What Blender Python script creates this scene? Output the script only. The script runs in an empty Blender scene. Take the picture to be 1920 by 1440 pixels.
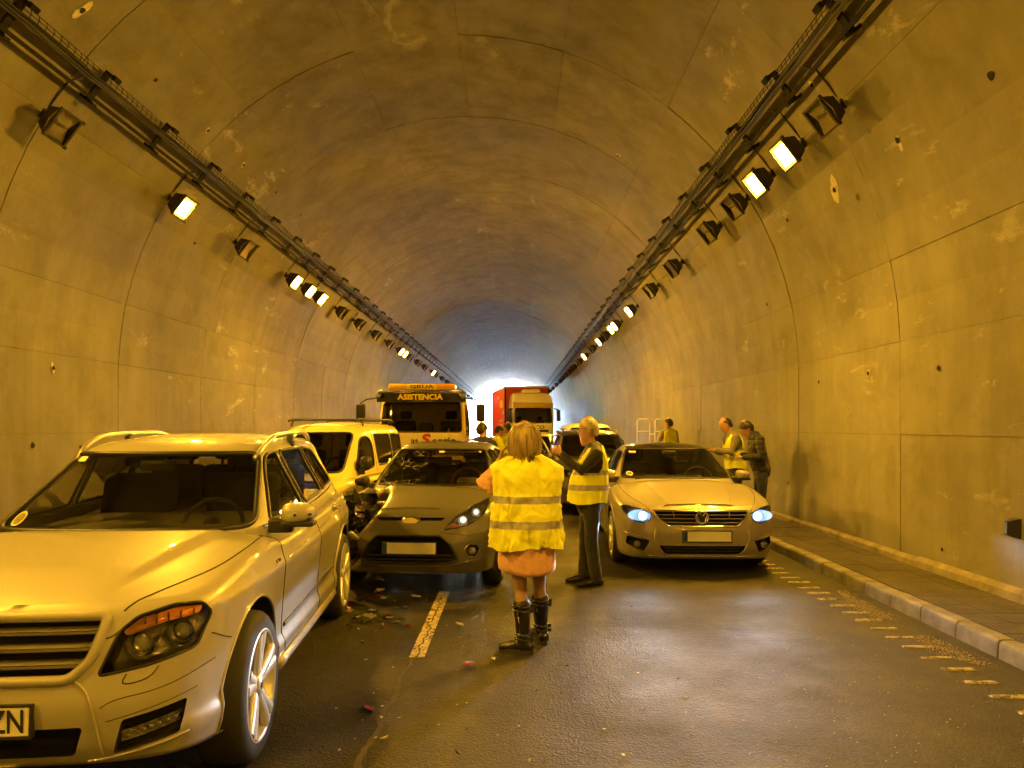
import bpy, bmesh, math, random
import numpy as np
from mathutils import Vector, Matrix, noise
from mathutils.bvhtree import BVHTree

R = math.radians
random.seed(7)
np.random.seed(7)
SC = bpy.context.scene
COL = SC.collection

# ------------------------------------------------------------------ camera
cam_d = bpy.data.cameras.new('camera')
cam = bpy.data.objects.new('camera', cam_d)
COL.objects.link(cam)
cam.location = (0, 0, 1.65)
cam.rotation_euler = (R(90), 0, 0)
cam_d.sensor_width = 36
cam_d.lens = 1380 / 1920 * 36
cam_d.shift_x = -5 / 1920
cam_d.shift_y = 80 / 1920
cam_d.clip_start = 0.05
cam_d.clip_end = 5000
SC.camera = cam

# ------------------------------------------------------------------ world, sun, exposure
SUN_EL, SUN_AZ = R(38), R(205)
w = bpy.data.worlds.new('World')
SC.world = w
w.use_nodes = True
wn = w.node_tree
sky = wn.nodes.new('ShaderNodeTexSky')
sky.sky_type = 'NISHITA'
sky.sun_disc = False
sky.sun_elevation = SUN_EL
sky.sun_rotation = SUN_AZ
sky.ozone_density = 4.0
sky.dust_density = .2
sky.altitude = 2500
wn.links.new(sky.outputs[0], wn.nodes['Background'].inputs[0])
wn.nodes['Background'].inputs[1].default_value = 0.11
sd = bpy.data.lights.new('sun', 'SUN')
sd.energy = 4.0
sd.angle = R(0.5)
sd.color = (1, .95, .88)
sun = bpy.data.objects.new('sun', sd)
COL.objects.link(sun)
sv = Vector((math.sin(SUN_AZ) * math.cos(SUN_EL), math.cos(SUN_AZ) * math.cos(SUN_EL), math.sin(SUN_EL)))
sun.rotation_euler = (-sv).to_track_quat('-Z', 'Y').to_euler()
SC.view_settings.view_transform = 'Standard'
SC.view_settings.look = 'None'
SC.view_settings.exposure = 8.3
SC.view_settings.gamma = 1
SC.view_settings.use_curve_mapping = False
SC.cycles.use_denoising = True
SC.cycles.max_bounces = 6
SC.cycles.use_adaptive_sampling = True
SC.cycles.adaptive_threshold = .03
SC.cycles.diffuse_bounces = 3
SC.cycles.glossy_bounces = 3
SC.cycles.transmission_bounces = 4
SC.cycles.transparent_max_bounces = 12
SC.cycles.sample_clamp_indirect = 4
SC.cycles.caustics_reflective = False
SC.cycles.caustics_refractive = False
LAMP = (1.0, 0.49, 0.03)

# ------------------------------------------------------------------ materials
def hexl(r, g, b):
    f = lambda c: ((c / 255 + .055) / 1.055) ** 2.4 if c > 10 else c / 255 / 12.92
    return (f(r), f(g), f(b))

class Mat:
    """small node builder"""
    def __init__(s, name, col=(.5, .5, .5), rough=.5, metal=0, coat=0, spec=.5, alpha=1, trans=0, sheen=0, sub=0):
        s.m = bpy.data.materials.new(name)
        s.m.use_nodes = True
        s.nt = s.m.node_tree
        s.b = s.nt.nodes['Principled BSDF']
        s.out = s.nt.nodes['Material Output']
        i = s.b.inputs
        i['Base Color'].default_value = (*col, 1)
        i['Roughness'].default_value = rough
        i['Metallic'].default_value = metal
        i['Coat Weight'].default_value = coat
        i['Coat Roughness'].default_value = .04
        i['Specular IOR Level'].default_value = spec
        i['Alpha'].default_value = alpha
        i['Transmission Weight'].default_value = trans
        i['Sheen Weight'].default_value = sheen
        i['Subsurface Weight'].default_value = sub
        s.h = None
    def n(s, t, **kw):
        nd = s.nt.nodes.new('ShaderNode' + t)
        for k, v in kw.items():
            if k.startswith('i_'):
                k = k[2:]
                nd.inputs[int(k) if k.isdigit() else k.replace('_', ' ')].default_value = v
            else:
                setattr(nd, k, v)
        return nd
    def l(s, a, b):
        s.nt.links.new(a, b)
    def coord(s, scale=(1, 1, 1), rot=(0, 0, 0), kind='Object'):
        tc = s.n('TexCoord')
        mp = s.n('Mapping')
        mp.inputs['Scale'].default_value = scale
        mp.inputs['Rotation'].default_value = rot
        s.l(tc.outputs[kind], mp.inputs[0])
        return mp.outputs[0]
    def noise(s, scale, detail=4, rough=.6, vec=None, dist=0):
        nd = s.n('TexNoise')
        nd.inputs['Scale'].default_value = scale
        nd.inputs['Detail'].default_value = detail
        nd.inputs['Roughness'].default_value = rough
        nd.inputs['Distortion'].default_value = dist
        if vec is not None: s.l(vec, nd.inputs['Vector'])
        return nd.outputs['Fac']
    def ramp(s, fac, stops):
        nd = s.n('ValToRGB')
        e = nd.color_ramp.elements
        while len(e) < len(stops): e.new(.5)
        for k, (p, c) in enumerate(stops):
            e[k].position = p
            e[k].color = (*c, 1) if len(c) == 3 else c
        s.l(fac, nd.inputs[0])
        return nd.outputs[0]
    def mix(s, a, b, fac, mode='MIX'):
        nd = s.n('MixRGB', blend_type=mode)
        for sock, v in ((nd.inputs[1], a), (nd.inputs[2], b), (nd.inputs[0], fac)):
            if isinstance(v, (int, float)): sock.default_value = v
            elif isinstance(v, tuple): sock.default_value = (*v, 1) if len(v) == 3 else v
            else: s.l(v, sock)
        return nd.outputs[0]
    def math(s, op, a, b=0.0):
        nd = s.n('Math', operation=op)
        for sock, v in ((nd.inputs[0], a), (nd.inputs[1], b)):
            if isinstance(v, (int, float)): sock.default_value = v
            else: s.l(v, sock)
        return nd.outputs[0]
    def base(s, c): s.l(c, s.b.inputs['Base Color']); return s
    def roughn(s, c): s.l(c, s.b.inputs['Roughness']); return s
    def bump(s, h, strength=.3, dist=.01):
        nd = s.n('Bump')
        nd.inputs['Strength'].default_value = strength
        nd.inputs['Distance'].default_value = dist
        s.l(h, nd.inputs['Height'])
        if s.h is not None: s.l(s.h, nd.inputs['Normal'])
        s.h = nd.outputs[0]
        s.l(s.h, s.b.inputs['Normal'])
        return s

def flat(name, col, rough=.5, metal=0, var=.0, scale=8, bump=0, bscale=40, **kw):
    m = Mat(name, col, rough, metal, **kw)
    if var:
        v = m.coord()
        f = m.noise(scale, 5, .6, v)
        a = tuple(c * (1 - var) for c in col); b = tuple(min(1, c * (1 + var)) for c in col)
        m.base(m.ramp(f, [(.3, a), (.7, b)]))
    if bump:
        m.bump(m.noise(bscale, 4, .6, m.coord()), bump, .01)
    return m.m

def glass(name, tint=(.55, .55, .5), refl=1.0, rough=.02):
    """thin sheet of automotive glass: tinted see-through + Fresnel mirror"""
    m = Mat(name)
    nt = m.nt
    nt.nodes.remove(m.b)
    tr = m.n('BsdfTransparent'); tr.inputs[0].default_value = (*tint, 1)
    gl = m.n('BsdfGlossy'); gl.inputs['Roughness'].default_value = rough
    fr = m.n('Fresnel'); fr.inputs[0].default_value = 1.5
    f = m.math('MULTIPLY', fr.outputs[0], refl)
    mx = m.n('MixShader')
    m.l(f, mx.inputs[0]); m.l(tr.outputs[0], mx.inputs[1]); m.l(gl.outputs[0], mx.inputs[2])
    m.l(mx.outputs[0], m.out.inputs[0])
    return m.m

def emit(name, col, strength):
    m = Mat(name, (.8, .8, .8), .4)
    m.b.inputs['Emission Color'].default_value = (*col, 1)
    m.b.inputs['Emission Strength'].default_value = strength
    return m.m

def paint(name, col, metal=.6, rough=.32, dirt=.06):
    metal *= .5; rough += .10
    m = Mat(name, col, rough, metal, coat=1.0)
    m.b.inputs['Coat Roughness'].default_value = .03
    v = m.coord()
    f = m.noise(3, 6, .65, v)
    a = tuple(c * (1 - dirt) for c in col)
    low = m.n('SeparateXYZ'); m.l(v, low.inputs[0])
    d = m.ramp(low.outputs[2], [(.25, (1, 1, 1)), (.6, (0, 0, 0))])
    dn = m.math('MULTIPLY', d, m.ramp(m.noise(14, 6, .7, v), [(.4, (0, 0, 0)), (.75, (.6, .6, .6))]))
    c1 = m.mix(a, col, f)
    m.base(m.mix(c1, (.12, .1, .08), dn))
    m.roughn(m.math('ADD', m.math('MULTIPLY', f, .12), rough - .06))
    fl = m.noise(900, 2, .5, v)
    m.bump(fl, .02, .002)
    return m.m

M = {}
M['black'] = flat('black_plastic', (.018, .018, .018), .5, bump=.1, bscale=300)
M['seal'] = flat('rubber_seal', (.012, .012, .012), .45)
M['gap'] = flat('shut_line', (.01, .009, .008), .8)
M['tyre'] = flat('tyre_rubber', (.022, .021, .02), .75, bump=.2, bscale=60)
M['rim'] = flat('alloy_rim', (.58, .58, .57), .38, .45, var=.08)
M['rimdark'] = flat('brake_dark', (.06, .055, .05), .6, .3)
M['chrome'] = flat('chrome', (.78, .78, .78), .12, 1.0)
M['darkchrome'] = flat('dark_reflector', (.34, .33, .31), .2, 1.0, var=.5, scale=30, bump=.8, bscale=45)
M['interior'] = flat('interior_fabric', (.022, .021, .02), .85, bump=.2, bscale=200)
M['glass'] = glass('window_glass', (.68, .68, .62), .9)
M['glassdark'] = glass('tinted_glass', (.16, .16, .15), .9)
M['lens'] = glass('lamp_lens', (.9, .9, .9), 1.0)
M['amber'] = Mat('amber_lens', (.72, .27, .05), .25, coat=1, spec=.8).m
M['plate'] = flat('plate_white', (.72, .72, .68), .35, var=.05)
M['euro'] = flat('plate_blue', (.02, .05, .35), .4)
M['ink'] = flat('plate_ink', (.02, .02, .02), .4)
M['bulbglass'] = Mat('projector_lens', (.5, .52, .55), .05, 0, spec=1, coat=1).m

# ------------------------------------------------------------------ object helpers
def link(o, parent=None):
    COL.objects.link(o)
    if parent is not None: o.parent = parent
    return o

def obj(name, V, F, mat, parent=None, smooth=False, loc=None):
    me = bpy.data.meshes.new(name)
    me.from_pydata([tuple(v) for v in V], [], [tuple(f) for f in F])
    me.materials.append(mat)
    if smooth: me.polygons.foreach_set('use_smooth', [True] * len(me.polygons))
    o = bpy.data.objects.new(name, me)
    if loc is not None: o.location = loc
    return link(o, parent)

def bobj(name, bm, mat, parent=None, smooth=False):
    me = bpy.data.meshes.new(name)
    bm.to_mesh(me); bm.free()
    me.materials.append(mat)
    if smooth: me.polygons.foreach_set('use_smooth', [True] * len(me.polygons))
    return link(bpy.data.objects.new(name, me), parent)

def tag(o, label=None, cat=None, group=None, kind=None):
    if label: o['label'] = label
    if cat: o['category'] = cat
    if group: o['group'] = group
    if kind: o['kind'] = kind
    return o

def empty(name, loc=(0, 0, 0), yaw=0, label=None, cat=None, group=None):
    o = bpy.data.objects.new(name, None)
    o.empty_display_size = .2
    o.location = loc; o.rotation_euler = (0, 0, yaw)
    link(o)
    return tag(o, label, cat, group)

def copy_tree(o, parent=None):
    c = o.copy(); link(c); c.parent = parent
    for ch in list(o.children): copy_tree(ch, c)
    return c

BOXF = [(0, 3, 2, 1), (4, 5, 6, 7), (0, 1, 5, 4), (1, 2, 6, 5), (2, 3, 7, 6), (3, 0, 4, 7)]
def boxv(x0, x1, y0, y1, z0, z1):
    return [(x0, y0, z0), (x1, y0, z0), (x1, y1, z0), (x0, y1, z0), (x0, y0, z1), (x1, y0, z1), (x1, y1, z1), (x0, y1, z1)]

class MB:
    """collects shapes for one mesh"""
    def __init__(s): s.V = []; s.F = []
    def add(s, V, F):
        k = len(s.V); s.V += [tuple(v) for v in V]; s.F += [tuple(i + k for i in f) for f in F]; return s
    def box(s, *a): return s.add(boxv(*a), BOXF)
    def rbox(s, x0, x1, y0, y1, z0, z1, r=.01, seg=2):
        bm = bmesh.new(); bmesh.ops.create_cube(bm, size=1)
        for v in bm.verts:
            v.co = ((x0 + x1) / 2 + v.co.x * (x1 - x0), (y0 + y1) / 2 + v.co.y * (y1 - y0), (z0 + z1) / 2 + v.co.z * (z1 - z0))
        bmesh.ops.bevel(bm, geom=list(bm.edges), offset=r, segments=seg, affect='EDGES', profile=.5)
        bm.verts.index_update()
        s.add([v.co[:] for v in bm.verts], [[v.index for v in f.verts] for f in bm.faces]); bm.free(); return s
    def tube(s, pts, r, k=6, closed=False, cap=True):
        V, F = tube(pts, r, k, closed, cap); return s.add(V, F)
    def lathe(s, prof, k=24, axis='x', c=(0, 0, 0)):
        V = []; n = len(prof)
        for j in range(k):
            a = 2 * math.pi * j / k
            for (t, rr) in prof:
                u, v = rr * math.cos(a), rr * math.sin(a)
                p = {'x': (t, u, v), 'y': (u, t, v), 'z': (u, v, t)}[axis]
                V.append((p[0] + c[0], p[1] + c[1], p[2] + c[2]))
        F = [(j * n + i, j * n + i + 1, ((j + 1) % k) * n + i + 1, ((j + 1) % k) * n + i) for j in range(k) for i in range(n - 1)]
        return s.add(V, F)
    def xf(s, m):
        s.V = [tuple(m @ Vector(v)) for v in s.V]; return s
    def build(s, name, mat, parent=None, smooth=False): return obj(name, s.V, s.F, mat, parent, smooth)

def tube(pts, r, k=6, closed=False, cap=True):
    P = [Vector(p) for p in pts]; n = len(P)
    rs = r if hasattr(r, '__len__') else [r] * n
    V = []; up = None
    for i in range(n):
        a = P[i - 1] if (i > 0 or closed) else P[i]
        b = P[(i + 1) % n] if (i < n - 1 or closed) else P[i]
        t = (b - a)
        t = t.normalized() if t.length > 1e-9 else Vector((0, 1, 0))
        if up is None: up = Vector((0, 0, 1)) if abs(t.z) < .9 else Vector((1, 0, 0))
        sd_ = t.cross(up)
        if sd_.length < 1e-6: sd_ = t.cross(Vector((1, .3, 0)))
        sd_.normalize(); up = sd_.cross(t).normalized()
        for j in range(k):
            an = 2 * math.pi * j / k
            V.append(P[i] + (sd_ * math.cos(an) + up * math.sin(an)) * rs[i])
    F = []
    for i in range(n if closed else n - 1):
        i2 = (i + 1) % n
        for j in range(k):
            j2 = (j + 1) % k
            F.append((i * k + j, i * k + j2, i2 * k + j2, i2 * k + j))
    if cap and not closed:
        F.append(tuple(range(k - 1, -1, -1))); F.append(tuple((n - 1) * k + j for j in range(k)))
    return V, F

def pch(xs, ys):
    """monotone cubic interpolation"""
    x = np.array(xs, float); y = np.array(ys, float)
    h = np.diff(x); d = np.diff(y) / h
    m = np.zeros_like(y)
    for i in range(1, len(x) - 1):
        if d[i - 1] * d[i] > 0:
            w1 = 2 * h[i] + h[i - 1]; w2 = h[i] + 2 * h[i - 1]
            m[i] = (w1 + w2) / (w1 / d[i - 1] + w2 / d[i])
    m[0] = d[0]; m[-1] = d[-1]
    def f(q):
        q = np.clip(np.asarray(q, float), x[0], x[-1])
        i = np.clip(np.searchsorted(x, q) - 1, 0, len(x) - 2)
        t = (q - x[i]) / h[i]
        return ((2 * t ** 3 - 3 * t ** 2 + 1) * y[i] + (t ** 3 - 2 * t ** 2 + t) * h[i] * m[i]
                + (-2 * t ** 3 + 3 * t ** 2) * y[i + 1] + (t ** 3 - t ** 2) * h[i] * m[i + 1])
    return f

def chaikin(P, it=3):
    P = [np.array(p, float) for p in P]
    for _ in range(it):
        Q = [P[0]]
        for a, b in zip(P[:-1], P[1:]):
            Q += [a * .75 + b * .25, a * .25 + b * .75]
        Q.append(P[-1]); P = Q
    return np.array(P)

def resample(P, n):
    P = np.asarray(P, float)
    d = np.r_[0, np.cumsum(np.linalg.norm(np.diff(P, axis=0), axis=1))]
    s = np.linspace(0, d[-1], n)
    return np.stack([np.interp(s, d, P[:, k]) for k in range(P.shape[1])], 1)

def rpoly(pts, r=.03, n=4):
    """polygon with rounded corners; a point may carry its own radius as third value"""
    out = []; m = len(pts)
    for i in range(m):
        p = Vector(pts[i][:2]); a = Vector(pts[i - 1][:2]); b = Vector(pts[(i + 1) % m][:2])
        rr = pts[i][2] if len(pts[i]) > 2 else r
        da, db = (a - p), (b - p)
        t = min(rr, da.length * .45, db.length * .45)
        if t < 1e-4: out.append((p.x, p.y)); continue
        p0, p1 = p + da.normalized() * t, p + db.normalized() * t
        for k in range(n + 1):
            u = k / n
            q = p0 * (1 - u) ** 2 + p * 2 * u * (1 - u) + p1 * u ** 2
            out.append((q.x, q.y))
    return out

def dense(pts, step=.03, closed=True):
    out = []; m = len(pts)
    for i in range(m if closed else m - 1):
        a = np.array(pts[i]); b = np.array(pts[(i + 1) % m])
        k = max(1, int(np.linalg.norm(b - a) / step))
        for j in range(k): out.append(tuple(a + (b - a) * j / k))
    if not closed: out.append(tuple(pts[-1]))
    return out

def inpoly(x, y, poly):
    c = False; j = len(poly) - 1
    for i in range(len(poly)):
        xi, yi = poly[i]; xj, yj = poly[j]
        if (yi > y) != (yj > y) and x < (xj - xi) * (y - yi) / (yj - yi) + xi: c = not c
        j = i
    return c

def text_mesh(name, body, size, mat, parent, loc, rot, depth=.004, bold=0.0, shear=0.0, align='CENTER', sx=1.0):
    cu = bpy.data.curves.new(name, 'FONT')
    cu.body = body; cu.size = size; cu.extrude = depth; cu.align_x = align; cu.align_y = 'CENTER'
    cu.offset = bold; cu.shear = shear; cu.resolution_u = 3
    t = bpy.data.objects.new('tmp', cu)
    me = bpy.data.meshes.new_from_object(t)
    bpy.data.objects.remove(t)
    me.name = name
    me.materials.clear(); me.materials.append(mat)
    o = bpy.data.objects.new(name, me)
    o.location = loc; o.rotation_euler = rot; o.scale = (sx, 1, 1)
    return link(o, parent)

# ------------------------------------------------------------------ shells: vehicle bodies lofted from plan rings
class Shell:
    def __init__(s, plan, n, levels, zt, zb, side, front, rear, wf, wr, rtop=.04, m=20, deform=None, chk=3, bottom=True):
        half = resample(chaikin(plan, chk), n + 1)
        X0, Y0 = half[:, 0], half[:, 1]
        W = X0.max()
        rings = []
        for c in levels:
            x, y = X0.copy(), Y0.copy()
            z = None
            for _ in range(3):
                top, bot = zt(x, y), zb(x, y)
                z = bot + c * (top - bot)
                d = np.maximum(top - z, 0)
                rin = np.where(d < rtop, rtop - np.sqrt(np.maximum(rtop ** 2 - (rtop - d) ** 2, 0)), 0)
                x = X0 * (1 - (side(z, Y0) + rin) / W)
                y = Y0 + (front(z) + rin) * wf(Y0) - (rear(z) + rin) * wr(Y0)
            top, bot = zt(x, y), zb(x, y)
            z = bot + c * (top - bot)
            rings.append(np.stack([x, y, z], 1))
        L = len(levels); N = 2 * n
        V = []
        for r in rings:
            full = np.concatenate([r, r[1:-1][::-1] * np.array([-1, 1, 1])])
            V.append(full)
        V = np.concatenate(V)
        F = []
        for k in range(L - 1):
            for i in range(N):
                j = (i + 1) % N
                F.append((k * N + i, k * N + j, (k + 1) * N + j, (k + 1) * N + i))
        Vl = [tuple(v) for v in V]
        def cap(k, zf, flip):
            base = k * N
            rows = []
            for i in range(n + 1):
                a = base + i; b = base + (0 if i == 0 else (n if i == n else N - i))
                if i in (0, n): rows.append([a] * (m + 1)); continue
                xa, ya = V[a][0], V[a][1]
                row = [a]
                for t in range(1, m):
                    xx = xa * (1 - 2 * t / m)
                    row.append(len(Vl)); Vl.append((xx, ya, float(zf(np.array([xx]), np.array([ya]))[0])))
                row.append(b); rows.append(row)
            for i in range(n):
                for t in range(m):
                    f = [rows[i][t], rows[i][t + 1], rows[i + 1][t + 1], rows[i + 1][t]]
                    g = []
                    for q in f:
                        if q not in g: g.append(q)
                    if len(g) > 2: F.append(tuple(g if flip else g[::-1]))
        cap(L - 1, zt, True)
        if bottom: cap(0, zb, False)
        Vl = np.array(Vl)
        if deform is not None: Vl = deform(Vl)
        s.bm = bmesh.new()
        bv = [s.bm.verts.new(v) for v in Vl]
        for f in F:
            try: s.bm.faces.new([bv[i] for i in f])
            except ValueError: pass
        bmesh.ops.recalc_face_normals(s.bm, faces=s.bm.faces)
        s.bm.normal_update()
        s.bvh = BVHTree.FromBMesh(s.bm)
    AX = {'x': (1, 2), 'y': (0, 2), 'z': (0, 1)}
    def hit(s, axis, a, b, sign):
        """project plane point (a,b) along the axis; sign -1: seen from the negative side"""
        o = {'x': Vector((9 * sign, a, b)), 'y': Vector((a, 9 * sign, b)), 'z': Vector((a, b, 9 * sign))}[axis]
        d = {'x': Vector((-sign, 0, 0)), 'y': Vector((0, -sign, 0)), 'z': Vector((0, 0, -sign))}[axis]
        p, nrm, idx, dist = s.bvh.ray_cast(o, d)
        if p is None:
            p, nrm, idx, dist = s.bvh.find_nearest({'x': Vector((sign * .7, a, b)), 'y': Vector((a, sign * -.2 if sign < 0 else 4, b)), 'z': Vector((a, b, 1))}[axis])
        return p, nrm
    def cut(s, poly, axis, sign, keep=None, cell=.06):
        """split the shell along the outline and return the faces inside it"""
        ia, ib = s.AX[axis]; ic = {'x': 0, 'y': 1, 'z': 2}[axis]
        bm = s.bm
        pa = [p[0] for p in poly]; pb = [p[1] for p in poly]
        lo = (min(pa) - cell, min(pb) - cell); hi = (max(pa) + cell, max(pb) + cell)
        def cand():
            out = []
            for f in bm.faces:
                c = f.calc_center_median()
                if lo[0] < c[ia] < hi[0] and lo[1] < c[ib] < hi[1] and f.normal[ic] * sign > .05 and c[ic] * sign > (0 if axis == 'x' else -99):
                    if keep is None or keep(c, f.normal): out.append(f)
            return out
        fs = cand()
        for i in range(len(poly)):
            a = Vector(poly[i]); b = Vector(poly[(i + 1) % len(poly)])
            e = b - a
            if e.length < 1e-5: continue
            e.normalize()
            near = []
            for f in fs:
                if not f.is_valid: continue
                us = []; vs = []
                for v in f.verts:
                    q = Vector((v.co[ia], v.co[ib])) - a
                    us.append(q.dot(e)); vs.append(q.x * e.y - q.y * e.x)
                if min(vs) < -1e-6 and max(vs) > 1e-6 and max(us) > -.004 and min(us) < (b - a).length + .004: near.append(f)
            if not near: continue
            co = [0, 0, 0]; no = [0, 0, 0]
            co[ia], co[ib] = a.x, a.y; no[ia], no[ib] = e.y, -e.x
            geom = set(near)
            for f in near: geom.update(f.edges); geom.update(f.verts)
            r = bmesh.ops.bisect_plane(bm, geom=list(geom), dist=1e-6, plane_co=co, plane_no=no)
            fs = [f for f in fs if f.is_valid] + [g for g in r['geom'] if isinstance(g, bmesh.types.BMFace) and g not in near]
            fs = list(dict.fromkeys(fs))
        bm.normal_update()
        return [f for f in cand() if inpoly(f.calc_center_median()[ia], f.calc_center_median()[ib], poly)]
    def take(s, faces, name, mat, parent, off=0.0, delete=True, thick=0.0):
        """lift faces out as an object of their own"""
        vs = {}; V = []; F = []
        for f in faces:
            g = []
            for v in f.verts:
                if v not in vs:
                    vs[v] = len(V); V.append(v.co + v.normal * off)
                g.append(vs[v])
            F.append(g)
        if thick:
            k = len(V); nv = list(vs.keys())
            V += [V[i] - nv[i].normal * thick for i in range(k)]
            ec = {}
            for g in list(F):
                for a, b in zip(g, g[1:] + g[:1]): ec[(a, b)] = 1
            F2 = [[i + k for i in g[::-1]] for g in F]
            F2 += [[b, a, a + k, b + k] for (a, b) in ec if (b, a) not in ec]
            F += F2
        if delete: bmesh.ops.delete(s.bm, geom=faces, context='FACES')
        return obj(name, V, F, mat, parent, True) if V else None
    def outline(s, poly, axis, sign, step=.03, closed=True, off=0.0):
        P = []
        for a, b in dense(poly, step, closed):
            p, nn = s.hit(axis, a, b, sign)
            P.append(p + nn * off)
        return P
    def seal(s, poly, axis, sign, name, mat, parent, r=.01, closed=True, step=.03, off=0.0, k=6):
        V, F = tube(s.outline(poly, axis, sign, step, closed, off), r, k, closed)
        return obj(name, V, F, mat, parent, True)
    def recess(s, poly, axis, sign, depth, name, mat, parent, step=.04, back=True):
        """walls and back of an opening, running inwards along the axis"""
        P = s.outline(poly, axis, sign, step)
        n = len(P)
        d = {'x': Vector((-sign * depth, 0, 0)), 'y': Vector((0, -sign * depth, 0)), 'z': Vector((0, 0, -sign * depth))}[axis]
        V = [tuple(p) for p in P] + [tuple(p + d) for p in P]
        F = [(i, (i + 1) % n, (i + 1) % n + n, i + n) for i in range(n)]
        if back:
            c = sum((p + d for p in P), Vector()) / n
            V.append(tuple(c)); F += [(i + n, (i + 1) % n + n, 2 * n) for i in range(n)]
        return obj(name, V, F, mat, parent, False)
    def finish(s, name, mat, parent):
        return bobj(name, s.bm, mat, parent, True)
# ------------------------------------------------------------------ tunnel
AXX, RAD, ZS = -0.87, 5.27, 2.45
Y0T, Y1T = -110.0, 101.4
KX, WX, PZ = 3.44, AXX + RAD, 0.13

def concrete():
    m = Mat('tunnel_concrete', (.36, .33, .29), .85)
    v = m.coord()
    big = m.noise(.35, 4, .6, v)
    c = m.ramp(big, [(.3, (.19, .182, .168)), (.55, (.265, .255, .236)), (.75, (.33, .318, .295))])
    # drip streaks running down the wall
    st = m.noise(1.0, 4, .7, m.coord((2.2, 2.2, .22)))
    c = m.mix(c, m.ramp(st, [(.38, (.74, .71, .66)), (.60, (1, 1, 1))]), .5, 'MULTIPLY')
    # damp blotches
    bl = m.noise(1.3, 5, .7, v, .3)
    c = m.mix(c, m.ramp(bl, [(.36, (.66, .63, .57)), (.52, (1, 1, 1)), (.72, (1.1, 1.08, 1.05))]), .45, 'MULTIPLY')
    # pale efflorescence, flaked patches
    ef = m.noise(1.0, 5, .72, m.coord((1.6, .9, 2.4)), .4)
    reg = m.ramp(m.noise(.16, 2, .5, v), [(.50, (0, 0, 0)), (.62, (1, 1, 1))])
    efm = m.math('MULTIPLY', m.ramp(ef, [(.60, (0, 0, 0)), (.68, (.8, .8, .8))]), reg)
    c = m.mix(c, (.56, .53, .47), efm)
    # small dark pits
    vo = m.n('TexVoronoi'); vo.inputs['Scale'].default_value = .9
    m.l(v, vo.inputs['Vector'])
    pit = m.ramp(vo.outputs['Distance'], [(.03, (1, 1, 1)), (.05, (0, 0, 0))])
    pit = m.math('MULTIPLY', pit, m.ramp(m.noise(1.1, 2, .5, v), [(.55, (0, 0, 0)), (.57, (1, 1, 1))]))
    c = m.mix(c, (.08, .07, .055), pit)
    # ceiling shade painted into the colour, deepening towards the crown
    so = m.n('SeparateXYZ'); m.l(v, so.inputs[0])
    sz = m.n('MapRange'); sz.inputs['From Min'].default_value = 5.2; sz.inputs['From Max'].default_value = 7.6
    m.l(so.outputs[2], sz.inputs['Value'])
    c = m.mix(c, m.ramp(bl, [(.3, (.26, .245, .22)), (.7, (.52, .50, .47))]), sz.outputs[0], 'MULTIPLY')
    # tone of each pour
    oi = m.n('ObjectInfo')
    tone = m.ramp(oi.outputs['Random'], [(0, (.90, .90, .90)), (1, (1.0, 1.0, 1.0))])
    c = m.mix(c, tone, 1.0, 'MULTIPLY')
    m.base(c)
    m.roughn(m.ramp(big, [(.3, (.72, .72, .72)), (.7, (.9, .9, .9))]))
    m.bump(m.noise(4, 5, .75, v), .3, .02)
    return m.m
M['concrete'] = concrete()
M['joint'] = flat('joint_dark', (.10, .088, .072), .9, var=.3, scale=3)  # dark tone of the joint backing, bedding and cracks
M['steel'] = flat('galvanised_dark', (.016, .014, .012), .8, .0, spec=.15, var=.35, scale=10)
M['cable'] = flat('cable_black', (.02, .018, .016), .6)
M['lamphouse'] = flat('lamp_housing', (.055, .05, .045), .55, .3, var=.3)

def section():
    """half-section stations of the lining: (point, inward normal) along the arc, wall to wall"""
    st = [('w', .0), ('w', 1.56 - PZ), ('w', ZS - PZ)]
    return st
bands = []   # each band: function u in 0..1 -> (x, z, nx, nz)
def wallband(sgn, z0, z1):
    return lambda u: (AXX + sgn * RAD, z0 + (z1 - z0) * u, -sgn, 0.0)
def arcband(a0, a1):
    return lambda u: (AXX + RAD * math.cos(a0 + (a1 - a0) * u), ZS + RAD * math.sin(a0 + (a1 - a0) * u), -math.cos(a0 + (a1 - a0) * u), -math.sin(a0 + (a1 - a0) * u))
ARC = [0, 12, 32, 52, 72, 90, 108, 128, 148, 168, 180]
bands += [(wallband(1, -.05, 1.56), 1), (wallband(1, 1.56, 2.62), 1)]
bands += [(arcband(math.asin(.17 / RAD), R(12)), 2)]
bands += [(arcband(R(a), R(b)), 4) for a, b in zip(ARC[1:-2], ARC[2:-1])]
bands += [(arcband(R(168), math.pi - math.asin(.17 / RAD)), 2), (wallband(-1, 2.62, 1.56), 1), (wallband(-1, 1.56, -.05), 1)]

def panel(fn, seg, y0, y1, gap=.0075, th=.035, dr=0.0):
    V = []; F = []
    def arc_pts():
        a = fn(0); b = fn(1); m_ = fn(.5)
        ln = math.dist(a[:2], b[:2])
        g = .0018
        return [g / ln + (1 - 2 * g / ln) * k / seg for k in range(seg + 1)]
    us = arc_pts()
    for (y, back) in ((y0 + gap, 0), (y1 - gap, 0), (y0 + gap, 1), (y1 - gap, 1)):
        for u in us:
            x, z, nx, nz = fn(u)
            d = dr - (th if back else 0)
            V.append((x + nx * d, y, z + nz * d))
    n = seg + 1
    for k in range(seg):
        F.append((k, k + 1, n + k + 1, n + k))
        F.append((k, 2 * n + k, 2 * n + k + 1, k + 1))
        F.append((n + k, n + k + 1, 3 * n + k + 1, 3 * n + k))
    F.append((0, n, 3 * n, 2 * n)); F.append((seg, 2 * n + seg, 3 * n + seg, n + seg))
    return V, F

lining = empty('tunnel_lining')
tag(lining, kind='structure')
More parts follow.
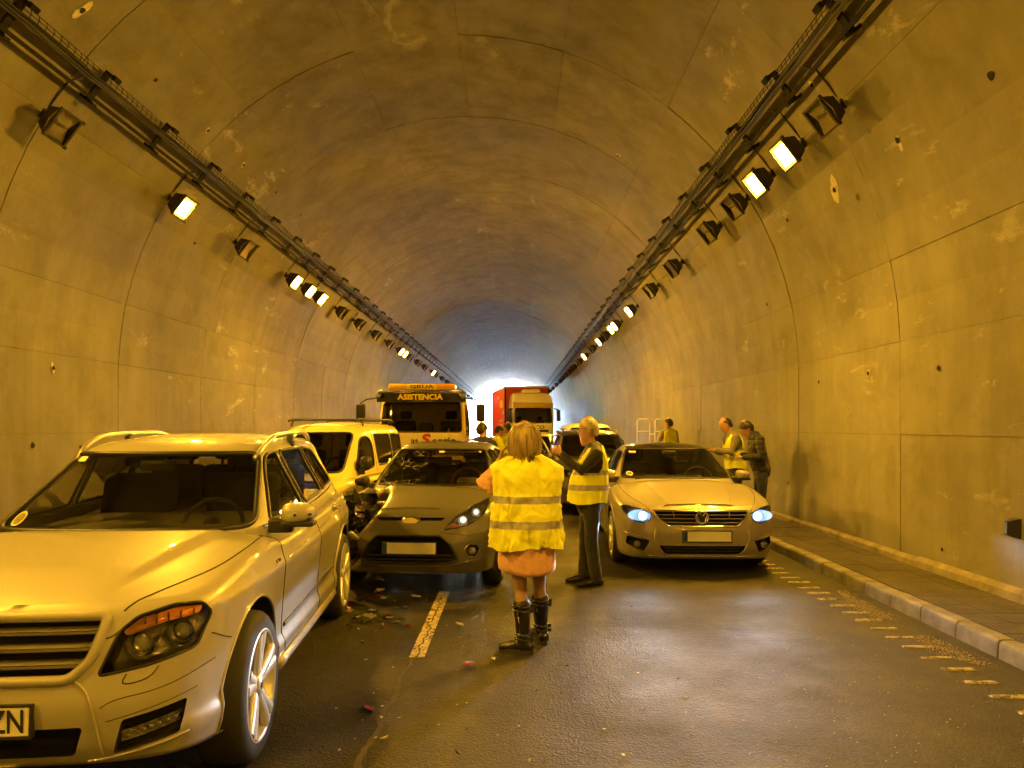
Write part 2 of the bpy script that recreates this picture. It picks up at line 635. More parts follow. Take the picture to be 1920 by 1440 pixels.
# continuous backing shell behind the panels
prof = []
for fn, seg in bands:
    for k in range(5):
        prof.append(fn(k / 5))
prof.append(bands[-1][0](1))
V = []; F = []
ys = [Y0T, 0, 30, 60, Y1T]
for y in ys:
    for x, z, nx, nz in prof: V.append((x - nx * .03, y, z - nz * .03))
n = len(prof)
for j in range(len(ys) - 1):
    for i in range(n - 1): F.append((j * n + i, j * n + i + 1, (j + 1) * n + i + 1, (j + 1) * n + i))
obj('joint_backing', V, F, M['joint'], lining)
# unseen wall added far behind the camera to block sky light
obj('light_block_wall', [(AXX - RAD - .1, -109.5, -.1), (AXX + RAD + .1, -109.5, -.1), (AXX + RAD + .1, -109.5, 8.2), (AXX - RAD - .1, -109.5, 8.2)], [(0, 1, 2, 3)], M['concrete'], lining)
far = MB()
for k in range(-41, 30):
    y0, y1 = 11.4 + 3 * k, 14.4 + 3 * k
    y0 = max(y0, Y0T); y1 = min(y1, Y1T)
    if y1 - y0 < .1: continue
    for b, (fn, seg) in enumerate(bands):
        dr = random.uniform(-.004, .004)
        V, F = panel(fn, seg, y0, y1, dr=dr)
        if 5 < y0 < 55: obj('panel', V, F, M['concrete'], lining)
        else: far.add(V, F)
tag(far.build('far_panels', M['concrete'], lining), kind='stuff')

# ------------------------------------------------------------------ ground, road, pavements
def asphalt():
    m = Mat('asphalt', (.06, .058, .055), .6)
    v = m.coord()
    f = m.noise(.5, 4, .65, v)
    c = m.ramp(f, [(.3, (.018, .017, .0165)), (.7, (.036, .034, .032))])
    ag = m.n('TexVoronoi'); ag.inputs['Scale'].default_value = 75
    m.l(v, ag.inputs['Vector'])
    c = m.mix(c, m.ramp(ag.outputs['Color'], [(.2, (.5, .5, .5)), (.8, (1.5, 1.45, 1.35))]), .6, 'MULTIPLY')
    # polished wheel tracks and old patches
    tr = m.noise(1.0, 4, .6, m.coord((1.1, .09, 1)))
    c = m.mix(c, m.ramp(tr, [(.4, (.8, .8, .8)), (.65, (1.12, 1.1, 1.06))]), .8, 'MULTIPLY')
    ck = m.n('TexVoronoi', feature='DISTANCE_TO_EDGE'); ck.inputs['Scale'].default_value = .55
    wv = m.mix(v, m.noise(2.5, 5, .6, v), .12)
    m.l(wv, ck.inputs['Vector'])
    cm = m.math('MULTIPLY', m.ramp(ck.outputs['Distance'], [(.002, (1, 1, 1)), (.006, (0, 0, 0))]), m.ramp(m.noise(.3, 2, .5, v), [(.55, (0, 0, 0)), (.6, (.7, .7, .7))]))
    c = m.mix(c, (.02, .018, .016), cm)
    m.base(c)
    m.roughn(m.ramp(m.noise(1.4, 5, .6, v), [(.3, (.52, .52, .52)), (.7, (.75, .75, .75))]))
    m.bump(m.noise(12, 3, .6, v), .25, .02)
    m.bump(ag.outputs['Distance'], .6, .006)
    return m.m
M['asphalt'] = asphalt()
M['earth'] = flat('dry_earth', (.30, .26, .20), .95, var=.25, scale=.05)
def grid(name, x0, x1, y0, y1, z, mat, nx=2, ny=2, parent=None):
    V = [(x0 + (x1 - x0) * i / nx, y0 + (y1 - y0) * j / ny, z) for j in range(ny + 1) for i in range(nx + 1)]
    F = [(j * (nx + 1) + i, j * (nx + 1) + i + 1, (j + 1) * (nx + 1) + i + 1, (j + 1) * (nx + 1) + i) for j in range(ny) for i in range(nx)]
    return obj(name, V, F, mat, parent)
tag(grid('ground', -1500, 1500, -1500, 3000, -.03, M['earth'], 12, 12), kind='structure')
tag(grid('road', -5.2, KX + .02, Y0T, 400, 0, M['asphalt'], 4, 60), kind='structure')

def kerbmat():
    m = Mat('kerb_concrete', (.34, .32, .29), .8)
    v = m.coord()
    oi = m.n('ObjectInfo')
    c = m.ramp(m.noise(6, 6, .7, v), [(.3, (.14, .13, .115)), (.7, (.28, .265, .24))])
    c = m.mix(c, m.ramp(oi.outputs['Random'], [(0, (.8, .8, .8)), (1, (1.05, 1.05, 1.05))]), 1, 'MULTIPLY')
    m.base(c)
    m.bump(m.noise(60, 5, .7, v), .4, .006)
    return m.m
M['kerb'] = kerbmat()
def tilemat():
    m = Mat('pavement_tile', (.20, .18, .155), .8)
    v = m.coord()
    br = m.n('TexBrick'); br.offset = 0
    br.inputs['Scale'].default_value = 1.0
    br.inputs['Brick Width'].default_value = .045; br.inputs['Row Height'].default_value = .045
    br.inputs['Mortar Size'].default_value = .006; br.inputs['Mortar Smooth'].default_value = .4
    br.inputs['Color1'].default_value = (.20, .18, .155, 1); br.inputs['Color2'].default_value = (.17, .155, .135, 1)
    br.inputs['Mortar'].default_value = (.075, .068, .058, 1)
    m.l(v, br.inputs['Vector'])
    d = m.noise(1.5, 6, .65, v)
    m.base(m.mix(br.outputs['Color'], m.ramp(d, [(.35, (.35, .34, .32)), (.65, (.75, .73, .7))]), .9, 'MULTIPLY'))
    m.bump(br.outputs['Fac'], .9, -.008)
    m.bump(m.noise(80, 4, .6, v), .4, .004)
    return m.m
M['tile'] = tilemat()

def pavement(sgn, kx, wx, y0, y1, stones):
    pv = tag(empty('pavement'), kind='structure')
    xs = sorted((kx + sgn * .14, wx + sgn * .02))
    V = []; F = []
    # tread: square paving slabs, each its own object as far as they can be told apart
    slab = .30
    y = y0
    xa = kx + sgn * .145
    nsl = 3
    wdt = abs(wx - xa) / nsl
    me = None
    far_ = MB()
    if stones:
        k = 0
        while y < y1:
            for c in range(nsl):
                a = xa + sgn * wdt * c
                z = PZ + random.uniform(-.002, .002)
                lo, hi = sorted((a + sgn * .002, a + sgn * (wdt - .002)))
                if y < 22:
                    obj('slab', boxv(lo, hi, y + .002, y + slab - .002, PZ - .04, z), BOXF, M['tile'], pv)
                else:
                    far_.box(lo, hi, y + .002, y + slab - .002, PZ - .04, z)
            y += slab
        tag(far_.build('far_slabs', M['tile'], pv), kind='stuff')
    else:
        obj('tread', boxv(xs[0], xs[1], y0, y1, .0, PZ), BOXF, M['tile'], pv)
    obj('bedding', boxv(xs[0], xs[1], Y0T, 200, -.02, PZ - .045), BOXF, M['joint'], pv)
    # kerb stones with a rounded arris
    def stone():
        b = MB(); L = .5
        pr = [(0, -.05), (0.012, PZ - .03), (.018, PZ - .012), (.035, PZ), (.14, PZ), (.14, -.05)]
        for yy in (.006, L - .006):
            for (px, pz) in pr: b.V.append((kx + sgn * px, yy, pz))
        n_ = len(pr)
        b.F += [(i, (i + 1) % n_, n_ + (i + 1) % n_, n_ + i) for i in range(n_)]
        b.F += [tuple(range(n_)), tuple(range(2 * n_ - 1, n_ - 1, -1))]
        return b
    b = stone()
    me = bpy.data.meshes.new('kerb_stone')
    me.from_pydata(b.V, [], b.F); me.materials.append(M['kerb'])
    bm = bmesh.new(); bm.from_mesh(me); bmesh.ops.recalc_face_normals(bm, faces=bm.faces)
    bmesh.ops.bevel(bm, geom=list(bm.edges), offset=.004, segments=1, affect='EDGES')
    bm.to_mesh(me); bm.free()
    y = 1.25 - .5 * 8 + .0
    ymax = 50 if stones else 30
    fk = MB()
    while y < 95:
        if y < ymax and y > 0:
            o = bpy.data.objects.new('kerb_stone', me)
            o.location = (random.uniform(-.004, .004), y, random.uniform(-.004, .003))
            o.rotation_euler = (0, 0, 0)
            link(o, pv)
        else:
            fk.add([(v.co.x, v.co.y + y, v.co.z) for v in me.vertices], [tuple(p.vertices) for p in me.polygons])
        y += .5
    tag(fk.build('far_kerb', M['kerb'], pv), kind='stuff')
    return pv
pavement(1, KX, WX, 1.5, 60, True)
pavement(-1, -5.2, AXX - RAD, Y0T, 95, False)
# cement skirting where the wall meets the pavement
sk = MB()
yy = 2.0
while yy < 60:
    h = .10 + random.uniform(-.015, .02)
    sk.add([(WX - .055, yy, PZ - .01), (WX - .055, yy + 3, PZ - .01), (WX - .045, yy + 3, PZ + h * .6), (WX - .045, yy, PZ + h * .6), (WX + .0, yy, PZ + h), (WX + .0, yy + 3, PZ + h)],
           [(0, 1, 2, 3), (3, 2, 5, 4)])
    yy += 3
M['skirt'] = flat('cement_fillet', (.25, .225, .18), .9, var=.35, scale=5, bump=.8, bscale=18)
obj('skirting', sk.V, sk.F, M['skirt'], lining)

# ------------------------------------------------------------------ road paint
def roadpaint(name, col, thr):
    m = Mat(name, col, .7)
    v = m.coord()
    m.base(m.ramp(m.noise(18, 6, .7, v), [(.35, tuple(c * .55 for c in col)), (.6, col)]))
    a = m.ramp(m.noise(22, 6, .75, v), [(thr - .03, (0, 0, 0)), (thr + .03, (1, 1, 1))])
    m.l(a, m.b.inputs['Alpha'])
    m.bump(m.noise(60, 4, .7, v), .6, .004)
    return m.m
M['paint_w'] = roadpaint('road_paint', (.68, .60, .42), .43)
M['paint_e'] = roadpaint('edge_paint', (.44, .40, .32), .47)
def stripe(name, x0, x1, y0, y1, z=.004, mat=None):
    return grid(name, x0, x1, y0, y1, z, mat, 1, 4)
mk = tag(empty('road_markings'), kind='structure')
for y0, y1 in ((5.25, 7.35), (12.5, 15.5), (21, 24), (29.5, 32.5), (38, 41)):
    stripe('centre_dash', -.755, -.645, y0, y1, mat=M['paint_w'], z=.005).parent = mk
# tarred crack running on from the dash
rngc = random.Random(4); V = []; F = []
for k in range(60):
    y = 5.25 - .045 * k; x = -.735 + .012 * math.sin(k * .5) + rngc.uniform(-.008, .008) - .0006 * k
    w_ = .006 + .006 * rngc.random() + (.008 if 12 < k < 40 else 0)
    V += [(x - w_, y, .003), (x + w_, y, .003)]
F = [(2 * k, 2 * k + 1, 2 * k + 3, 2 * k + 2) for k in range(59)]
obj('tar_crack', V, F, M['joint'], mk)
V = [(-.70 + .05 * noise.noise(Vector((k * .22, 3, 0))) + (.006 if q else -.006) * (1 + 1.2 * noise.noise(Vector((k * .9, 0, 5)))), 5.27 + .035 * k, .0065) for k in range(58) for q in (0, 1)]
obj('paint_crack', V, [(2 * k, 2 * k + 1, 2 * k + 3, 2 * k + 2) for k in range(57)], M['joint'], mk)
me = None
for k in range(64):
    y = 3.45 + .2535 * k
    ln = random.uniform(.95, 1.05)
    V = [(2.90, y, .001), (2.90 + .22 * ln, y, .001), (2.90 + .22 * ln, y + .055, .001), (2.90, y + .055, .001)]
    h = random.uniform(.006, .012)
    V += [(2.91, y + .01, h), (2.89 + .22 * ln, y + .01, h), (2.89 + .22 * ln, y + .045, h), (2.91, y + .045, h)]
    j = lambda: random.uniform(-.006, .006)
    obj('edge_bar', [(a + j(), b + j(), c) for a, b, c in V], BOXF, M['paint_e'], mk)

# ------------------------------------------------------------------ cable trays
def onwall(sgn, ang, inset):
    """point on the vault at angle ang (deg from springing) and the inward normal / downhill tangent"""
    a = R(ang)
    n = Vector((-sgn * math.cos(a), 0, -math.sin(a)))
    t = Vector((sgn * math.sin(a), 0, -math.cos(a)))
    p = Vector((AXX + sgn * RAD * math.cos(a), 0, ZS + RAD * math.sin(a))) + n * inset
    return p, n, t
for sgn, lab in ((-1, 'long black cable tray clamped to the vault on the tow truck side'), (1, 'long black cable tray clamped to the vault above the raised pavement')):
    p, n, t = onwall(sgn, math.degrees(math.asin((5.65 - ZS) / (RAD - .1))), .14)
    tr = empty('cable_tray', (p.x, 0, p.z), 0, lab, 'cable tray')
    Y = Vector((0, 1, 0))
    ya, yb = 1.0, 94.0
    def rail(name, off, out, w_, h_, mat):
        a = t * off + n * out
        V = []
        for y in (ya, yb):
            for (i, j) in ((-1, -1), (1, -1), (1, 1), (-1, 1)):
                q = a + t * (i * w_ / 2) + n * (j * h_ / 2) + Y * y
                V.append(q[:])
        obj(name, V, BOXF, mat, tr)
    rail('conduit', .13, .0, .045, .045, M['steel'])
    rail('tray_wire', -.19, .03, .008, .012, M['steel'])
    rail('tray_wire', -.15, .06, .008, .008, M['steel'])
    rail('tray_wire', -.11, .06, .008, .008, M['steel'])
    rungs = MB()
    y = ya
    while y < 45:
        for (o1, n1, o2, n2) in ((-.19, .03, -.15, .06), (-.15, .06, -.11, .06)):
            a = t * o1 + n * n1 + Y * y; b = t * o2 + n * n2 + Y * (y + .02)
            rungs.tube([a, b], .004, 4)
        y += .12
    tag(rungs.build('tray_rungs', M['steel'], tr), kind='stuff')
    for off, rr, out in ((-.065, .024, .0), (-.10, .019, .02), (-.035, .013, .0)):
        pts = []
        y = ya
        while y < 94:
            sag = .012 * math.cos((y % 1.5) / 1.5 * 2 * math.pi)
            pts.append(t * (off + random.uniform(-.006, .006)) + n * (out + sag) + Y * y)
            y += .375 if y < 40 else 1.5
        V, F = tube(pts, rr, 5)
        obj('cable', V, F, M['cable'], tr, True)
    y = 8.7 - 1.5 * 4
    k = 0
    while y < 94:
        b = MB()
        for (o1, o2, n1, n2, yw) in ((-.235, .185, -.06, -.035, .05), (-.235, -.20, -.06, .10, .05), (-.245, -.185, .06, .10, .06), (.165, .195, -.15, .06, .04)):
            V = []
            for yy in (y - yw, y + yw):
                for (oo, nn) in ((o1, n1), (o2, n1), (o2, n2), (o1, n2)):
                    V.append((t * oo + n * nn + Y * yy)[:])
            b.add(V, BOXF)
        b.tube([t * -.1 + n * -.15 + Y * y, t * -.1 + n * -.05 + Y * y], .02, 5)
        b.build('bracket', M['steel'], tr)
        y += 1.5; k += 1

# ------------------------------------------------------------------ floodlights
M['lamp_on'] = emit('lamp_lit', LAMP, 7.6)
M['lamp_rim'] = emit('lamp_rim_glow', (1.0, .55, .08), .02)
M['lamp_edge'] = emit('lamp_edge_glow', (1.0, .48, .05), .0042)
M['reflector'] = flat('lamp_reflector', (.80, .75, .62), .5, .0, var=.15, scale=6)
LAMPLAB = {(1, 8.0): 'large unlit floodlight with open pale glass above the pavement', (1, 9.1): 'glowing floodlight next to the large unlit one above the pavement',
    (1, 10.2): 'glowing floodlight between a glowing and an unlit one above the pavement', (1, 11.3): 'unlit floodlight just past the bright pair above the pavement',
    (1, 12.8): 'second unlit floodlight past the bright pair above the pavement', (1, 15.7): 'third unlit floodlight past the bright pair above the pavement', (1, 18.3): 'unlit floodlight just before the distant glowing row above the pavement',
    (1, 21.5): 'first glowing floodlight of the distant row above the pavement', (-1, 8.25): 'large unlit floodlight with pale glass above the SUV side wall', (-1, 11.3): 'lone glowing floodlight between two unlit ones above the SUV side wall',
    (-1, 14.0): 'unlit floodlight between the lone glowing one and the glowing trio', (-1, 17.1): 'first glowing floodlight of the trio on the SUV side wall',
    (-1, 18.3): 'middle glowing floodlight of the trio on the SUV side wall', (-1, 19.4): 'last glowing floodlight of the trio on the SUV side wall', (-1, 21.8): 'unlit floodlight just past the glowing trio'}
def floodlight(sgn, y, lit, group):
    z = 5.0
    ang = math.degrees(math.asin((z - ZS) / (RAD - .36)))
    p, n, t = onwall(sgn, ang, .36)
    side = 'the wall above the raised pavement' if sgn > 0 else 'the wall on the tow truck side'
    lab = ('glowing sodium floodlight on ' if lit else 'unlit floodlight with dark housing on ') + side
    key = (sgn, y)
    lab = LAMPLAB.get(key, lab)
    if y < 6: lab = 'glowing floodlight further back along ' + side
    elif key not in LAMPLAB: lab = ('small glowing floodlight far along ' if lit else 'small unlit floodlight far along ') + side
    o = empty('floodlight', (p.x, y, p.z), 0, lab, 'floodlight', group if key not in LAMPLAB else None)
    fl = R(12)
    nd = (n + Vector((0, 0, -.14))).normalized()
    nr = (nd * math.cos(fl) + Vector((0, -1, 0)) * math.sin(fl)).normalized()
    xl = Vector((sgn * -nd.z, 0, sgn * nd.x)).normalized()
    if xl.dot(t) < 0: xl = -xl
    yl = nr.cross(xl).normalized()
    mt = Matrix((xl, yl, nr)).transposed().to_4x4()
    a, b = .175, .145
    h = MB()
    rows = [(a, b, .0), (a, b, -.03), (a * .96, b * .9, -.05), (.11, .10, -.21), (.08, .07, -.24)]
    for (aa, bb, zz) in rows:
        h.V += [(-aa, -bb, zz), (aa, -bb, zz), (aa, bb, zz), (-aa, bb, zz)]
    for k in range(4):
        for i in range(4): h.F.append((k * 4 + i, k * 4 + (i + 1) % 4, (k + 1) * 4 + (i + 1) % 4, (k + 1) * 4 + i))
    h.F.append((16, 17, 18, 19))
    h.xf(mt).build('housing', M['lamphouse'], o)
    fr = MB()
    for (x0, x1, y0, y1) in ((-a - .012, a + .012, -b - .012, -b + .012), (-a - .012, a + .012, b - .012, b + .012), (-a - .012, -a + .012, -b + .013, b - .013), (a - .012, a + .012, -b + .013, b - .013)):
        fr.box(x0, x1, y0, y1, -.012, .012)
    for sx in (-1, 1): fr.box(sx * a - .02, sx * a + .02, b + .012, b + .035, -.02, .02)
    fr.xf(mt).build('frame', M['lamphouse'], o)
    if lit:
        a2, b2 = a - .055, b - .045
        q = MB().add([(-a2, -b2, -.006), (a2, -b2, -.006), (a2, b2, -.006), (-a2, b2, -.006)], [(0, 1, 2, 3)])
        lg = q.xf(mt).build('lamp_glass', M['lamp_on'], o)
        for nm, mm, (aa, ba), (ab, bb) in (('glare_rim', 'lamp_edge', (a - .012, b - .012), (a - .032, b - .028)), ('glare_rim', 'lamp_rim', (a - .032, b - .028), (a2, b2))):  # weakly glowing rings paint the glare round the lit glass
            q = MB().add([(-aa, -ba, -.004), (aa, -ba, -.004), (aa, ba, -.004), (-aa, ba, -.004), (-ab, -bb, -.005), (ab, -bb, -.005), (ab, bb, -.005), (-ab, bb, -.005)], [(0, 1, 5, 4), (1, 2, 6, 5), (2, 3, 7, 6), (3, 0, 4, 7)])
            q.xf(mt).build(nm, M[mm], lg)
    else:
        q = MB()
        for (x0, x1, y0, y1, z0, z1) in ((-a, 0, -b, b, -.03, -.07), (0, a, -b, b, -.07, -.03)):
            q.add([(x0, y0, z0), (x1, y0, z1), (x1, y1, z1), (x0, y1, z0)], [(0, 1, 2, 3)])
        q.xf(mt).build('reflector', M['reflector'], o)
        MB().add([(-a, -b, -.004), (a, -b, -.004), (a, b, -.004), (-a, b, -.004)], [(0, 1, 2, 3)]).xf(mt).build('lamp_glass', M['lens'], o)
        if y < 13:
            MB().tube([mt @ Vector((-.03, -b * .5, -.05)), mt @ Vector((-.03, b * .5, -.05))], .022, 8).build('bulb', M['plate'], o)
    # stirrup back to the wall
    ar = MB()
    w0 = mt @ Vector((0, 0, -.22))
    w1 = -n * .36 + t * -.02 + Vector((0, .14, 0))
    ar.tube([w0, w0 * .4 + w1 * .6, w1], .022, 5)
    c = w1; ar.box(c.x - .05, c.x + .05, c.y - .06, c.y + .06, c.z - .05, c.z + .05)
    ar.build('arm', M['lamphouse'], o)
    # feed cable up to the tray
    if y < 40:
        p2, n2, t2 = onwall(sgn, math.degrees(math.asin((5.65 - ZS) / (RAD - .1))) - 1.5, .03)
        e = p2 - p
        m1 = onwall(sgn, ang + 3, .02)[0] - p
        V, F = tube([w1 + Vector((0, 0, .03)), m1 + Vector((0, .12, 0)), e + Vector((0, .12, 0)), e - t2 * .12 + n2 * .1 + Vector((0, .12, 0))], .012, 5)
        obj('feed_cable', V, F, M['cable'], o, True)
    return o
RL = [(-30, 1), (-16, 1), (-9, 1), (-3.5, 1), (2.2, 1), (8.0, 0), (9.1, 1), (10.2, 1), (11.3, 0), (12.8, 0), (15.7, 0), (18.3, 0), (21.5, 1), (24.6, 1), (25.5, 1), (27.5, 0), (29.2, 1), (32, 0), (35.3, 1), (38.5, 0), (42, 0), (43.5, 0), (46, 0), (48.6, 0), (52, 0), (55, 0), (60, 0), (65, 0), (70, 0), (76, 0), (82, 0), (88, 0)]
LL = [(-38, 1), (-22, 1), (-12, 1), (-6, 1), (0, 1), (4.6, 1), (8.25, 0), (11.3, 1), (14.0, 0), (17.1, 1), (18.3, 1), (19.4, 1), (21.8, 0), (24.3, 0), (27.2, 0), (30.2, 0), (33.0, 1), (34.2, 1), (36, 0), (39, 0), (42, 0), (46, 1), (48, 0), (52, 0), (56, 0), (60, 0), (65, 0), (70, 0), (76, 0), (82, 0), (88, 0)]
for y, lit in RL: floodlight(1, y, lit, 'lit lamps over the pavement' if lit else 'unlit lamps over the pavement')
for y, lit in LL: floodlight(-1, y, lit, 'lit lamps on the tow truck side' if lit else 'unlit lamps on the tow truck side')

# ------------------------------------------------------------------ blemishes of the lining: anchor holes with pale mortar rims
M['mortar'] = flat('mortar_patch', (.58, .54, .46), .9, var=.2, scale=20, bump=.6, bscale=30)
M['hole'] = flat('anchor_hole_dark', (.02, .017, .014), .9)
def hole_at(fnp, nrm, y, r, pale=0):
    n_ = Vector(nrm).normalized()
    u = Vector((0, 1, 0)); v = n_.cross(u).normalized()
    c = Vector((fnp[0], y, fnp[1]))
    ph = random.random() * 9
    if pale:
        V = [c + n_ * .008]; k = 14
        for i in range(k):
            a = 2 * math.pi * i / k
            rr = r * pale * (1 + .35 * math.sin(2 * a + ph) + random.uniform(-.12, .12))
            V.append(c + (u * math.cos(a) * .8 + v * math.sin(a) * 1.5) * rr + n_ * .006)
        obj('mortar_patch', V, [(0, i + 1, (i + 1) % k + 1) for i in range(k)], M['mortar'], lining)
    V = []; k = 10
    for (rr, d) in ((r, .013), (r * .75, .016), (r * .7, .010)):
        for i in range(k):
            a = 2 * math.pi * i / k
            V.append(c + (u * math.cos(a) + v * math.sin(a)) * rr * (1 + .12 * math.sin(3 * a + ph)) + n_ * d)
    F = [(j * k + i, j * k + (i + 1) % k, (j + 1) * k + (i + 1) % k, (j + 1) * k + i) for j in range(2) for i in range(k)] + [tuple(2 * k + i for i in range(k))]
    obj('anchor_hole', V, F, M['hole'], lining)
def wall_px(u, v, r, pale=0, sgn=1):
    """blemish seen at a photo pixel, put on the lining along that ray"""
    d = Vector(((u - 965) / 1380, 1, (800 - v) / 1380))
    best = None
    s = 3.0
    while s < 60:
        p = Vector((0, 0, 1.65)) + d * s
        ins = (abs(p.x - AXX) < RAD) if p.z < ZS else (math.hypot(p.x - AXX, p.z - ZS) < RAD)
        if not ins: break
        s += .02
    if p.z < ZS: n_ = (-1 if p.x > AXX else 1, 0, 0); q = (AXX + RAD * (1 if p.x > AXX else -1), p.z)
    else:
        e = Vector((p.x - AXX, 0, p.z - ZS)).normalized(); n_ = (-e.x, 0, -e.z); q = (AXX + e.x * RAD, ZS + e.z * RAD)
    hole_at(q, n_, p.y, r, pale)
for a in ((1567, 355, .035, 3.2), (1685, 262, .035, 1.8), (1862, 140, .04), (1630, 700, .03, 1.3), (1537, 716, .025), (1478, 412, .03), (1378, 320, .03), (1525, 158, .03, 1.5), (1762, 690, .03), (1480, 905, .02), (98, 690, .03, 1.5), (58, 835, .04), (148, 838, .025), (388, 243, .03, 1.2), (290, 148, .03), (153, 18, .035, 2.2), (455, 308, .03, 1.3), (517, 360, .03), (563, 403, .03), (363, 455, .03), (600, 440, .03, 1.3), (925, 705, .04), (1160, 290, .03, 1.4), (1440, 570, .03), (1770, 1030, .02)):
    wall_px(*a)
# small dark reflector bracket on the wall near the camera
rb = empty('wall_reflector', (WX, 6.45, .76), 0, 'small black wedge reflector fixed low on the wall', 'reflector')
MB().add([(0, -.06, -.09), (0, .06, -.09), (0, .06, .09), (0, -.06, .09), (-.085, -.01, -.06), (-.085, .03, -.06), (-.085, .03, .06), (-.085, -.01, .06)], [(0, 1, 5, 4), (1, 2, 6, 5), (2, 3, 7, 6), (3, 0, 4, 7), (4, 5, 6, 7), (0, 3, 2, 1)]).build('body', M['black'], rb)
MB().box(-.088, -.0855, -.004, .024, -.05, .05).build('reflective_face', M['darkchrome'], rb)

# ------------------------------------------------------------------ beyond the exit
def hill(x0, y0, w_, d_, h_, seed):
    V = []; F = []; n_ = 24
    for j in range(n_ + 1):
        for i in range(n_ + 1):
            u, v = i / n_, j / n_
            e = math.sin(math.pi * u) * math.sin(math.pi * v)
            z = h_ * e ** .7 * (1 + .5 * noise.noise(Vector((u * 4 + seed, v * 4, 0)))) - .2
            V.append((x0 + (u - .5) * w_, y0 + v * d_, z))
    F = [(j * (n_ + 1) + i, j * (n_ + 1) + i + 1, (j + 1) * (n_ + 1) + i + 1, (j + 1) * (n_ + 1) + i) for j in range(n_) for i in range(n_)]
    tag(obj('hill', V, F, M['hillside'], None, True), kind='structure')
M['hillside'] = flat('hillside_scrub', (.20, .19, .13), .95, var=.5, scale=.08, bump=.6, bscale=.6)
hill(-95, 150, 120, 200, 16, 1)
hill(95, 160, 120, 220, 22, 5)
hill(10, 420, 500, 300, 34, 9)
# the mountain the tunnel runs through: a terrain sheet over the vault, cut off at the portal
V = []; F = []; nx_, ny_ = 40, 30
for j in range(ny_ + 1):
    y = -140 + (101 + 140) * j / ny_
    for i in range(nx_ + 1):
        x = -160 + 320 * i / nx_
        e = math.exp(-((x - AXX) / 70) ** 2)
        z = 8.5 + 38 * e * (1 + .3 * noise.noise(Vector((x * .03, y * .03, 2)))) * min(1, (102 - y) / 30 + .12)
        V.append((x, y, z))
for j in range(ny_):
    for i in range(nx_): F.append((j * (nx_ + 1) + i, j * (nx_ + 1) + i + 1, (j + 1) * (nx_ + 1) + i + 1, (j + 1) * (nx_ + 1) + i))
tag(obj('mountain', V, F, M['hillside'], None, True), kind='structure')
# portal face
pf = MB(); k_ = 24
ring_ = [(AXX + (RAD + .02) * math.cos(math.pi * i / k_), ZS + (RAD + .02) * math.sin(math.pi * i / k_)) for i in range(k_ + 1)]
ring_ = [(AXX + RAD + .02, -.03)] + ring_ + [(AXX - RAD - .02, -.03)]
out_ = []
for (x, z) in ring_:
    out_.append((AXX + (x - AXX) * 30 if abs(z + .03) < .01 else AXX + (x - AXX) * (30 - 10 * (z / 8)), max(-.03, 13.0 if z > 2.5 else -.03 + z * 5)))
V = [(x, 101.2, z) for x, z in ring_] + [(x, 101.2, z) for x, z in out_]
n_ = len(ring_)
obj('portal_wall', V, [(i, i + 1, n_ + i + 1, n_ + i) for i in range(n_ - 1)], M['concrete'], lining)
# ------------------------------------------------------------------ vehicle parts
def wheel(parent, x, y, r, wd, sgn, style, rim=None, rr=None):
    """tyre, rim and spokes; sgn +1: outer face towards +x"""
    rim = rim or M['rim']; rr = rr or r * .745
    t = MB()
    pr = [(-wd / 2, rr * .98), (-wd / 2, rr * 1.04), (-wd * .52, (r + rr) / 2), (-wd / 2 + .012, r - .022), (-wd / 2 + .035, r - .006), (-wd * .15, r), (wd * .15, r), (wd / 2 - .035, r - .006), (wd / 2 - .012, r - .022), (wd * .52, (r + rr) / 2), (wd / 2, rr * 1.04), (wd / 2, rr * .98)]
    for q in (-.3, -.1, .1, .3):
        pass
    t.lathe(pr, 48, 'x', (x, y, r)); ty = t.build('wheel', M['tyre'], parent, True)
    b = MB()
    o = sgn * wd / 2
    b.lathe([(x + o * 1.0, rr * 1.0), (x + o * 1.04, rr * .97), (x + o * .92, rr * .93), (x + o * .3, rr * .88), (x - o * .9, rr * .9)], 40, 'x', (0, y, r))
    b.build('rim', rim, ty, True)
    d = MB(); d.lathe([(x + o * .05, 0), (x + o * .05, rr * .72), (x - o * .1, rr * .74)], 28, 'x', (0, y, r))
    d.build('brake_disc', M['rimdark'], ty, True)
    s = MB()
    N = {'five_twin': 5, 'ten': 10, 'five': 5, 'cap': 7}[style]
    for i in range(N):
        a = 2 * math.pi * i / N + .3
        subs = (-.16, .16) if style == 'five_twin' else (0,)
        for da in subs:
            wr, wt = (.036, .031) if style == 'five_twin' else ((.03, .022) if style == 'ten' else (.055, .038))
            wr *= r / .36; wt *= r / .36
            V = []
            for (ra, wv, xo) in ((rr * .16, wr, .80), (rr * .6, wt, .90), (rr * .95, wt * 1.25, .97)):
                aa = a + da * (.25 + .75 * ra / rr)
                cy, cz = math.cos(aa), math.sin(aa)
                for (sd_, dx) in ((-1, 0), (-.55, .10), (.55, .10), (1, 0), (1, -.22), (-1, -.22)):
                    V.append((x + o * (xo + dx), y + cy * ra - cz * wv * sd_, r + cz * ra + cy * wv * sd_))
            F = []
            for k in range(2):
                for j in range(6): F.append((k * 6 + j, k * 6 + (j + 1) % 6, (k + 1) * 6 + (j + 1) % 6, (k + 1) * 6 + j))
            s.add(V, F)
    s.lathe([(x + o * .86, 0), (x + o * .98, 0), (x + o * .98, rr * .10), (x + o * .93, rr * .2), (x + o * .7, rr * .22)], 20, 'x', (0, y, r))
    s.build('spokes', rim, ty, True)
    hb = MB()
    hb.lathe([(x + o * 1.0, 0), (x + o * 1.0, rr * .075), (x + o * .97, rr * .09)], 16, 'x', (0, y, r))
    hb.build('hub_cap', M['chrome'], ty, True)
    return ty

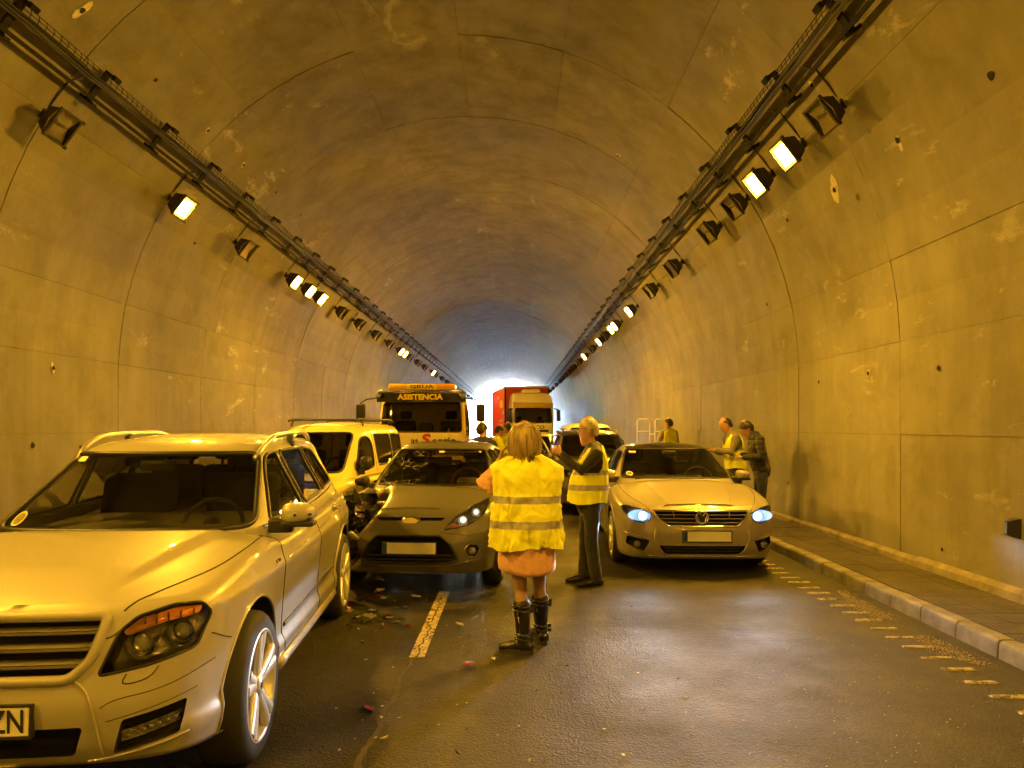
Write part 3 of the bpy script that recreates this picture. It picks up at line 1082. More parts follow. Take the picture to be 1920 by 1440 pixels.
def circ(cy, cz, r, a0=0, a1=360, n=32):
    return [(cy + r * math.cos(R(a0 + (a1 - a0) * k / n)), cz + r * math.sin(R(a0 + (a1 - a0) * k / n))) for k in range(n + (0 if a1 - a0 == 360 else 1))]

def arches(sh, body_name, parent, wheels, ra, mat_lip, zc, lip=.012):
    """wheel openings on both sides, with a rolled lip and a dark liner"""
    for sgn in (-1, 1):
        for y in wheels:
            poly = circ(y, zc, ra, -25, 205, 26)
            poly = [(a, max(b, -.2)) for a, b in poly]
            poly = poly + [(y - ra * .95, -.3), (y + ra * .95, -.3)]
            # ensure order
            fs = sh.cut(poly, 'x', sgn)
            bmesh.ops.delete(sh.bm, geom=fs, context='FACES')
            arc = circ(y, zc, ra, -18, 198, 26)
            P = []
            for a, b in arc:
                p, nn = sh.hit('x', a, max(b, .26), sgn)
                P.append(Vector((p.x, a, b)))
            V, F = tube(P, lip, 6)
            obj('arch_lip', V, F, mat_lip, parent, True)
            n_ = len(P)
            V = [tuple(p) for p in P] + [(p.x - sgn * .30, p.y, p.z) for p in P]
            F = [(i, i + 1, n_ + i + 1, n_ + i) for i in range(n_ - 1)]
            c = len(V); V.append((P[0].x - sgn * .30, y, zc))
            F += [(n_ + i, n_ + i + 1, c) for i in range(n_ - 1)]
            obj('wheel_well', V, F, M['gap'], parent)

def seat(parent, x, y, z, w_=.5, mat=None):
    b = MB()
    mat = mat or M['interior']
    b.rbox(x - w_ / 2, x + w_ / 2, y - .5, y + .05, z, z + .18, .05, 2)
    t = MB()
    t.rbox(x - w_ / 2, x + w_ / 2, -.07, .07, 0, .60, .06, 3)
    t.rbox(x - .14, x + .14, -.05, .05, .64, .84, .045, 3)
    t.rbox(x - .08, x - .06, -.01, .01, .56, .68, .004, 1); t.rbox(x + .06, x + .08, -.01, .01, .56, .68, .004, 1)
    t.xf(Matrix.Translation((0, y + .02, z + .12)) @ Matrix.Rotation(R(-16), 4, 'X'))
    b.add(t.V, t.F)
    return b.build('seat', mat, parent, True)

def steering(parent, x, y, z, r=.185, mat=None):
    b = MB()
    pts = [(r * math.cos(a), 0, r * math.sin(a)) for a in [2 * math.pi * k / 28 for k in range(28)]]
    b.tube(pts, .015, 6, closed=True)
    b.tube([(-r, 0, 0), (r, 0, 0)], .018, 6); b.tube([(0, 0, -r), (0, 0, 0)], .018, 6)
    b.lathe([(-.03, 0), (-.03, .055), (.02, .065), (.1, .04)], 14, 'y')
    b.xf(Matrix.Translation((x, y, z)) @ Matrix.Rotation(R(-24), 4, 'X'))
    return b.build('steering_wheel', mat or M['black'], parent, True)

def dash(parent, w_, y0, y1, z0, z1, mat=None):
    b = MB(); b.rbox(-w_, w_, y0, y1, z0, z1, .05, 3)
    return b.build('dashboard', mat or M['interior'], parent, True)

def mirror(parent, x, y, z, sgn, mat, w_=.2, h_=.14, d_=.11, low=None):
    b = MB()
    rings = []
    n_ = 28
    for (dy, s_) in [(-d_ * math.cos(R(q)), max(.02, math.sin(R(q)) ** .6)) for q in (1, 8, 18, 30, 45, 60, 75, 90)] + [(.02, .98)]:
        ring = []
        for k in range(n_):
            a = 2 * math.pi * k / n_
            cx = abs(math.cos(a)) ** .7 * math.copysign(1, math.cos(a)); cz = abs(math.sin(a)) ** .7 * math.copysign(1, math.sin(a))
            ring.append((x + sgn * (w_ / 2) + cx * w_ / 2 * s_, y + dy, z + cz * h_ / 2 * s_ * (1 - .12 * sgn * cx)))
        rings.append(ring)
    for r_ in rings: b.V += r_
    for j in range(len(rings) - 1):
        for k in range(n_): b.F.append((j * n_ + k, j * n_ + (k + 1) % n_, (j + 1) * n_ + (k + 1) % n_, (j + 1) * n_ + k))
    b.F.append(tuple(range(n_)))
    o = b.build('mirror', mat, parent, True)
    g = MB(); g.V = rings[-1]; g.F = [tuple(range(n_))]
    g.build('mirror_glass', M['chrome'], o)
    f = MB(); f.rbox(x - sgn * .07, x + sgn * .07, y - .05, y + .03, z - h_ / 2 - .05, z - h_ / 2 + .03, .012, 2) if sgn > 0 else f.rbox(x - .07, x + .07, y - .05, y + .03, z - h_ / 2 - .05, z - h_ / 2 + .03, .012, 2)
    f.build('mirror_foot', M['black'], o, True)
    if low:
        f = MB(); f.rbox(x + (.01 if sgn > 0 else -w_ + .0), x + (w_ if sgn > 0 else -.01), y - d_ * .8, y + .015, z - h_ / 2 - .012, z - h_ / 2 + .02, .01, 2)
        f.build('mirror_base', M['black'], o, True)
    return o

def plate(parent, x, y, z, tilt=0.0, letters=None, w_=.52, h_=.11):
    b = MB().rbox(-w_ / 2, w_ / 2, -.006, .004, -h_ / 2, h_ / 2, .003, 1)
    mt = Matrix.Translation((x, y, z)) @ Matrix.Rotation(tilt, 4, 'X')
    o = b.xf(mt).build('number_plate', M['plate'], parent)
    e = MB().box(-w_ / 2 + .003, -w_ / 2 + .045, -.0075, -.006, -h_ / 2 + .003, h_ / 2 - .003).xf(mt).build('country_band', M['euro'], o)
    f = MB()
    for a in ((-w_ / 2 - .008, w_ / 2 + .008, -h_ / 2 - .01, -h_ / 2), (-w_ / 2 - .008, w_ / 2 + .008, h_ / 2, h_ / 2 + .008), (-w_ / 2 - .008, -w_ / 2, -h_ / 2, h_ / 2), (w_ / 2, w_ / 2 + .008, -h_ / 2, h_ / 2)):
        f.box(a[0], a[1], -.008, .02, a[2], a[3])
    f.xf(mt).build('plate_frame', M['black'], o)
    if letters:
        text_mesh('lettering', letters, .125, M['ink'], o, (x + w_ / 2 - .015, y - .0085, z - .002), (R(90), 0, 0), .001, .0012, 0, 'RIGHT', .72)
    return o

def lampbowl(name, x, y, z, r, parent, depth=.07, lens=True, mat=None):
    b = MB().lathe([(y, r), (y + depth * .3, r * .9), (y + depth * .8, r * .55), (y + depth, .0)], 20, 'y', (x, 0, z))
    o = b.build(name, mat or M['chrome'], parent, True)
    if lens:
        MB().lathe([(y + depth * .15, 0), (y + depth * .2, r * .35), (y + depth * .45, r * .6), (y + depth * .6, r * .62)], 18, 'y', (x, 0, z)).build('projector', M['bulbglass'], o, True)
        MB().lathe([(y + depth * .35, r * .62), (y + depth * .3, r * .72), (y + depth * .45, r * .75)], 18, 'y', (x, 0, z)).build('bezel', M['chrome'], o, True)
    return o

def headlamp(sh, poly, parent, bowls, depth=.13, inner=None, amber=None, sgn=1, step=.03, lens_mat=None):
    """clear lens following the body, dark bucket behind it, reflector bowls inside"""
    poly = [(sgn * a, b) for a, b in poly]
    fs = sh.cut(poly, 'y', -1)
    root = sh.take(fs, 'headlight', lens_mat or M['lens'], parent)
    bk = sh.recess(poly, 'y', -1, depth, 'bucket', inner or M['black'], root, step)
    sh.seal(poly, 'y', -1, 'headlight_seal', M['seal'], root, .006)
    for (x, z, r, dd) in bowls:
        p, nn = sh.hit('y', sgn * x, z, -1)
        lampbowl('reflector_bowl', sgn * x, p.y + dd, z, r, root)
    if amber:
        am = [(sgn * a, b) for a, b in amber]
        P = sh.outline(am, 'y', -1, .03)
        V = [p + Vector((0, .035, 0)) for p in P]
        c = sum(V, Vector()) / len(V)
        V.append(c)
        obj('indicator', V, [(i, (i + 1) % (len(V) - 1), len(V) - 1) for i in range(len(V) - 1)], M['amber'], root)
    return root

def glaze(gh, poly, axis, sign, name, mat, parent, seal=.014, keep=None, r=.04, n=4, off=-.004, frame=None):
    pl = rpoly(poly, r, n)
    fs = gh.cut(pl, axis, sign, keep)
    o = gh.take(fs, name, mat, parent, off)
    if o is None: return None
    if seal: gh.seal(pl, axis, sign, 'window_seal', frame or M['seal'], o, seal)
    return o

def crossline(sh, pts, axis, sign, name, mat, parent, r=.004, off=.0):
    if len(pts) > 2: pts = [tuple(p) for p in chaikin(pts, 3)]
    return sh.seal(pts, axis, sign, name, mat, parent, r, closed=False, off=off)

def levels(*segs):
    out = []
    for a, b, n_ in segs: out += list(np.linspace(a, b, n_, endpoint=False))
    return out + [1.0]

# ------------------------------------------------------------------ silver SUV (nearest car)
def build_suv():
    P = paint('silver_paint', (.40, .387, .36), .4, .34)
    yaw = R(4.6)
    root = empty('parked_suv', (-2.11, 2.80, 0), yaw, 'silver boxy SUV with roof rails and a crumpled rear corner', 'car')
    plan = [(0, 0), (.40, .0), (.62, .035), (.78, .13), (.86, .32), (.885, .60), (.90, 1.0), (.915, 1.7), (.92, 2.5), (.915, 3.4), (.895, 4.0), (.86, 4.3), (.72, 4.47), (.4, 4.52), (0, 4.53)]
    hood = pch([0, .06, .25, .6, 1.0, 1.25, 1.45, 4.0, 4.53], [.885, .915, .975, 1.03, 1.075, 1.09, 1.06, 1.10, 1.02])
    def zt(x, y):
        z = hood(y)
        ax = np.abs(x)
        f = np.clip(1 - (y - .2) / 1.2, 0, 1)
        dome = .030 * (1 / (1 + np.exp((ax - (.40 + .17 * np.clip(y, 0, 1.2))) * 95)))
        fall = .055 * np.clip((ax - .45) / .45, 0, 1) ** 2
        return z - fall + dome * np.clip((1.35 - y) * 4, 0, 1) * np.clip(y * 2.2, 0, 1) ** 2 - .02
    zbf = pch([0, .3, .9, 3.6, 4.2, 4.53], [.33, .30, .26, .26, .30, .36])
    sd_ = pch([.2, .3, .42, .47, .62, .80, .87, .90, .95, 1.02, 1.12], [.06, .035, .012, .03, .02, .004, .0, .012, .03, .055, .10])
    def side(z, y):
        # fender flares around the wheels
        fl = .022 * (np.exp(-((y - .80) / .42) ** 2) + np.exp(-((y - 3.56) / .42) ** 2)) * np.clip((.86 - z) / .2, 0, 1)
        return sd_(z) - fl
    fr = pch([.2, .33, .40, .55, .64, .78, .90, 1.0], [.10, .05, .02, .0, .015, .05, .10, .17])
    rr_ = pch([.2, .35, .5, .6, .75, 1.0, 1.1], [.06, .02, .0, .0, .06, .10, .13])
    wf = lambda y: np.clip(1 - y / 1.0, 0, 1) ** 2
    wr = lambda y: np.clip(1 - (4.53 - y) / .9, 0, 1) ** 2
    def deform(V):
        # struck rear corner, pushed in on the camera-right side
        d = np.exp(-(((V[:, 0] - .86) / .22) ** 2 + ((V[:, 1] - 4.45) / .25) ** 2 + ((V[:, 2] - .75) / .35) ** 2))
        V[:, 1] -= .12 * d; V[:, 0] -= .06 * d
        return V
    lv = levels((0, .10, 3), (.10, .85, 30), (.85, 1, 12))
    sh = Shell(plan, 120, lv, zt, lambda x, y: zbf(y), side, fr, rr_, wf, wr, .035, 72, deform)
    # greenhouse
    gplan = [(0, 1.10), (.40, 1.12), (.62, 1.19), (.76, 1.36), (.815, 1.7), (.835, 2.2), (.835, 3.2), (.81, 3.9), (.76, 4.15), (.5, 4.26), (0, 4.28)]
    gtop = pch([1.0, 1.9, 2.3, 3.0, 3.8, 4.3], [1.50, 1.535, 1.575, 1.60, 1.575, 1.52])
    gzt = lambda x, y: gtop(y) - .05 * (np.abs(x) / .62) ** 2.5
    gs = pch([1.0, 1.06, 1.2, 1.45, 1.60], [.0, .02, .085, .20, .24])
    gf = pch([1.0, 1.60], [.0, 1.02])
    gr_ = pch([1.0, 1.2, 1.6], [.0, .06, .26])
    glen = 3.18
    gh = Shell(gplan, 110, levels((0, .8, 22), (.8, 1, 12)), gzt, lambda x, y: 1.0 + 0 * y, lambda z, y: gs(z), gf, gr_,
               lambda y: np.clip(1 - (y - 1.10) / glen, 0, 1), lambda y: np.clip(1 - (4.28 - y) / glen, 0, 1), .07, 30, None, bottom=False)
    glaze(gh, [(-.71, 1.075), (.71, 1.075), (.565, 1.475), (-.565, 1.475)], 'y', -1, 'windscreen', M['glass'], root, .02, r=.06)
    for sg in (-1, 1):
        glaze(gh, [(1.62, 1.085, .03), (2.36, 1.105), (2.34, 1.475), (2.14, 1.462, .2)], 'x', sg, 'window', M['glass'], root, .013)
        glaze(gh, [(2.46, 1.108), (3.16, 1.13), (3.04, 1.485), (2.43, 1.478)], 'x', sg, 'window', M['glass'], root, .013)
        glaze(gh, [(3.26, 1.135), (3.80, 1.17, .06), (3.55, 1.455, .12), (3.13, 1.483)], 'x', sg, 'window', M['glassdark'], root, .013)
        for pl in ([(2.375, 1.10), (2.445, 1.10), (2.415, 1.482), (2.352, 1.478)], [(3.172, 1.128), (3.25, 1.13), (3.12, 1.487), (3.052, 1.487)]):
            gh.take(gh.cut(pl, 'x', sg), 'pillar_trim', M['gloss'], root)
        # chrome belt strip
        crossline(gh, [(1.5, 1.062), (2.4, 1.078), (3.2, 1.10), (3.85, 1.14)], 'x', sg, 'belt_trim', M['chrome'], root, .008)
    glaze(gh, [(-.62, 1.12), (.62, 1.12), (.52, 1.44), (-.52, 1.44)], 'y', 1, 'rear_window', M['glass'], root, .015)
    gh.finish('cabin_frame', P, root)
    # wheels
    for sg in (-1, 1):
        wheel(root, sg * .80, .80, .365, .235, sg, 'five_twin')
        wheel(root, sg * .80, 3.555, .365, .235, sg, 'five_twin')
    arches(sh, 'body', root, (.80, 3.555), .425, P, .375, .009)
    # grille with three slats
    gp = rpoly([(-.50, .895), (.50, .895), (.46, .74), (.385, .665), (-.385, .665), (-.46, .74)], .035, 4)
    bmesh.ops.delete(sh.bm, geom=sh.cut(gp, 'y', -1), context='FACES')
    gr = sh.recess(gp, 'y', -1, .10, 'grille', M['gap'], root)
    sh.seal(gp, 'y', -1, 'grille_surround', P, gr, .022, k=8)
    for (z, hw) in ((.835, .475), (.775, .455), (.715, .42)):
        pts = []
        for k in range(21):
            x = -hw + 2 * hw * k / 20
            p, nn = sh.hit('y', x, z, -1)
            pts.append((x, p.y + .018, z - .012 * (abs(x) / hw) ** 6 * 0))
        b = MB()
        for (px, py, pz) in pts: b.V += [(px, py - .012, pz - .004), (px, py - .012, pz + .004), (px, py + .05, pz + .010), (px, py + .05, pz - .004)]
        for k in range(20):
            for j in range(4): b.F.append((k * 4 + j, k * 4 + (j + 1) % 4, (k + 1) * 4 + (j + 1) % 4, (k + 1) * 4 + j))
        b.build('slat', P, gr)
        b = MB()
        for (px, py, pz) in pts: b.V += [(px, py - .016, pz - .006), (px, py - .016, pz + .006), (px, py - .008, pz + .006), (px, py - .008, pz - .006)]
        for k in range(20):
            for j in range(4): b.F.append((k * 4 + j, k * 4 + (j + 1) % 4, (k + 1) * 4 + (j + 1) % 4, (k + 1) * 4 + j))
        b.build('slat_trim', M['chrome'], gr)
    # headlights
    hp = rpoly([(.485, .675), (.545, .835), (.60, .885), (.72, .915), (.805, .905), (.835, .86), (.80, .735), (.66, .70)], .02, 3)
    ap = rpoly([(.545, .825), (.60, .868), (.72, .898), (.80, .89), (.795, .86), (.70, .85), (.56, .808)], .01, 2)
    for sg in (-1, 1):
        hd = headlamp(sh, hp, root, [(.60, .765, .062, .05), (.735, .795, .058, .05)], .15, M['darkchrome'], ap, sg)
        for k in range(5):
            x = .62 + .04 * k
            p, nn = sh.hit('y', sg * x, .87, -1)
            MB().rbox(sg * x - .004, sg * x + .004, p.y + .02, p.y + .034, .845, .885, .002, 1).build('indicator_rib', M['chrome'], hd)
        crossline(sh, [(sg * .555, .845), (sg * .52, .815), (sg * .495, .81)], 'y', -1, 'bonnet_gap', M['gap'], root, .003)
        # washer cover
        crossline(sh, [(sg * .585, .675), (sg * .565, .632), (sg * .66, .645), (sg * .69, .69)], 'y', -1, 'washer_cover_gap', M['gap'], root, .0025)
        # fog opening
        fp = rpoly([(.575, .50), (.775, .535), (.755, .405), (.535, .36)], .012, 3)
        fpp = [(sg * a, b) for a, b in fp]
        bmesh.ops.delete(sh.bm, geom=sh.cut(fpp, 'y', -1), context='FACES')
        fo = sh.recess(fpp, 'y', -1, .07, 'fog_lamp', M['gap'], root)
        b = MB(); pts = []
        for k in range(9):
            x = .56 + .20 * k / 8; z = .425 + .045 * k / 8
            p, nn = sh.hit('y', sg * x, z, -1)
            pts.append((sg * x, p.y + .025, z))
        for (px, py, pz) in pts: b.V += [(px, py, pz - .022), (px, py, pz + .022), (px, py + .03, pz + .022), (px, py + .03, pz - .022)]
        for k in range(8):
            for j in range(4): b.F.append((k * 4 + j, k * 4 + (j + 1) % 4, (k + 1) * 4 + (j + 1) % 4, (k + 1) * 4 + j))
        b.build('running_light', M['darkchrome'], fo)
        for k in range(5):
            px, py, pz = pts[3 + k]
            MB().lathe([(py - .003, 0), (py - .003, .009), (py, .011)], 10, 'y', (px, 0, pz)).build('diode', M['chrome'], fo, True)
        # bumper creases
        crossline(sh, [(sg * .40, .665), (sg * .47, .60), (sg * .50, .36)], 'y', -1, 'bumper_crease', P, root, .006)
        crossline(sh, [(sg * .50, .555), (sg * .55, .585), (sg * .70, .60), (sg * .84, .65)], 'y', -1, 'bumper_gap', M['gap'], root, .002)
        crossline(sh, [(sg * .52, .50), (sg * .66, .53), (sg * .80, .565)], 'y', -1, 'bumper_gap', M['gap'], root, .0016)
        crossline(sh, [(sg * .44, .335), (sg * .53, .345), (sg * .78, .395)], 'y', -1, 'bumper_crease', P, root, .007)
        # bumper to wing gap and wing line
        crossline(sh, [(.30, .765), (.40, .72), (.46, .70)], 'x', sg, 'wing_gap', M['gap'], root, .003)
        # doors
        crossline(sh, [(1.42, 1.03), (1.36, .9), (1.33, .70), (1.36, .42), (1.42, .34)], 'x', sg, 'door_gap', M['gap'], root, .0038)
        crossline(sh, [(2.42, 1.07), (2.42, .34)], 'x', sg, 'door_gap', M['gap'], root, .0038)
        crossline(sh, [(3.42, 1.09), (3.44, .92), (3.30, .80), (3.10, .60), (3.05, .36)], 'x', sg, 'door_gap', M['gap'], root, .0038)
        crossline(sh, [(1.42, .345), (3.06, .345)], 'x', sg, 'door_gap', M['gap'], root, .0038)
        # rubbing strip and sill
        crossline(sh, [(1.40, .505), (2.40, .515), (3.02, .525)], 'x', sg, 'rubbing_strip', M['black'], root, .014)
        V, F = tube([sh.hit('x', y, .345, sg)[0] + Vector((-sg * .016, 0, -.035)) for y in np.linspace(1.28, 3.08, 14)], .04, 10)
        obj('sill', V, F, P, root, True)
        # shoulder crease
        crossline(sh, [(1.45, .885), (2.2, .905), (3.2, .935), (4.2, .96)], 'x', sg, 'shoulder_crease', P, root, .006)
        for y in (2.20, 3.24):
            p, nn = sh.hit('x', y, .985, sg)
            d = MB().rbox(p.x - .02, p.x + .02, y - .055, y + .055, .955, 1.005, .018, 2).build('handle_cup', P, root, True)
            V, F = tube([(p.x + sg * .005, y - .085, .98), (p.x + sg * .035, y - .06, .985), (p.x + sg * .037, y + .06, .985), (p.x + sg * .005, y + .085, .98)], .013, 6)
            obj('door_handle', V, F, M['chrome'], root, True)
        p, nn = sh.hit('x', 1.24, .90, sg)
        MB().rbox(p.x - .01, p.x + .006, 1.20, 1.275, .893, .912, .003, 1).build('wing_badge', M['chrome'], root, True)
        # mirror with two dark slots of the indicator
        mo = mirror(root, sg * .845, 1.53, 1.135, sg, P, .20, .125, .11, True)
        for k, zz in enumerate((1.135, 1.11)):
            MB().rbox(*(sorted((sg * .93, sg * 1.035))), 1.53 - .088 + .02 * k * 0, 1.53 - .06, zz - .005, zz + .005, .002, 1).build('mirror_slot', M['gap'], mo)
        # roof rails
        pts = []
        for k, y in enumerate(np.linspace(2.02, 3.78, 22)):
            t = k / 21
            lift = .088 * min(1, 4.6 * min(t, 1 - t)) ** .6
            x = .555 + .05 * math.sin(math.pi * t) ** .5
            pts.append((sg * x, y, gh.hit('z', sg * x, y, 1)[0].z - .008 + lift))
        V, F = tube(pts, .017, 8)
        rl = obj('roof_rail', V, F, M['rail'], root, True)
        MB().rbox(*(sorted((sg * .58, sg * .625))), 2.84, 2.92, 1.48, pts[11][2], .008, 1).build('rail_post', M['black'], rl, True)
    # bonnet shut lines and creases
    for sg in (-1, 1):
        crossline(sh, [(sg * .545, .13), (sg * .655, .32), (sg * .765, .62), (sg * .80, 1.0), (sg * .80, 1.30)], 'z', 1, 'bonnet_gap', M['gap'], root, .0035)
    # lower intake
    ip = rpoly([(-.44, .485), (.44, .485), (.40, .365), (-.40, .365)], .02, 3)
    bmesh.ops.delete(sh.bm, geom=sh.cut(ip, 'y', -1), context='FACES')
    sh.recess(ip, 'y', -1, .12, 'lower_intake', M['gap'], root)
    p, nn = sh.hit('y', 0, .57, -1)
    plate(root, 0, p.y - .012, .525, R(-3), 'ZN')
    # tail lamp and a torn rear bumper end
    tl = rpoly([(.70, .80), (.86, .80), (.84, 1.0), (.70, 1.0)], .03, 3)
    for sg in (-1, 1):
        sh.take(sh.cut([(sg * a, b) for a, b in tl], 'y', 1), 'tail_light', M['tail'], root)
    V, F = tube([(.905, 3.99, .66), (.925, 4.15, .60), (.925, 4.34, .55), (.90, 4.50, .53), (.80, 4.55, .53)], [.02, .028, .03, .03, .02], 8)
    obj('torn_bumper', V, F, P, root, True)
    be = MB().lathe([(-.02, 0), (-.03, .05), (.0, .085), (.10, .09), (.12, .05)], 16, 'y').xf(Matrix.Translation((.86, 4.44, .47)) @ Matrix.Diagonal((1.0, 1, .6, 1)))
    be.build('bumper_end', M['black'], root, True)
    sh.finish('body', P, root)
    # interior
    for x in (-.36, .36): seat(root, x, 2.35, .62, .5)
    for x in (-.4, .0, .4): seat(root, x, 3.2, .64, .42)
    dash(root, .72, 1.30, 1.75, .78, 1.04)
    steering(root, .36, 1.80, 1.02)
    MB().rbox(-.8, .8, 1.3, 4.0, .45, .55, .02, 1).build('cabin_floor', M['interior'], root)
    MB().rbox(-.11, .11, 1.86, 1.88, 1.37, 1.44, .01, 1).build('rear_view_mirror', M['black'], root, True)
    # windscreen stickers
    def stick(x, z, w_, h_, mat, rnd, name):
        pts = []
        k = 20 if rnd else 4
        for i in range(k):
            a = 2 * math.pi * i / k + (0 if rnd else math.pi / 4)
            qx, qz = (x + w_ / 2 * math.cos(a), z + h_ / 2 * math.sin(a)) if rnd else (x + w_ / 2 * (1 if math.cos(a) > 0 else -1), z + h_ / 2 * (1 if math.sin(a) > 0 else -1))
            p, nn = gh.hit('y', qx, qz, -1); pts.append(p + Vector((0, -.001, 0)))
        return obj(name, pts, [tuple(range(k))], mat, root)
    stick(-.49, 1.445, .065, .03, M['sticker'], False, 'sticker')
    r_ = stick(-.585, 1.13, .088, .07, M['sticker_y'], True, 'emission_sticker')
    r2 = stick(-.585, 1.13, .068, .052, M['sticker_g'], True, 'emission_sticker_face')
    return root
M['gloss'] = Mat('gloss_black', (.012, .012, .012), .12, coat=1).m
M['rail'] = flat('satin_rail', (.62, .61, .58), .3, .9)
M['tail'] = Mat('tail_lamp_red', (.35, .01, .01), .15, coat=1).m
M['sticker'] = flat('sticker_white', (.7, .7, .62), .6)
M['sticker_y'] = flat('sticker_yellow', (.62, .55, .12), .6)
M['sticker_g'] = flat('sticker_olive', (.16, .15, .08), .6, var=.6, scale=60)
suv = build_suv()
# ------------------------------------------------------------------ shared recipe for the other passenger cars
def make_body(root, P, spec):
    L = spec['L']
    plan = spec['plan']
    W = max(p[0] for p in plan)
    prof = pch(*zip(*spec['top']))
    crown = spec.get('crown', .06)
    cow = spec['cowl']
    def zt(x, y):
        ax = np.abs(x) / W
        return prof(y) - crown * np.clip(ax, 0, 1.2) ** 2.2 + spec.get('dome', 0) * (1 / (1 + np.exp((np.abs(x) - (.34 + .2 * np.clip(y, 0, 1.2))) * 45))) * np.clip((cow + .1 - y) * 4, 0, 1) * np.clip(y * 2, 0, 1)
    bot = pch(*zip(*spec['bot']))
    sd_ = pch(*zip(*spec['side']))
    wy = spec['wheels']
    def side(z, y):
        fl = spec.get('flare', .018) * sum(np.exp(-((y - q) / .40) ** 2) for q in wy) * np.clip((.85 - z) / .2, 0, 1)
        return sd_(z) - fl
    fr = pch(*zip(*spec['front'])); rr_ = pch(*zip(*spec['rear']))
    fd = spec.get('fdepth', 1.0)
    sh = Shell(plan, spec.get('n', 100), levels((0, .10, 3), (.10, .85, 24), (.85, 1, 10)), zt, lambda x, y: bot(y), side, fr, rr_,
               lambda y: np.clip(1 - y / fd, 0, 1) ** 2, lambda y: np.clip(1 - (L - y) / .9, 0, 1) ** 2, spec.get('rtop', .05), 30, spec.get('deform'))
    g = spec['gh']
    gp = g['plan']; y0, y1 = gp[0][1], gp[-1][1]; ln = y1 - y0
    gtop = pch(*zip(*g['top'])); gw = max(p[0] for p in gp)
    gzt = lambda x, y: gtop(y) - g.get('crown', .05) * (np.abs(x) / (gw * .75)) ** 2.5
    gs = pch(*zip(*g['side'])); gf = pch(*zip(*g['front'])); gr_ = pch(*zip(*g['rear']))
    gh = Shell(gp, 90, levels((0, .8, 18), (.8, 1, 10)), gzt, lambda x, y: g['z0'] + 0 * y, lambda z, y: gs(z), gf, gr_,
               lambda y: np.clip(1 - (y - y0) / ln, 0, 1), lambda y: np.clip(1 - (y1 - y) / ln, 0, 1), g.get('rtop', .07), 24, g.get('deform'), bottom=False)
    return sh, gh

def hole(sh, poly, depth, name, parent, mat=None, surround=None, sr=.012, axis='y', sign=-1):
    bmesh.ops.delete(sh.bm, geom=sh.cut(poly, axis, sign), context='FACES')
    o = sh.recess(poly, axis, sign, depth, name, mat or M['gap'], parent)
    if surround is not None: sh.seal(poly, axis, sign, name + '_surround', surround, o, sr, k=8)
    return o

def bars(sh, parent, zs, hw, mat, th=.008, dep=.03, inset=.02, name='slat', x0=None):
    for z, h in zip(zs, hw):
        a, b_ = (-h, h) if x0 is None else (x0, h)
        V = []; n_ = 16
        for k in range(n_ + 1):
            x = a + (b_ - a) * k / n_
            p, nn = sh.hit('y', x, z, -1)
            V += [(x, p.y + inset, z - th), (x, p.y + inset, z + th), (x, p.y + inset + dep, z + th * 1.6), (x, p.y + inset + dep, z - th)]
        F = [(k * 4 + j, k * 4 + (j + 1) % 4, (k + 1) * 4 + (j + 1) % 4, (k + 1) * 4 + j) for k in range(n_) for j in range(4)]
        obj(name, V, F, mat, parent)

def handles(sh, root, spots, mat):
    for sg in (-1, 1):
        for y, z in spots:
            p, nn = sh.hit('x', y, z, sg)
            V, F = tube([(p.x + sg * .0, y - .09, z), (p.x + sg * .03, y - .06, z + .003), (p.x + sg * .032, y + .06, z + .003), (p.x + sg * .0, y + .09, z)], .013, 6)
            obj('door_handle', V, F, mat, root, True)

def sticker(gh, root, x, z, w_, h_, mat, rnd, name):
    pts = []
    k = 20 if rnd else 4
    for i in range(k):
        a = 2 * math.pi * i / k + (0 if rnd else math.pi / 4)
        qx, qz = (x + w_ / 2 * math.cos(a), z + h_ / 2 * math.sin(a)) if rnd else (x + w_ / 2 * (1 if math.cos(a) > 0 else -1), z + h_ / 2 * (1 if math.sin(a) > 0 else -1))
        p, nn = gh.hit('y', qx, qz, -1); pts.append(p + Vector((0, -.001, 0)))
    return obj(name, pts, [tuple(range(k))], mat, root)

def wiper(gh, root, pts):
    V, F = tube([gh.hit('y', x, z, -1)[0] + Vector((0, -.012, 0)) for x, z in pts], .008, 5)
    return obj('wiper', V, F, M['black'], root, True)

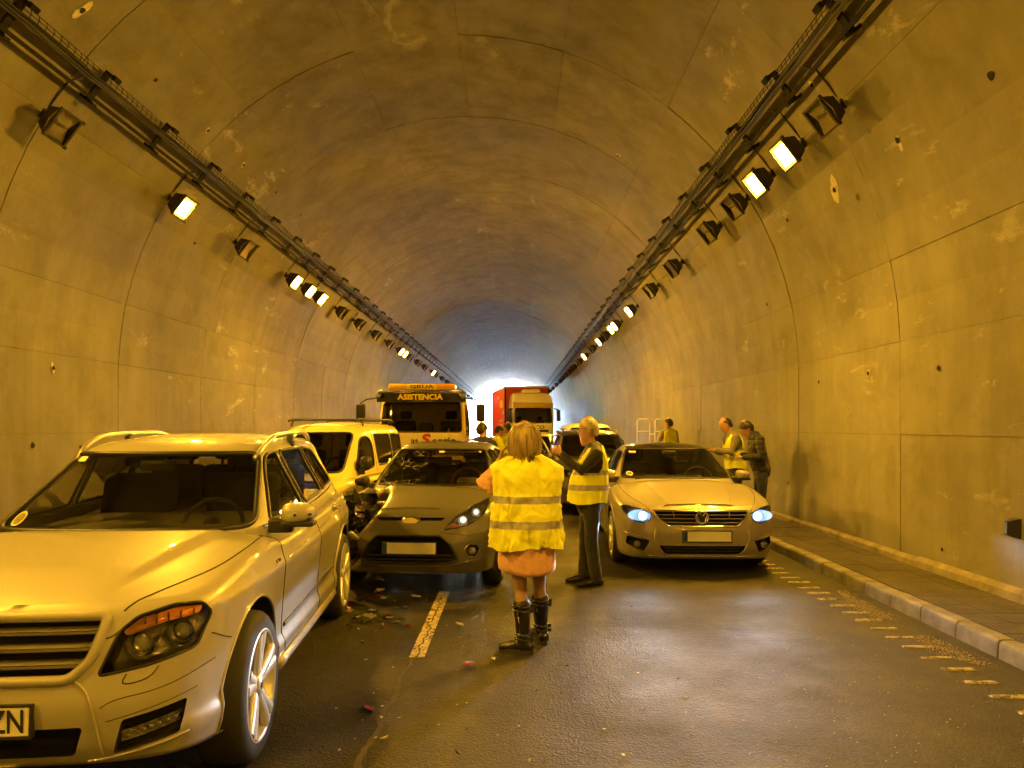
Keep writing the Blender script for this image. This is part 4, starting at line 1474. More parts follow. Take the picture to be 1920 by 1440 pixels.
# ------------------------------------------------------------------ grey hatchback, front corner crushed
def build_hatch():
    P = paint('grey_paint', (.125, .12, .108), .4, .34)
    root = empty('crashed_hatchback', (-1.02, 7.05, 0), R(-4), 'grey hatchback with its front corner crushed against the SUV', 'car')
    rng = random.Random(3)
    def deform(V):
        # crushed corner on the SUV side
        x, y, z = V[:, 0], V[:, 1], V[:, 2]
        d = np.clip((-.42 - x + .10 * np.sin(z * 9)) / .30, 0, 1) * np.clip((1.15 - y) / .55, 0, 1) * np.clip((z - .25) / .2, 0, 1)
        wob = np.array([noise.noise(Vector((a * 6, b * 6, c * 6))) for a, b, c in zip(x, y, z)])
        V[:, 1] += d * (.42 + .16 * wob)
        V[:, 2] -= d * (.10 + .08 * wob)
        V[:, 0] += d * (.14 + .10 * wob)
        # buckled bonnet
        b = np.exp(-(((x + .45) / .2) ** 2 + ((y - .85) / .22) ** 2)) * (z > .8)
        V[:, 2] += .035 * b
        return V
    spec = dict(L=3.95, wheels=(.78, 3.27), cowl=1.05, crown=.085, dome=.01, fdepth=.9,
        plan=[(0, 0), (.34, .0), (.56, .06), (.72, .20), (.80, .42), (.835, .75), (.85, 1.3), (.86, 2.2), (.855, 3.0), (.83, 3.5), (.74, 3.82), (.45, 3.93), (0, 3.95)],
        top=[(0, .755), (.08, .79), (.3, .865), (.7, .95), (1.05, 1.0), (1.2, .98), (3.2, 1.0), (3.95, .96)],
        bot=[(0, .24), (.3, .22), (1.2, .2), (3.3, .2), (3.95, .3)],
        side=[(.15, .06), (.25, .03), (.45, .01), (.65, .0), (.8, .01), (.9, .035), (1.05, .08)],
        front=[(.15, .10), (.28, .03), (.36, .0), (.52, .0), (.62, .03), (.70, .09), (.80, .15), (.95, .30)],
        rear=[(.15, .08), (.4, 0), (.7, .02), (1.0, .10)], deform=deform,
        gh=dict(z0=.93, plan=[(0, .98), (.36, 1.0), (.56, 1.07), (.70, 1.25), (.755, 1.6), (.775, 2.2), (.765, 2.9), (.72, 3.4), (.6, 3.7), (.3, 3.78), (0, 3.8)],
            top=[(1.0, 1.40), (1.75, 1.405), (2.1, 1.455), (2.5, 1.47), (3.1, 1.44), (3.8, 1.36)], crown=.05,
            side=[(.93, .0), (1.0, .02), (1.2, .085), (1.4, .18), (1.5, .22)], front=[(.93, 0), (1.47, 1.12)], rear=[(.93, 0), (1.2, .12), (1.47, .42)]))
    sh, gh = make_body(root, P, spec)
    ws = glaze(gh, [(-.655, 1.0), (.655, 1.0), (.535, 1.372), (-.535, 1.372)], 'y', -1, 'windscreen', M['glass_crack'], root, .013, r=.07)
    sticker(gh, root, .23, 1.348, .50, .018, M['sticker'], False, 'sun_strip')
    for sg in (-1, 1):
        glaze(gh, [(1.55, 1.02, .02), (2.25, 1.04), (2.22, 1.375), (2.0, 1.37, .15)], 'x', sg, 'window', M['glass'], root, .011)
        glaze(gh, [(2.34, 1.045), (3.02, 1.09), (2.85, 1.345, .1), (2.30, 1.376)], 'x', sg, 'window', M['glassdark'], root, .011)
    glaze(gh, [(-.52, 1.08), (.52, 1.08), (.44, 1.34), (-.44, 1.34)], 'y', 1, 'rear_window', M['glass'], root, .012)
    gh.finish('cabin_frame', P, root)
    for sg in (-1, 1):
        wheel(root, sg * .745, .78, .30, .19, sg, 'ten')
        wheel(root, sg * .745, 3.27, .30, .19, sg, 'ten')
    arches(sh, 'body', root, (.78, 3.27), .345, P, .31, .010)
    # upper slot, badge, big trapezoid grille
    up = rpoly([(-.34, .765), (.34, .765), (.30, .735), (-.30, .735)], .012, 2)
    hole(sh, up, .05, 'upper_grille', root)
    p, nn = sh.hit('y', 0, .735, -1)
    e = MB().lathe([(-.012, 0), (-.012, .062), (-.006, .075), (.02, .08)], 28, 'y')
    e.xf(Matrix.Translation((0, p.y, .735)) @ Matrix.Diagonal((1.25, 1, .53, 1)))
    em = e.build('emblem', M['chrome'], root, True)
    e = MB().lathe([(-.0135, 0), (-.0135, .058)], 28, 'y'); e.xf(Matrix.Translation((0, p.y, .735)) @ Matrix.Diagonal((1.25, 1, .53, 1)))
    e.build('emblem_face', M['badge'], em)
    gp = rpoly([(-.31, .60), (.31, .60), (.40, .52), (.475, .37), (.40, .345), (-.40, .345), (-.475, .37), (-.40, .52)], .03, 3)
    go = hole(sh, gp, .10, 'lower_grille', root, None, M['black'], .012)
    bars(sh, go, (.41, .37), (.42, .43), M['black'], .006, .03, .03)
    p, nn = sh.hit('y', 0, .62, -1)
    plate(root, 0, p.y + .0, .48)
    # headlight on the sound side
    hp = rpoly([(.335, .66), (.44, .775), (.58, .86), (.70, .905), (.725, .87), (.70, .78), (.58, .705), (.44, .668)], .015, 3)
    headlamp(sh, hp, root, [(.50, .735, .05, .06), (.615, .80, .045, .07)], .16, M['chrome2'], [(.35, .67), (.42, .70), (.50, .69), (.43, .672)], 1)
    for (x, z, r_) in ((.50, .735, .026), (.615, .80, .022)):
        q, nn = sh.hit('y', x, z, -1)
        MB().lathe([(q.y + .05, 0), (q.y + .052, r_), (q.y + .07, r_ * 1.1)], 14, 'y', (x, 0, z)).build('lit_bulb', M['warm_bulb'], root, True)
    # fog lamps
    for sg in (1,):
        fp = [(sg * a, b) for a, b in circ(.60, .455, .062, 0, 360, 20)]
        fo = hole(sh, fp, .05, 'fog_lamp', root, None, M['darkchrome'], .008)
        q, nn = sh.hit('y', sg * .60, .455, -1)
        lampbowl('fog_bowl', sg * .60, q.y + .015, .455, .042, fo, .04)
    crossline(sh, [(.30, .64), (.55, .60), (.74, .63)], 'y', -1, 'bumper_crease', P, root, .006)
    crossline(sh, [(-.44, .325), (0, .30), (.44, .325), (.62, .36)], 'y', -1, 'bumper_crease', P, root, .006)
    # bonnet edges, doors
    crossline(sh, [(.36, .06), (.56, .28), (.70, .62), (.725, 1.0)], 'z', 1, 'bonnet_gap', M['gap'], root, .003)
    for sg in (-1, 1):
        crossline(sh, [(1.30, .97), (1.24, .8), (1.22, .5), (1.27, .28)], 'x', sg, 'door_gap', M['gap'], root, .0035)
        crossline(sh, [(2.30, .98), (2.30, .5), (2.26, .28)], 'x', sg, 'door_gap', M['gap'], root, .0035)
        mirror(root, sg * .76, 1.42, 1.02, sg, P if sg > 0 else M['black'], .17, .115, .10)
    handles(sh, root, ((2.12, .90), (3.0, .93)), P)
    sh.finish('body', P, root)
    # exposed, crumpled engine bay in the torn corner
    cr = tag(empty('tmp'), None); bpy.data.objects.remove(cr)
    b = MB()
    def crumple(c, s_, seed, mat, name, n_=7):
        r2 = random.Random(seed)
        V = []; F = []
        for j in range(n_):
            for i in range(n_):
                u, v = i / (n_ - 1) - .5, j / (n_ - 1) - .5
                q = Vector((c[0] + u * s_[0], c[1] + s_[1] * noise.noise(Vector((u * 4 + seed, v * 4, seed))) , c[2] + v * s_[2]))
                q += Vector((r2.uniform(-.03, .03), r2.uniform(-.05, .05), r2.uniform(-.03, .03)))
                V.append(q)
        F = [(j * n_ + i, j * n_ + i + 1, (j + 1) * n_ + i + 1, (j + 1) * n_ + i) for j in range(n_ - 1) for i in range(n_ - 1)]
        k = len(V); V += [q + Vector((0, .012, 0)) for q in V]
        F += [tuple(i + k for i in f[::-1]) for f in F]
        return obj(name, V, F, mat, root)
    crumple((-.63, .50, .78), (.40, .30, .34), 3, M['torn'], 'torn_liner')
    crumple((-.70, .42, .62), (.36, .26, .30), 11, M['black'], 'crushed_panel')
    crumple((-.56, .36, .55), (.30, .2, .26), 19, M['torn'], 'torn_liner')
    crumple((-.66, .66, .90), (.28, .2, .16), 23, P, 'crushed_wing', 5)
    crumple((-.60, .26, .46), (.34, .12, .12), 29, P, 'crushed_bumper', 5)
    for k in range(16):
        a = Vector((rng.uniform(-.85, -.5), rng.uniform(.20, .45), rng.uniform(.5, .95)))
        pts = [a]
        for q in range(3): pts.append(pts[-1] + Vector((rng.uniform(-.08, .08), rng.uniform(-.03, .05), rng.uniform(-.08, .06))))
        V, F = tube(pts, rng.uniform(.006, .018), 5)
        obj('torn_hose', V, F, rng.choice((M['black'], M['darkchrome'], M['torn'], M['cable'])), root, True)
    for k in range(7):
        a = (rng.uniform(-.82, -.5), rng.uniform(.22, .34), rng.uniform(.52, .9))
        s_ = rng.uniform(.025, .05)
        MB().rbox(-s_, s_, -s_ * .5, s_ * .5, -s_ * .7, s_ * .7, s_ * .2, 1).xf(Matrix.Translation(a) @ Matrix.Rotation(rng.uniform(0, 3), 4, (rng.random(), rng.random(), rng.random()))).build('broken_part', rng.choice((M['darkchrome'], M['chrome'], M['black'])), root)
    for x in (-.34, .34): seat(root, x, 2.15, .5, .46)
    dash(root, .66, 1.2, 1.55, .72, .965)
    MB().rbox(-.34, -.08, 1.42, 1.5, .96, 1.10, .02, 2).build('deployed_airbag_lid', M['interior'], root, True)
    steering(root, .36, 1.58, 1.0, .18, M['maroon'])
    MB().rbox(.24, .50, 1.48, 1.62, .96, 1.06, .05, 3).build('airbag', M['airbag'], root, True)
    MB().rbox(-.7, .7, 1.2, 3.5, .4, .45, .02, 1).build('cabin_floor', M['interior'], root)
    V, F = tube([(-.02, 2.0, gh_top(1.45)), (.04, 2.25, 1.63)], .004, 5); obj('aerial', V, F, M['black'], root)
    wiper(gh, root, [(-.5, .99), (-.3, 1.005), (-.05, 1.003)])
    return root
def gh_top(z): return z
def cracked():
    m = Mat('cracked_glass'); nt = m.nt; nt.nodes.remove(m.b)
    v = m.coord()
    tr = m.n('BsdfTransparent'); tr.inputs[0].default_value = (.55, .54, .48, 1)
    gl = m.n('BsdfGlossy'); gl.inputs['Roughness'].default_value = .04
    fr = m.n('Fresnel'); fr.inputs[0].default_value = 1.5
    vo = m.n('TexVoronoi', feature='DISTANCE_TO_EDGE'); vo.inputs['Scale'].default_value = 13
    m.l(v, vo.inputs['Vector'])
    sp = m.n('SeparateXYZ'); m.l(v, sp.inputs[0])
    reg = m.math('MULTIPLY', m.ramp(sp.outputs[0], [(0, (1, 1, 1)), (1, (0, 0, 0))]), 1.0)
    # cracks only on the struck passenger side: x below about -0.15
    mr = m.n('MapRange'); mr.inputs['From Min'].default_value = -.05; mr.inputs['From Max'].default_value = -.35
    m.l(sp.outputs[0], mr.inputs['Value'])
    ck = m.math('MULTIPLY', m.ramp(vo.outputs['Distance'], [(.012, (1, 1, 1)), (.03, (0, 0, 0))]), mr.outputs[0])
    ck = m.math('MULTIPLY', ck, m.ramp(m.noise(6, 3, .6, v), [(.45, (0, 0, 0)), (.6, (1, 1, 1))]))
    f = m.math('MULTIPLY', fr.outputs[0], .9)
    mx = m.n('MixShader'); m.l(f, mx.inputs[0]); m.l(tr.outputs[0], mx.inputs[1]); m.l(gl.outputs[0], mx.inputs[2])
    di = m.n('BsdfDiffuse'); di.inputs[0].default_value = (.7, .7, .66, 1)
    m2 = m.n('MixShader'); m.l(ck, m2.inputs[0]); m.l(mx.outputs[0], m2.inputs[1]); m.l(di.outputs[0], m2.inputs[2])
    m.l(m2.outputs[0], m.out.inputs[0])
    return m.m
M['glass_crack'] = cracked()
M['warm_bulb'] = emit('side_lamp_bulb', (1.0, .80, .55), .007)
M['badge'] = flat('badge_face', (.75, .62, .30), .3, .3)
M['chrome2'] = flat('bright_reflector', (.75, .72, .66), .35, .4, var=.4, scale=28)
M['torn'] = flat('torn_plastic', (.028, .026, .024), .3, var=.5, scale=20)
M['maroon'] = flat('wheel_leather', (.16, .05, .04), .5)
M['airbag'] = flat('airbag_fabric', (.45, .42, .33), .9)
hatch = build_hatch()

# ------------------------------------------------------------------ silver saloon with its headlights on
M['hid_glow'] = emit('headlight_glow', (.22, .50, 1.0), .0045)
M['hid'] = emit('headlight_beam', (.35, .68, 1.0), .012)
def build_saloon():
    P = paint('silver_beige_paint', (.34, .315, .29), .4, .34)
    root = empty('saloon_car', (2.06, 8.05, 0), R(-2), 'low silver saloon with both headlights shining', 'car')
    spec = dict(L=4.8, wheels=(.93, 3.64), cowl=1.30, crown=.075, dome=.012, fdepth=1.0,
        plan=[(0, 0), (.42, .005), (.64, .06), (.80, .20), (.88, .44), (.905, .85), (.92, 1.5), (.927, 2.5), (.92, 3.4), (.89, 4.2), (.80, 4.62), (.5, 4.78), (0, 4.8)],
        top=[(0, .70), (.07, .735), (.3, .81), (.8, .91), (1.30, .975), (1.5, .95), (3.6, 1.0), (4.8, .99)],
        bot=[(0, .20), (.3, .18), (1.2, .18), (3.6, .18), (4.8, .28)],
        side=[(.12, .07), (.22, .03), (.42, .012), (.60, .0), (.72, .0), (.80, .015), (.9, .05), (1.02, .09)],
        front=[(.1, .10), (.24, .025), (.34, .0), (.46, .0), (.56, .02), (.66, .06), (.74, .12), (.9, .26)],
        rear=[(.15, .08), (.4, 0), (.7, .02), (1.0, .12)],
        gh=dict(z0=.90, plan=[(0, 1.22), (.44, 1.25), (.66, 1.35), (.78, 1.58), (.815, 2.0), (.825, 2.6), (.81, 3.3), (.75, 3.9), (.6, 4.2), (.3, 4.32), (0, 4.35)],
            top=[(1.2, 1.36), (2.1, 1.375), (2.5, 1.415), (2.9, 1.42), (3.4, 1.38), (4.35, 1.20)], crown=.055,
            side=[(.9, .0), (.98, .02), (1.15, .10), (1.35, .215), (1.45, .26)], front=[(.9, 0), (1.42, 1.28)], rear=[(.9, 0), (1.1, .35), (1.42, 1.15)]))
    sh, gh = make_body(root, P, spec)
    glaze(gh, [(-.72, .985), (.72, .985), (.575, 1.335), (-.575, 1.335)], 'y', -1, 'windscreen', M['glass'], root, .014, r=.06)
    # dark panoramic roof
    gh.take(gh.cut(rpoly([(-.56, 2.06), (.56, 2.06), (.55, 3.1), (-.55, 3.1)], .05, 3), 'z', 1), 'roof_panel', M['gloss'], root)
    for sg in (-1, 1):
        glaze(gh, [(1.90, .985, .02), (2.72, 1.0), (2.70, 1.315), (2.35, 1.305, .2)], 'x', sg, 'window', M['glass'], root, .010)
        glaze(gh, [(2.80, 1.0), (3.62, 1.06, .05), (3.2, 1.27, .2), (2.78, 1.312)], 'x', sg, 'window', M['glassdark'], root, .010)
    gh.finish('cabin_frame', P, root)
    for sg in (-1, 1):
        wheel(root, sg * .80, .93, .325, .225, sg, 'five')
        wheel(root, sg * .80, 3.64, .325, .225, sg, 'five')
    arches(sh, 'body', root, (.93, 3.64), .37, P, .33, .011)
    gp = rpoly([(-.53, .715), (.53, .715), (.47, .63), (.375, .555), (-.375, .555), (-.47, .63)], .02, 3)
    go = hole(sh, gp, .08, 'grille', root, None, M['chrome'], .012)
    bars(sh, go, (.675, .635, .595), (.49, .46, .42), M['chrome'], .0045, .03, .012)
    # round emblem with V over W
    p, nn = sh.hit('y', 0, .645, -1)
    ey = p.y - .012
    e = MB().lathe([(ey, .058), (ey - .004, .066), (ey, .074), (ey + .03, .076)], 32, 'y', (0, 0, .645)); em = e.build('emblem', M['chrome'], root, True)
    MB().lathe([(ey + .004, 0), (ey + .004, .062)], 24, 'y', (0, 0, .645)).build('emblem_ground', M['gloss'], em)
    def stroke(pts):
        V, F = tube([(a, ey, .645 + b) for a, b in pts], .0062, 5); obj('emblem_letter', V, F, M['chrome'], em)
    stroke([(-.027, .056), (0, .006), (.027, .056)])
    stroke([(-.056, .022), (-.028, -.052), (0, -.004), (.028, -.052), (.056, .022)])
    # lower intakes
    ip = rpoly([(-.50, .345), (.50, .345), (.40, .25), (-.40, .25)], .03, 3)
    io = hole(sh, ip, .08, 'lower_intake', root, None)
    bars(sh, io, (.315, .28), (.42, .40), M['black'], .005, .03, .02)
    bars(sh, root, (.228,), (.60,), M['chrome'], .006, .012, -.006, 'bumper_trim')
    for sg in (-1, 1):
        fp = [(sg * a, b) for a, b in rpoly([(.57, .395), (.80, .425), (.81, .33), (.63, .265)], .02, 3)]
        fo = hole(sh, fp, .06, 'side_intake', root, None)
        q, nn = sh.hit('y', sg * .70, .35, -1)
        lampbowl('fog_lamp', sg * .70, q.y + .02, .345, .04, fo, .05)
        V = []
        pts = [sh.hit('y', sg * x, z, -1)[0] + Vector((0, -.006, 0)) for x, z in [(.56, .405), (.66, .425), (.78, .445), (.83, .46)]]
        Vt, Ft = tube(pts, .008, 6); obj('intake_trim', Vt, Ft, M['chrome'], fo, True)
        Vt, Ft = tube([sh.hit('y', sg * x, z, -1)[0] + Vector((0, -.002, 0)) for x, z in [(.50, .52), (.52, .42), (.46, .30), (.40, .235)]], .012, 6)
        obj('bumper_crease', Vt, Ft, P, root, True)
        hp = rpoly([(.545, .685), (.56, .62), (.62, .585), (.72, .60), (.82, .67), (.855, .745), (.80, .755), (.68, .735)], .015, 3)
        hd = headlamp(sh, hp, root, [(.735, .665, .045, .06)], .14, M['chrome2'], None, sg)
        q, nn = sh.hit('y', sg * .635, .655, -1)
        MB().lathe([(q.y + .012, 0), (q.y + .016, .034), (q.y + .035, .052)], 20, 'y', (sg * .635, 0, .655)).build('lit_projector', M['hid'], hd, True)
        gl_ = MB().lathe([(0, 0), (0, .085), (-.012, .10)], 24, 'y'); gl_.xf(Matrix.Translation((sg * .665, q.y + .05, .662)) @ Matrix.Diagonal((1.35, 1, .62, 1))); gl_.build('glow_disc', M['hid_glow'], hd, True)  # added disc, its emission paints the bluish glow in the headlamp
        MB().lathe([(q.y + .035, .05), (q.y + .02, .058), (q.y + .06, .06)], 20, 'y', (sg * .635, 0, .655)).build('bezel', M['chrome'], hd, True)
        # the low beam: a flat cut-off, dipped ahead of the car
        ld = bpy.data.lights.new('low_beam', 'SPOT'); ld.energy = 2.6; ld.color = (.72, .84, 1.0)
        ld.spot_size = R(112); ld.spot_blend = .9; ld.shadow_soft_size = .03
        ld.use_nodes = True
        nt = ld.node_tree; em_ = nt.nodes['Emission']
        tc = nt.nodes.new('ShaderNodeTexCoord'); sx = nt.nodes.new('ShaderNodeSeparateXYZ'); mr = nt.nodes.new('ShaderNodeMapRange')
        nt.links.new(tc.outputs['Normal'], sx.inputs[0]); nt.links.new(sx.outputs[1], mr.inputs['Value'])
        cr_ = nt.nodes.new('ShaderNodeValToRGB')
        mr.inputs['From Min'].default_value = -.7; mr.inputs['From Max'].default_value = .3
        el = cr_.color_ramp.elements
        el[0].position = 0; el[0].color = (.02, .02, .02, 1); el[1].position = 1; el[1].color = (.02, .02, .02, 1)
        for ps, vv in ((.40, .05), (.58, .25), (.675, 1.0), (.695, 1.0), (.705, .05)):
            q_ = el.new(ps); q_.color = (vv, vv, vv, 1)
        nt.links.new(mr.outputs[0], cr_.inputs[0])
        nt.links.new(cr_.outputs[0], em_.inputs['Strength'])
        lo = bpy.data.objects.new('low_beam', ld); link(lo, root)
        lo.location = (sg * .635, q.y - .03, .655)
        lo.rotation_euler = (R(90), 0, R(180))
        lo.rotation_euler = Vector((0, -1, 0)).to_track_quat('-Z', 'Y').to_euler()
        crossline(sh, [(sg * .54, .10), (sg * .66, .34), (sg * .77, .75), (sg * .80, 1.30)], 'z', 1, 'bonnet_gap', M['gap'], root, .003)
        crossline(sh, [(sg * .30, .06), (sg * .42, .5), (sg * .50, 1.25)], 'z', 1, 'bonnet_crease', P, root, .004)
        crossline(sh, [(1.62, .94), (1.56, .75), (1.56, .45), (1.62, .26)], 'x', sg, 'door_gap', M['gap'], root, .0035)
        crossline(sh, [(2.76, .97), (2.74, .5), (2.70, .26)], 'x', sg, 'door_gap', M['gap'], root, .0035)
        crossline(sh, [(.40, .70), (1.2, .735), (2.6, .77), (4.3, .82)], 'x', sg, 'shoulder_crease', P, root, .005)
        mirror(root, sg * .80, 1.72, 1.02, sg, P, .18, .12, .11, True)
    handles(sh, root, ((2.6, .80), (3.5, .83)), P)
    p, nn = sh.hit('y', 0, .47, -1)
    plate(root, .045, p.y - .012, .45)
    sh.finish('body', P, root)
    sticker(gh, root, -.49, 1.30, .09, .02, M['sticker'], False, 'sticker')
    sticker(gh, root, -.60, 1.035, .085, .05, M['sticker'], True, 'emission_sticker')
    sticker(gh, root, -.60, 1.035, .06, .033, M['sticker_g'], True, 'emission_sticker_face')
    for x in (-.38, .38): seat(root, x, 2.75, .42, .5)
    dash(root, .70, 1.55, 1.95, .68, .95)
    steering(root, .38, 2.02, .93)
    MB().rbox(-.75, .75, 1.6, 4.0, .32, .38, .02, 1).build('cabin_floor', M['interior'], root)
    MB().rbox(-.10, .10, 2.12, 2.14, 1.26, 1.32, .01, 1).build('rear_view_mirror', M['black'], root, True)
    wiper(gh, root, [(-.55, .975), (-.2, .99), (.1, .985)])
    return root
saloon = build_saloon()

# ------------------------------------------------------------------ yellow van
def build_van():
    P = paint('yellow_van_paint', (.90, .78, .20), .0, .35)
    root = empty('small_van', (-2.88, 8.44, 0), R(-6), 'yellow small van with roof bars standing between SUV and tow truck', 'van')
    spec = dict(L=4.1, wheels=(.80, 3.5), cowl=.95, crown=.09, fdepth=.8,
        plan=[(0, 0), (.40, .01), (.62, .08), (.76, .25), (.82, .55), (.845, 1.1), (.85, 2.4), (.85, 3.6), (.83, 3.98), (.6, 4.08), (0, 4.1)],
        top=[(0, .80), (.1, .85), (.4, .95), (.95, 1.05), (1.2, 1.04), (4.1, 1.04)],
        bot=[(0, .25), (1, .22), (3.5, .22), (4.1, .3)],
        side=[(.15, .05), (.3, .02), (.5, 0), (.9, .0), (1.0, .02), (1.1, .05)],
        front=[(.15, .06), (.35, 0), (.55, 0), (.7, .05), (.85, .12), (1.0, .25)], rear=[(.15, .03), (.5, 0), (1.1, .02)],
        gh=dict(z0=.98, plan=[(0, .86), (.40, .88), (.60, .96), (.74, 1.15), (.80, 1.5), (.82, 2.2), (.825, 3.4), (.81, 3.9), (.6, 4.04), (0, 4.07)],
            top=[(.9, 1.62), (1.6, 1.64), (2.0, 1.69), (2.8, 1.72), (4.07, 1.70)], crown=.045, rtop=.09,
            side=[(.98, .0), (1.1, .02), (1.4, .075), (1.6, .14), (1.72, .2)], front=[(.98, 0), (1.72, .88)], rear=[(.98, 0), (1.72, .10)]))
    sh, gh = make_body(root, P, spec)
    glaze(gh, [(-.66, 1.06), (.66, 1.06), (.60, 1.565), (-.60, 1.565)], 'y', -1, 'windscreen', M['glassdark2'], root, .016, r=.08)
    for sg in (-1, 1):
        glaze(gh, [(1.42, 1.06, .05), (2.18, 1.08, .12), (2.18, 1.50, .16), (1.80, 1.52, .16)], 'x', sg, 'window', M['glassdark2'], root, .014)
        glaze(gh, [(2.36, 1.09, .08), (3.12, 1.10, .05), (3.12, 1.54, .05), (2.34, 1.54, .08)], 'x', sg, 'window', M['glassdark2'], root, .012)
        glaze(gh, [(3.18, 1.10, .05), (3.88, 1.11, .06), (3.84, 1.53, .10), (3.18, 1.54, .05)], 'x', sg, 'window', M['glassdark2'], root, .012)
        mirror(root, sg * .80, 1.52, 1.16, sg, M['black'], .19, .20, .10)
        crossline(sh, [(1.30, 1.0), (1.22, .7), (1.25, .3)], 'x', sg, 'door_gap', M['gap'], root, .004)
        crossline(sh, [(2.28, 1.0), (2.28, .3)], 'x', sg, 'door_gap', M['gap'], root, .004)
        crossline(sh, [(1.2, .62), (2.2, .62), (3.2, .62)], 'x', sg, 'rubbing_strip', M['black'], root, .018)
        crossline(gh, [(2.27, 1.02), (2.27, 1.56)], 'x', sg, 'door_gap', M['gap'], root, .004)
        hp = rpoly([(.42, .70), (.45, .82), (.70, .86), (.76, .80), (.74, .70)], .03, 3)
        headlamp(sh, hp, root, [(.58, .77, .06, .05)], .12, M['darkchrome'], None, sg)
    gh.finish('cabin_frame', P, root)
    for sg in (-1, 1):
        wheel(root, sg * .74, .80, .30, .185, sg, 'cap'); wheel(root, sg * .74, 3.5, .30, .185, sg, 'cap')
    arches(sh, 'body', root, (.80, 3.5), .345, P, .31, .012)
    hole(sh, rpoly([(-.36, .74), (.36, .74), (.32, .66), (-.32, .66)], .02, 2), .05, 'grille', root)
    hole(sh, rpoly([(-.5, .48), (.5, .48), (.45, .36), (-.45, .36)], .02, 2), .06, 'lower_intake', root)
    p, nn = sh.hit('y', 0, .54, -1); plate(root, 0, p.y - .01, .55)
    handles(sh, root, ((2.1, .88), (2.45, .88)), M['black'])
    sh.finish('body', P, root)
    # roof bars: two cross bars and a rolled load along one side
    rk = MB()
    for y in (1.95, 3.3):
        rk.tube([(-.60, y, 1.66), (-.56, y, 1.745), (.64, y, 1.745), (.68, y, 1.66)], .016, 6)
    for x in (-.54, .62):
        rk.tube([(x, 1.75, 1.73), (x, 1.9, 1.755), (x, 3.5, 1.755), (x, 3.65, 1.73)], .018, 6)
    rk.build('roof_bars', M['black'], root, True)
    V, F = tube([(-.25, 1.62, 1.62), (-.15, 1.85, 1.70)], .006, 5); obj('aerial', V, F, M['black'], root)
    for x in (-.36, .36): seat(root, x, 2.1, .62, .46)
    dash(root, .7, 1.1, 1.5, .8, 1.04)
    steering(root, .36, 1.55, 1.06)
    root.scale = (.82, 1, 1)
    return root
M['glassdark2'] = glass('dim_glass', (.28, .28, .25), .7)
van = build_van()
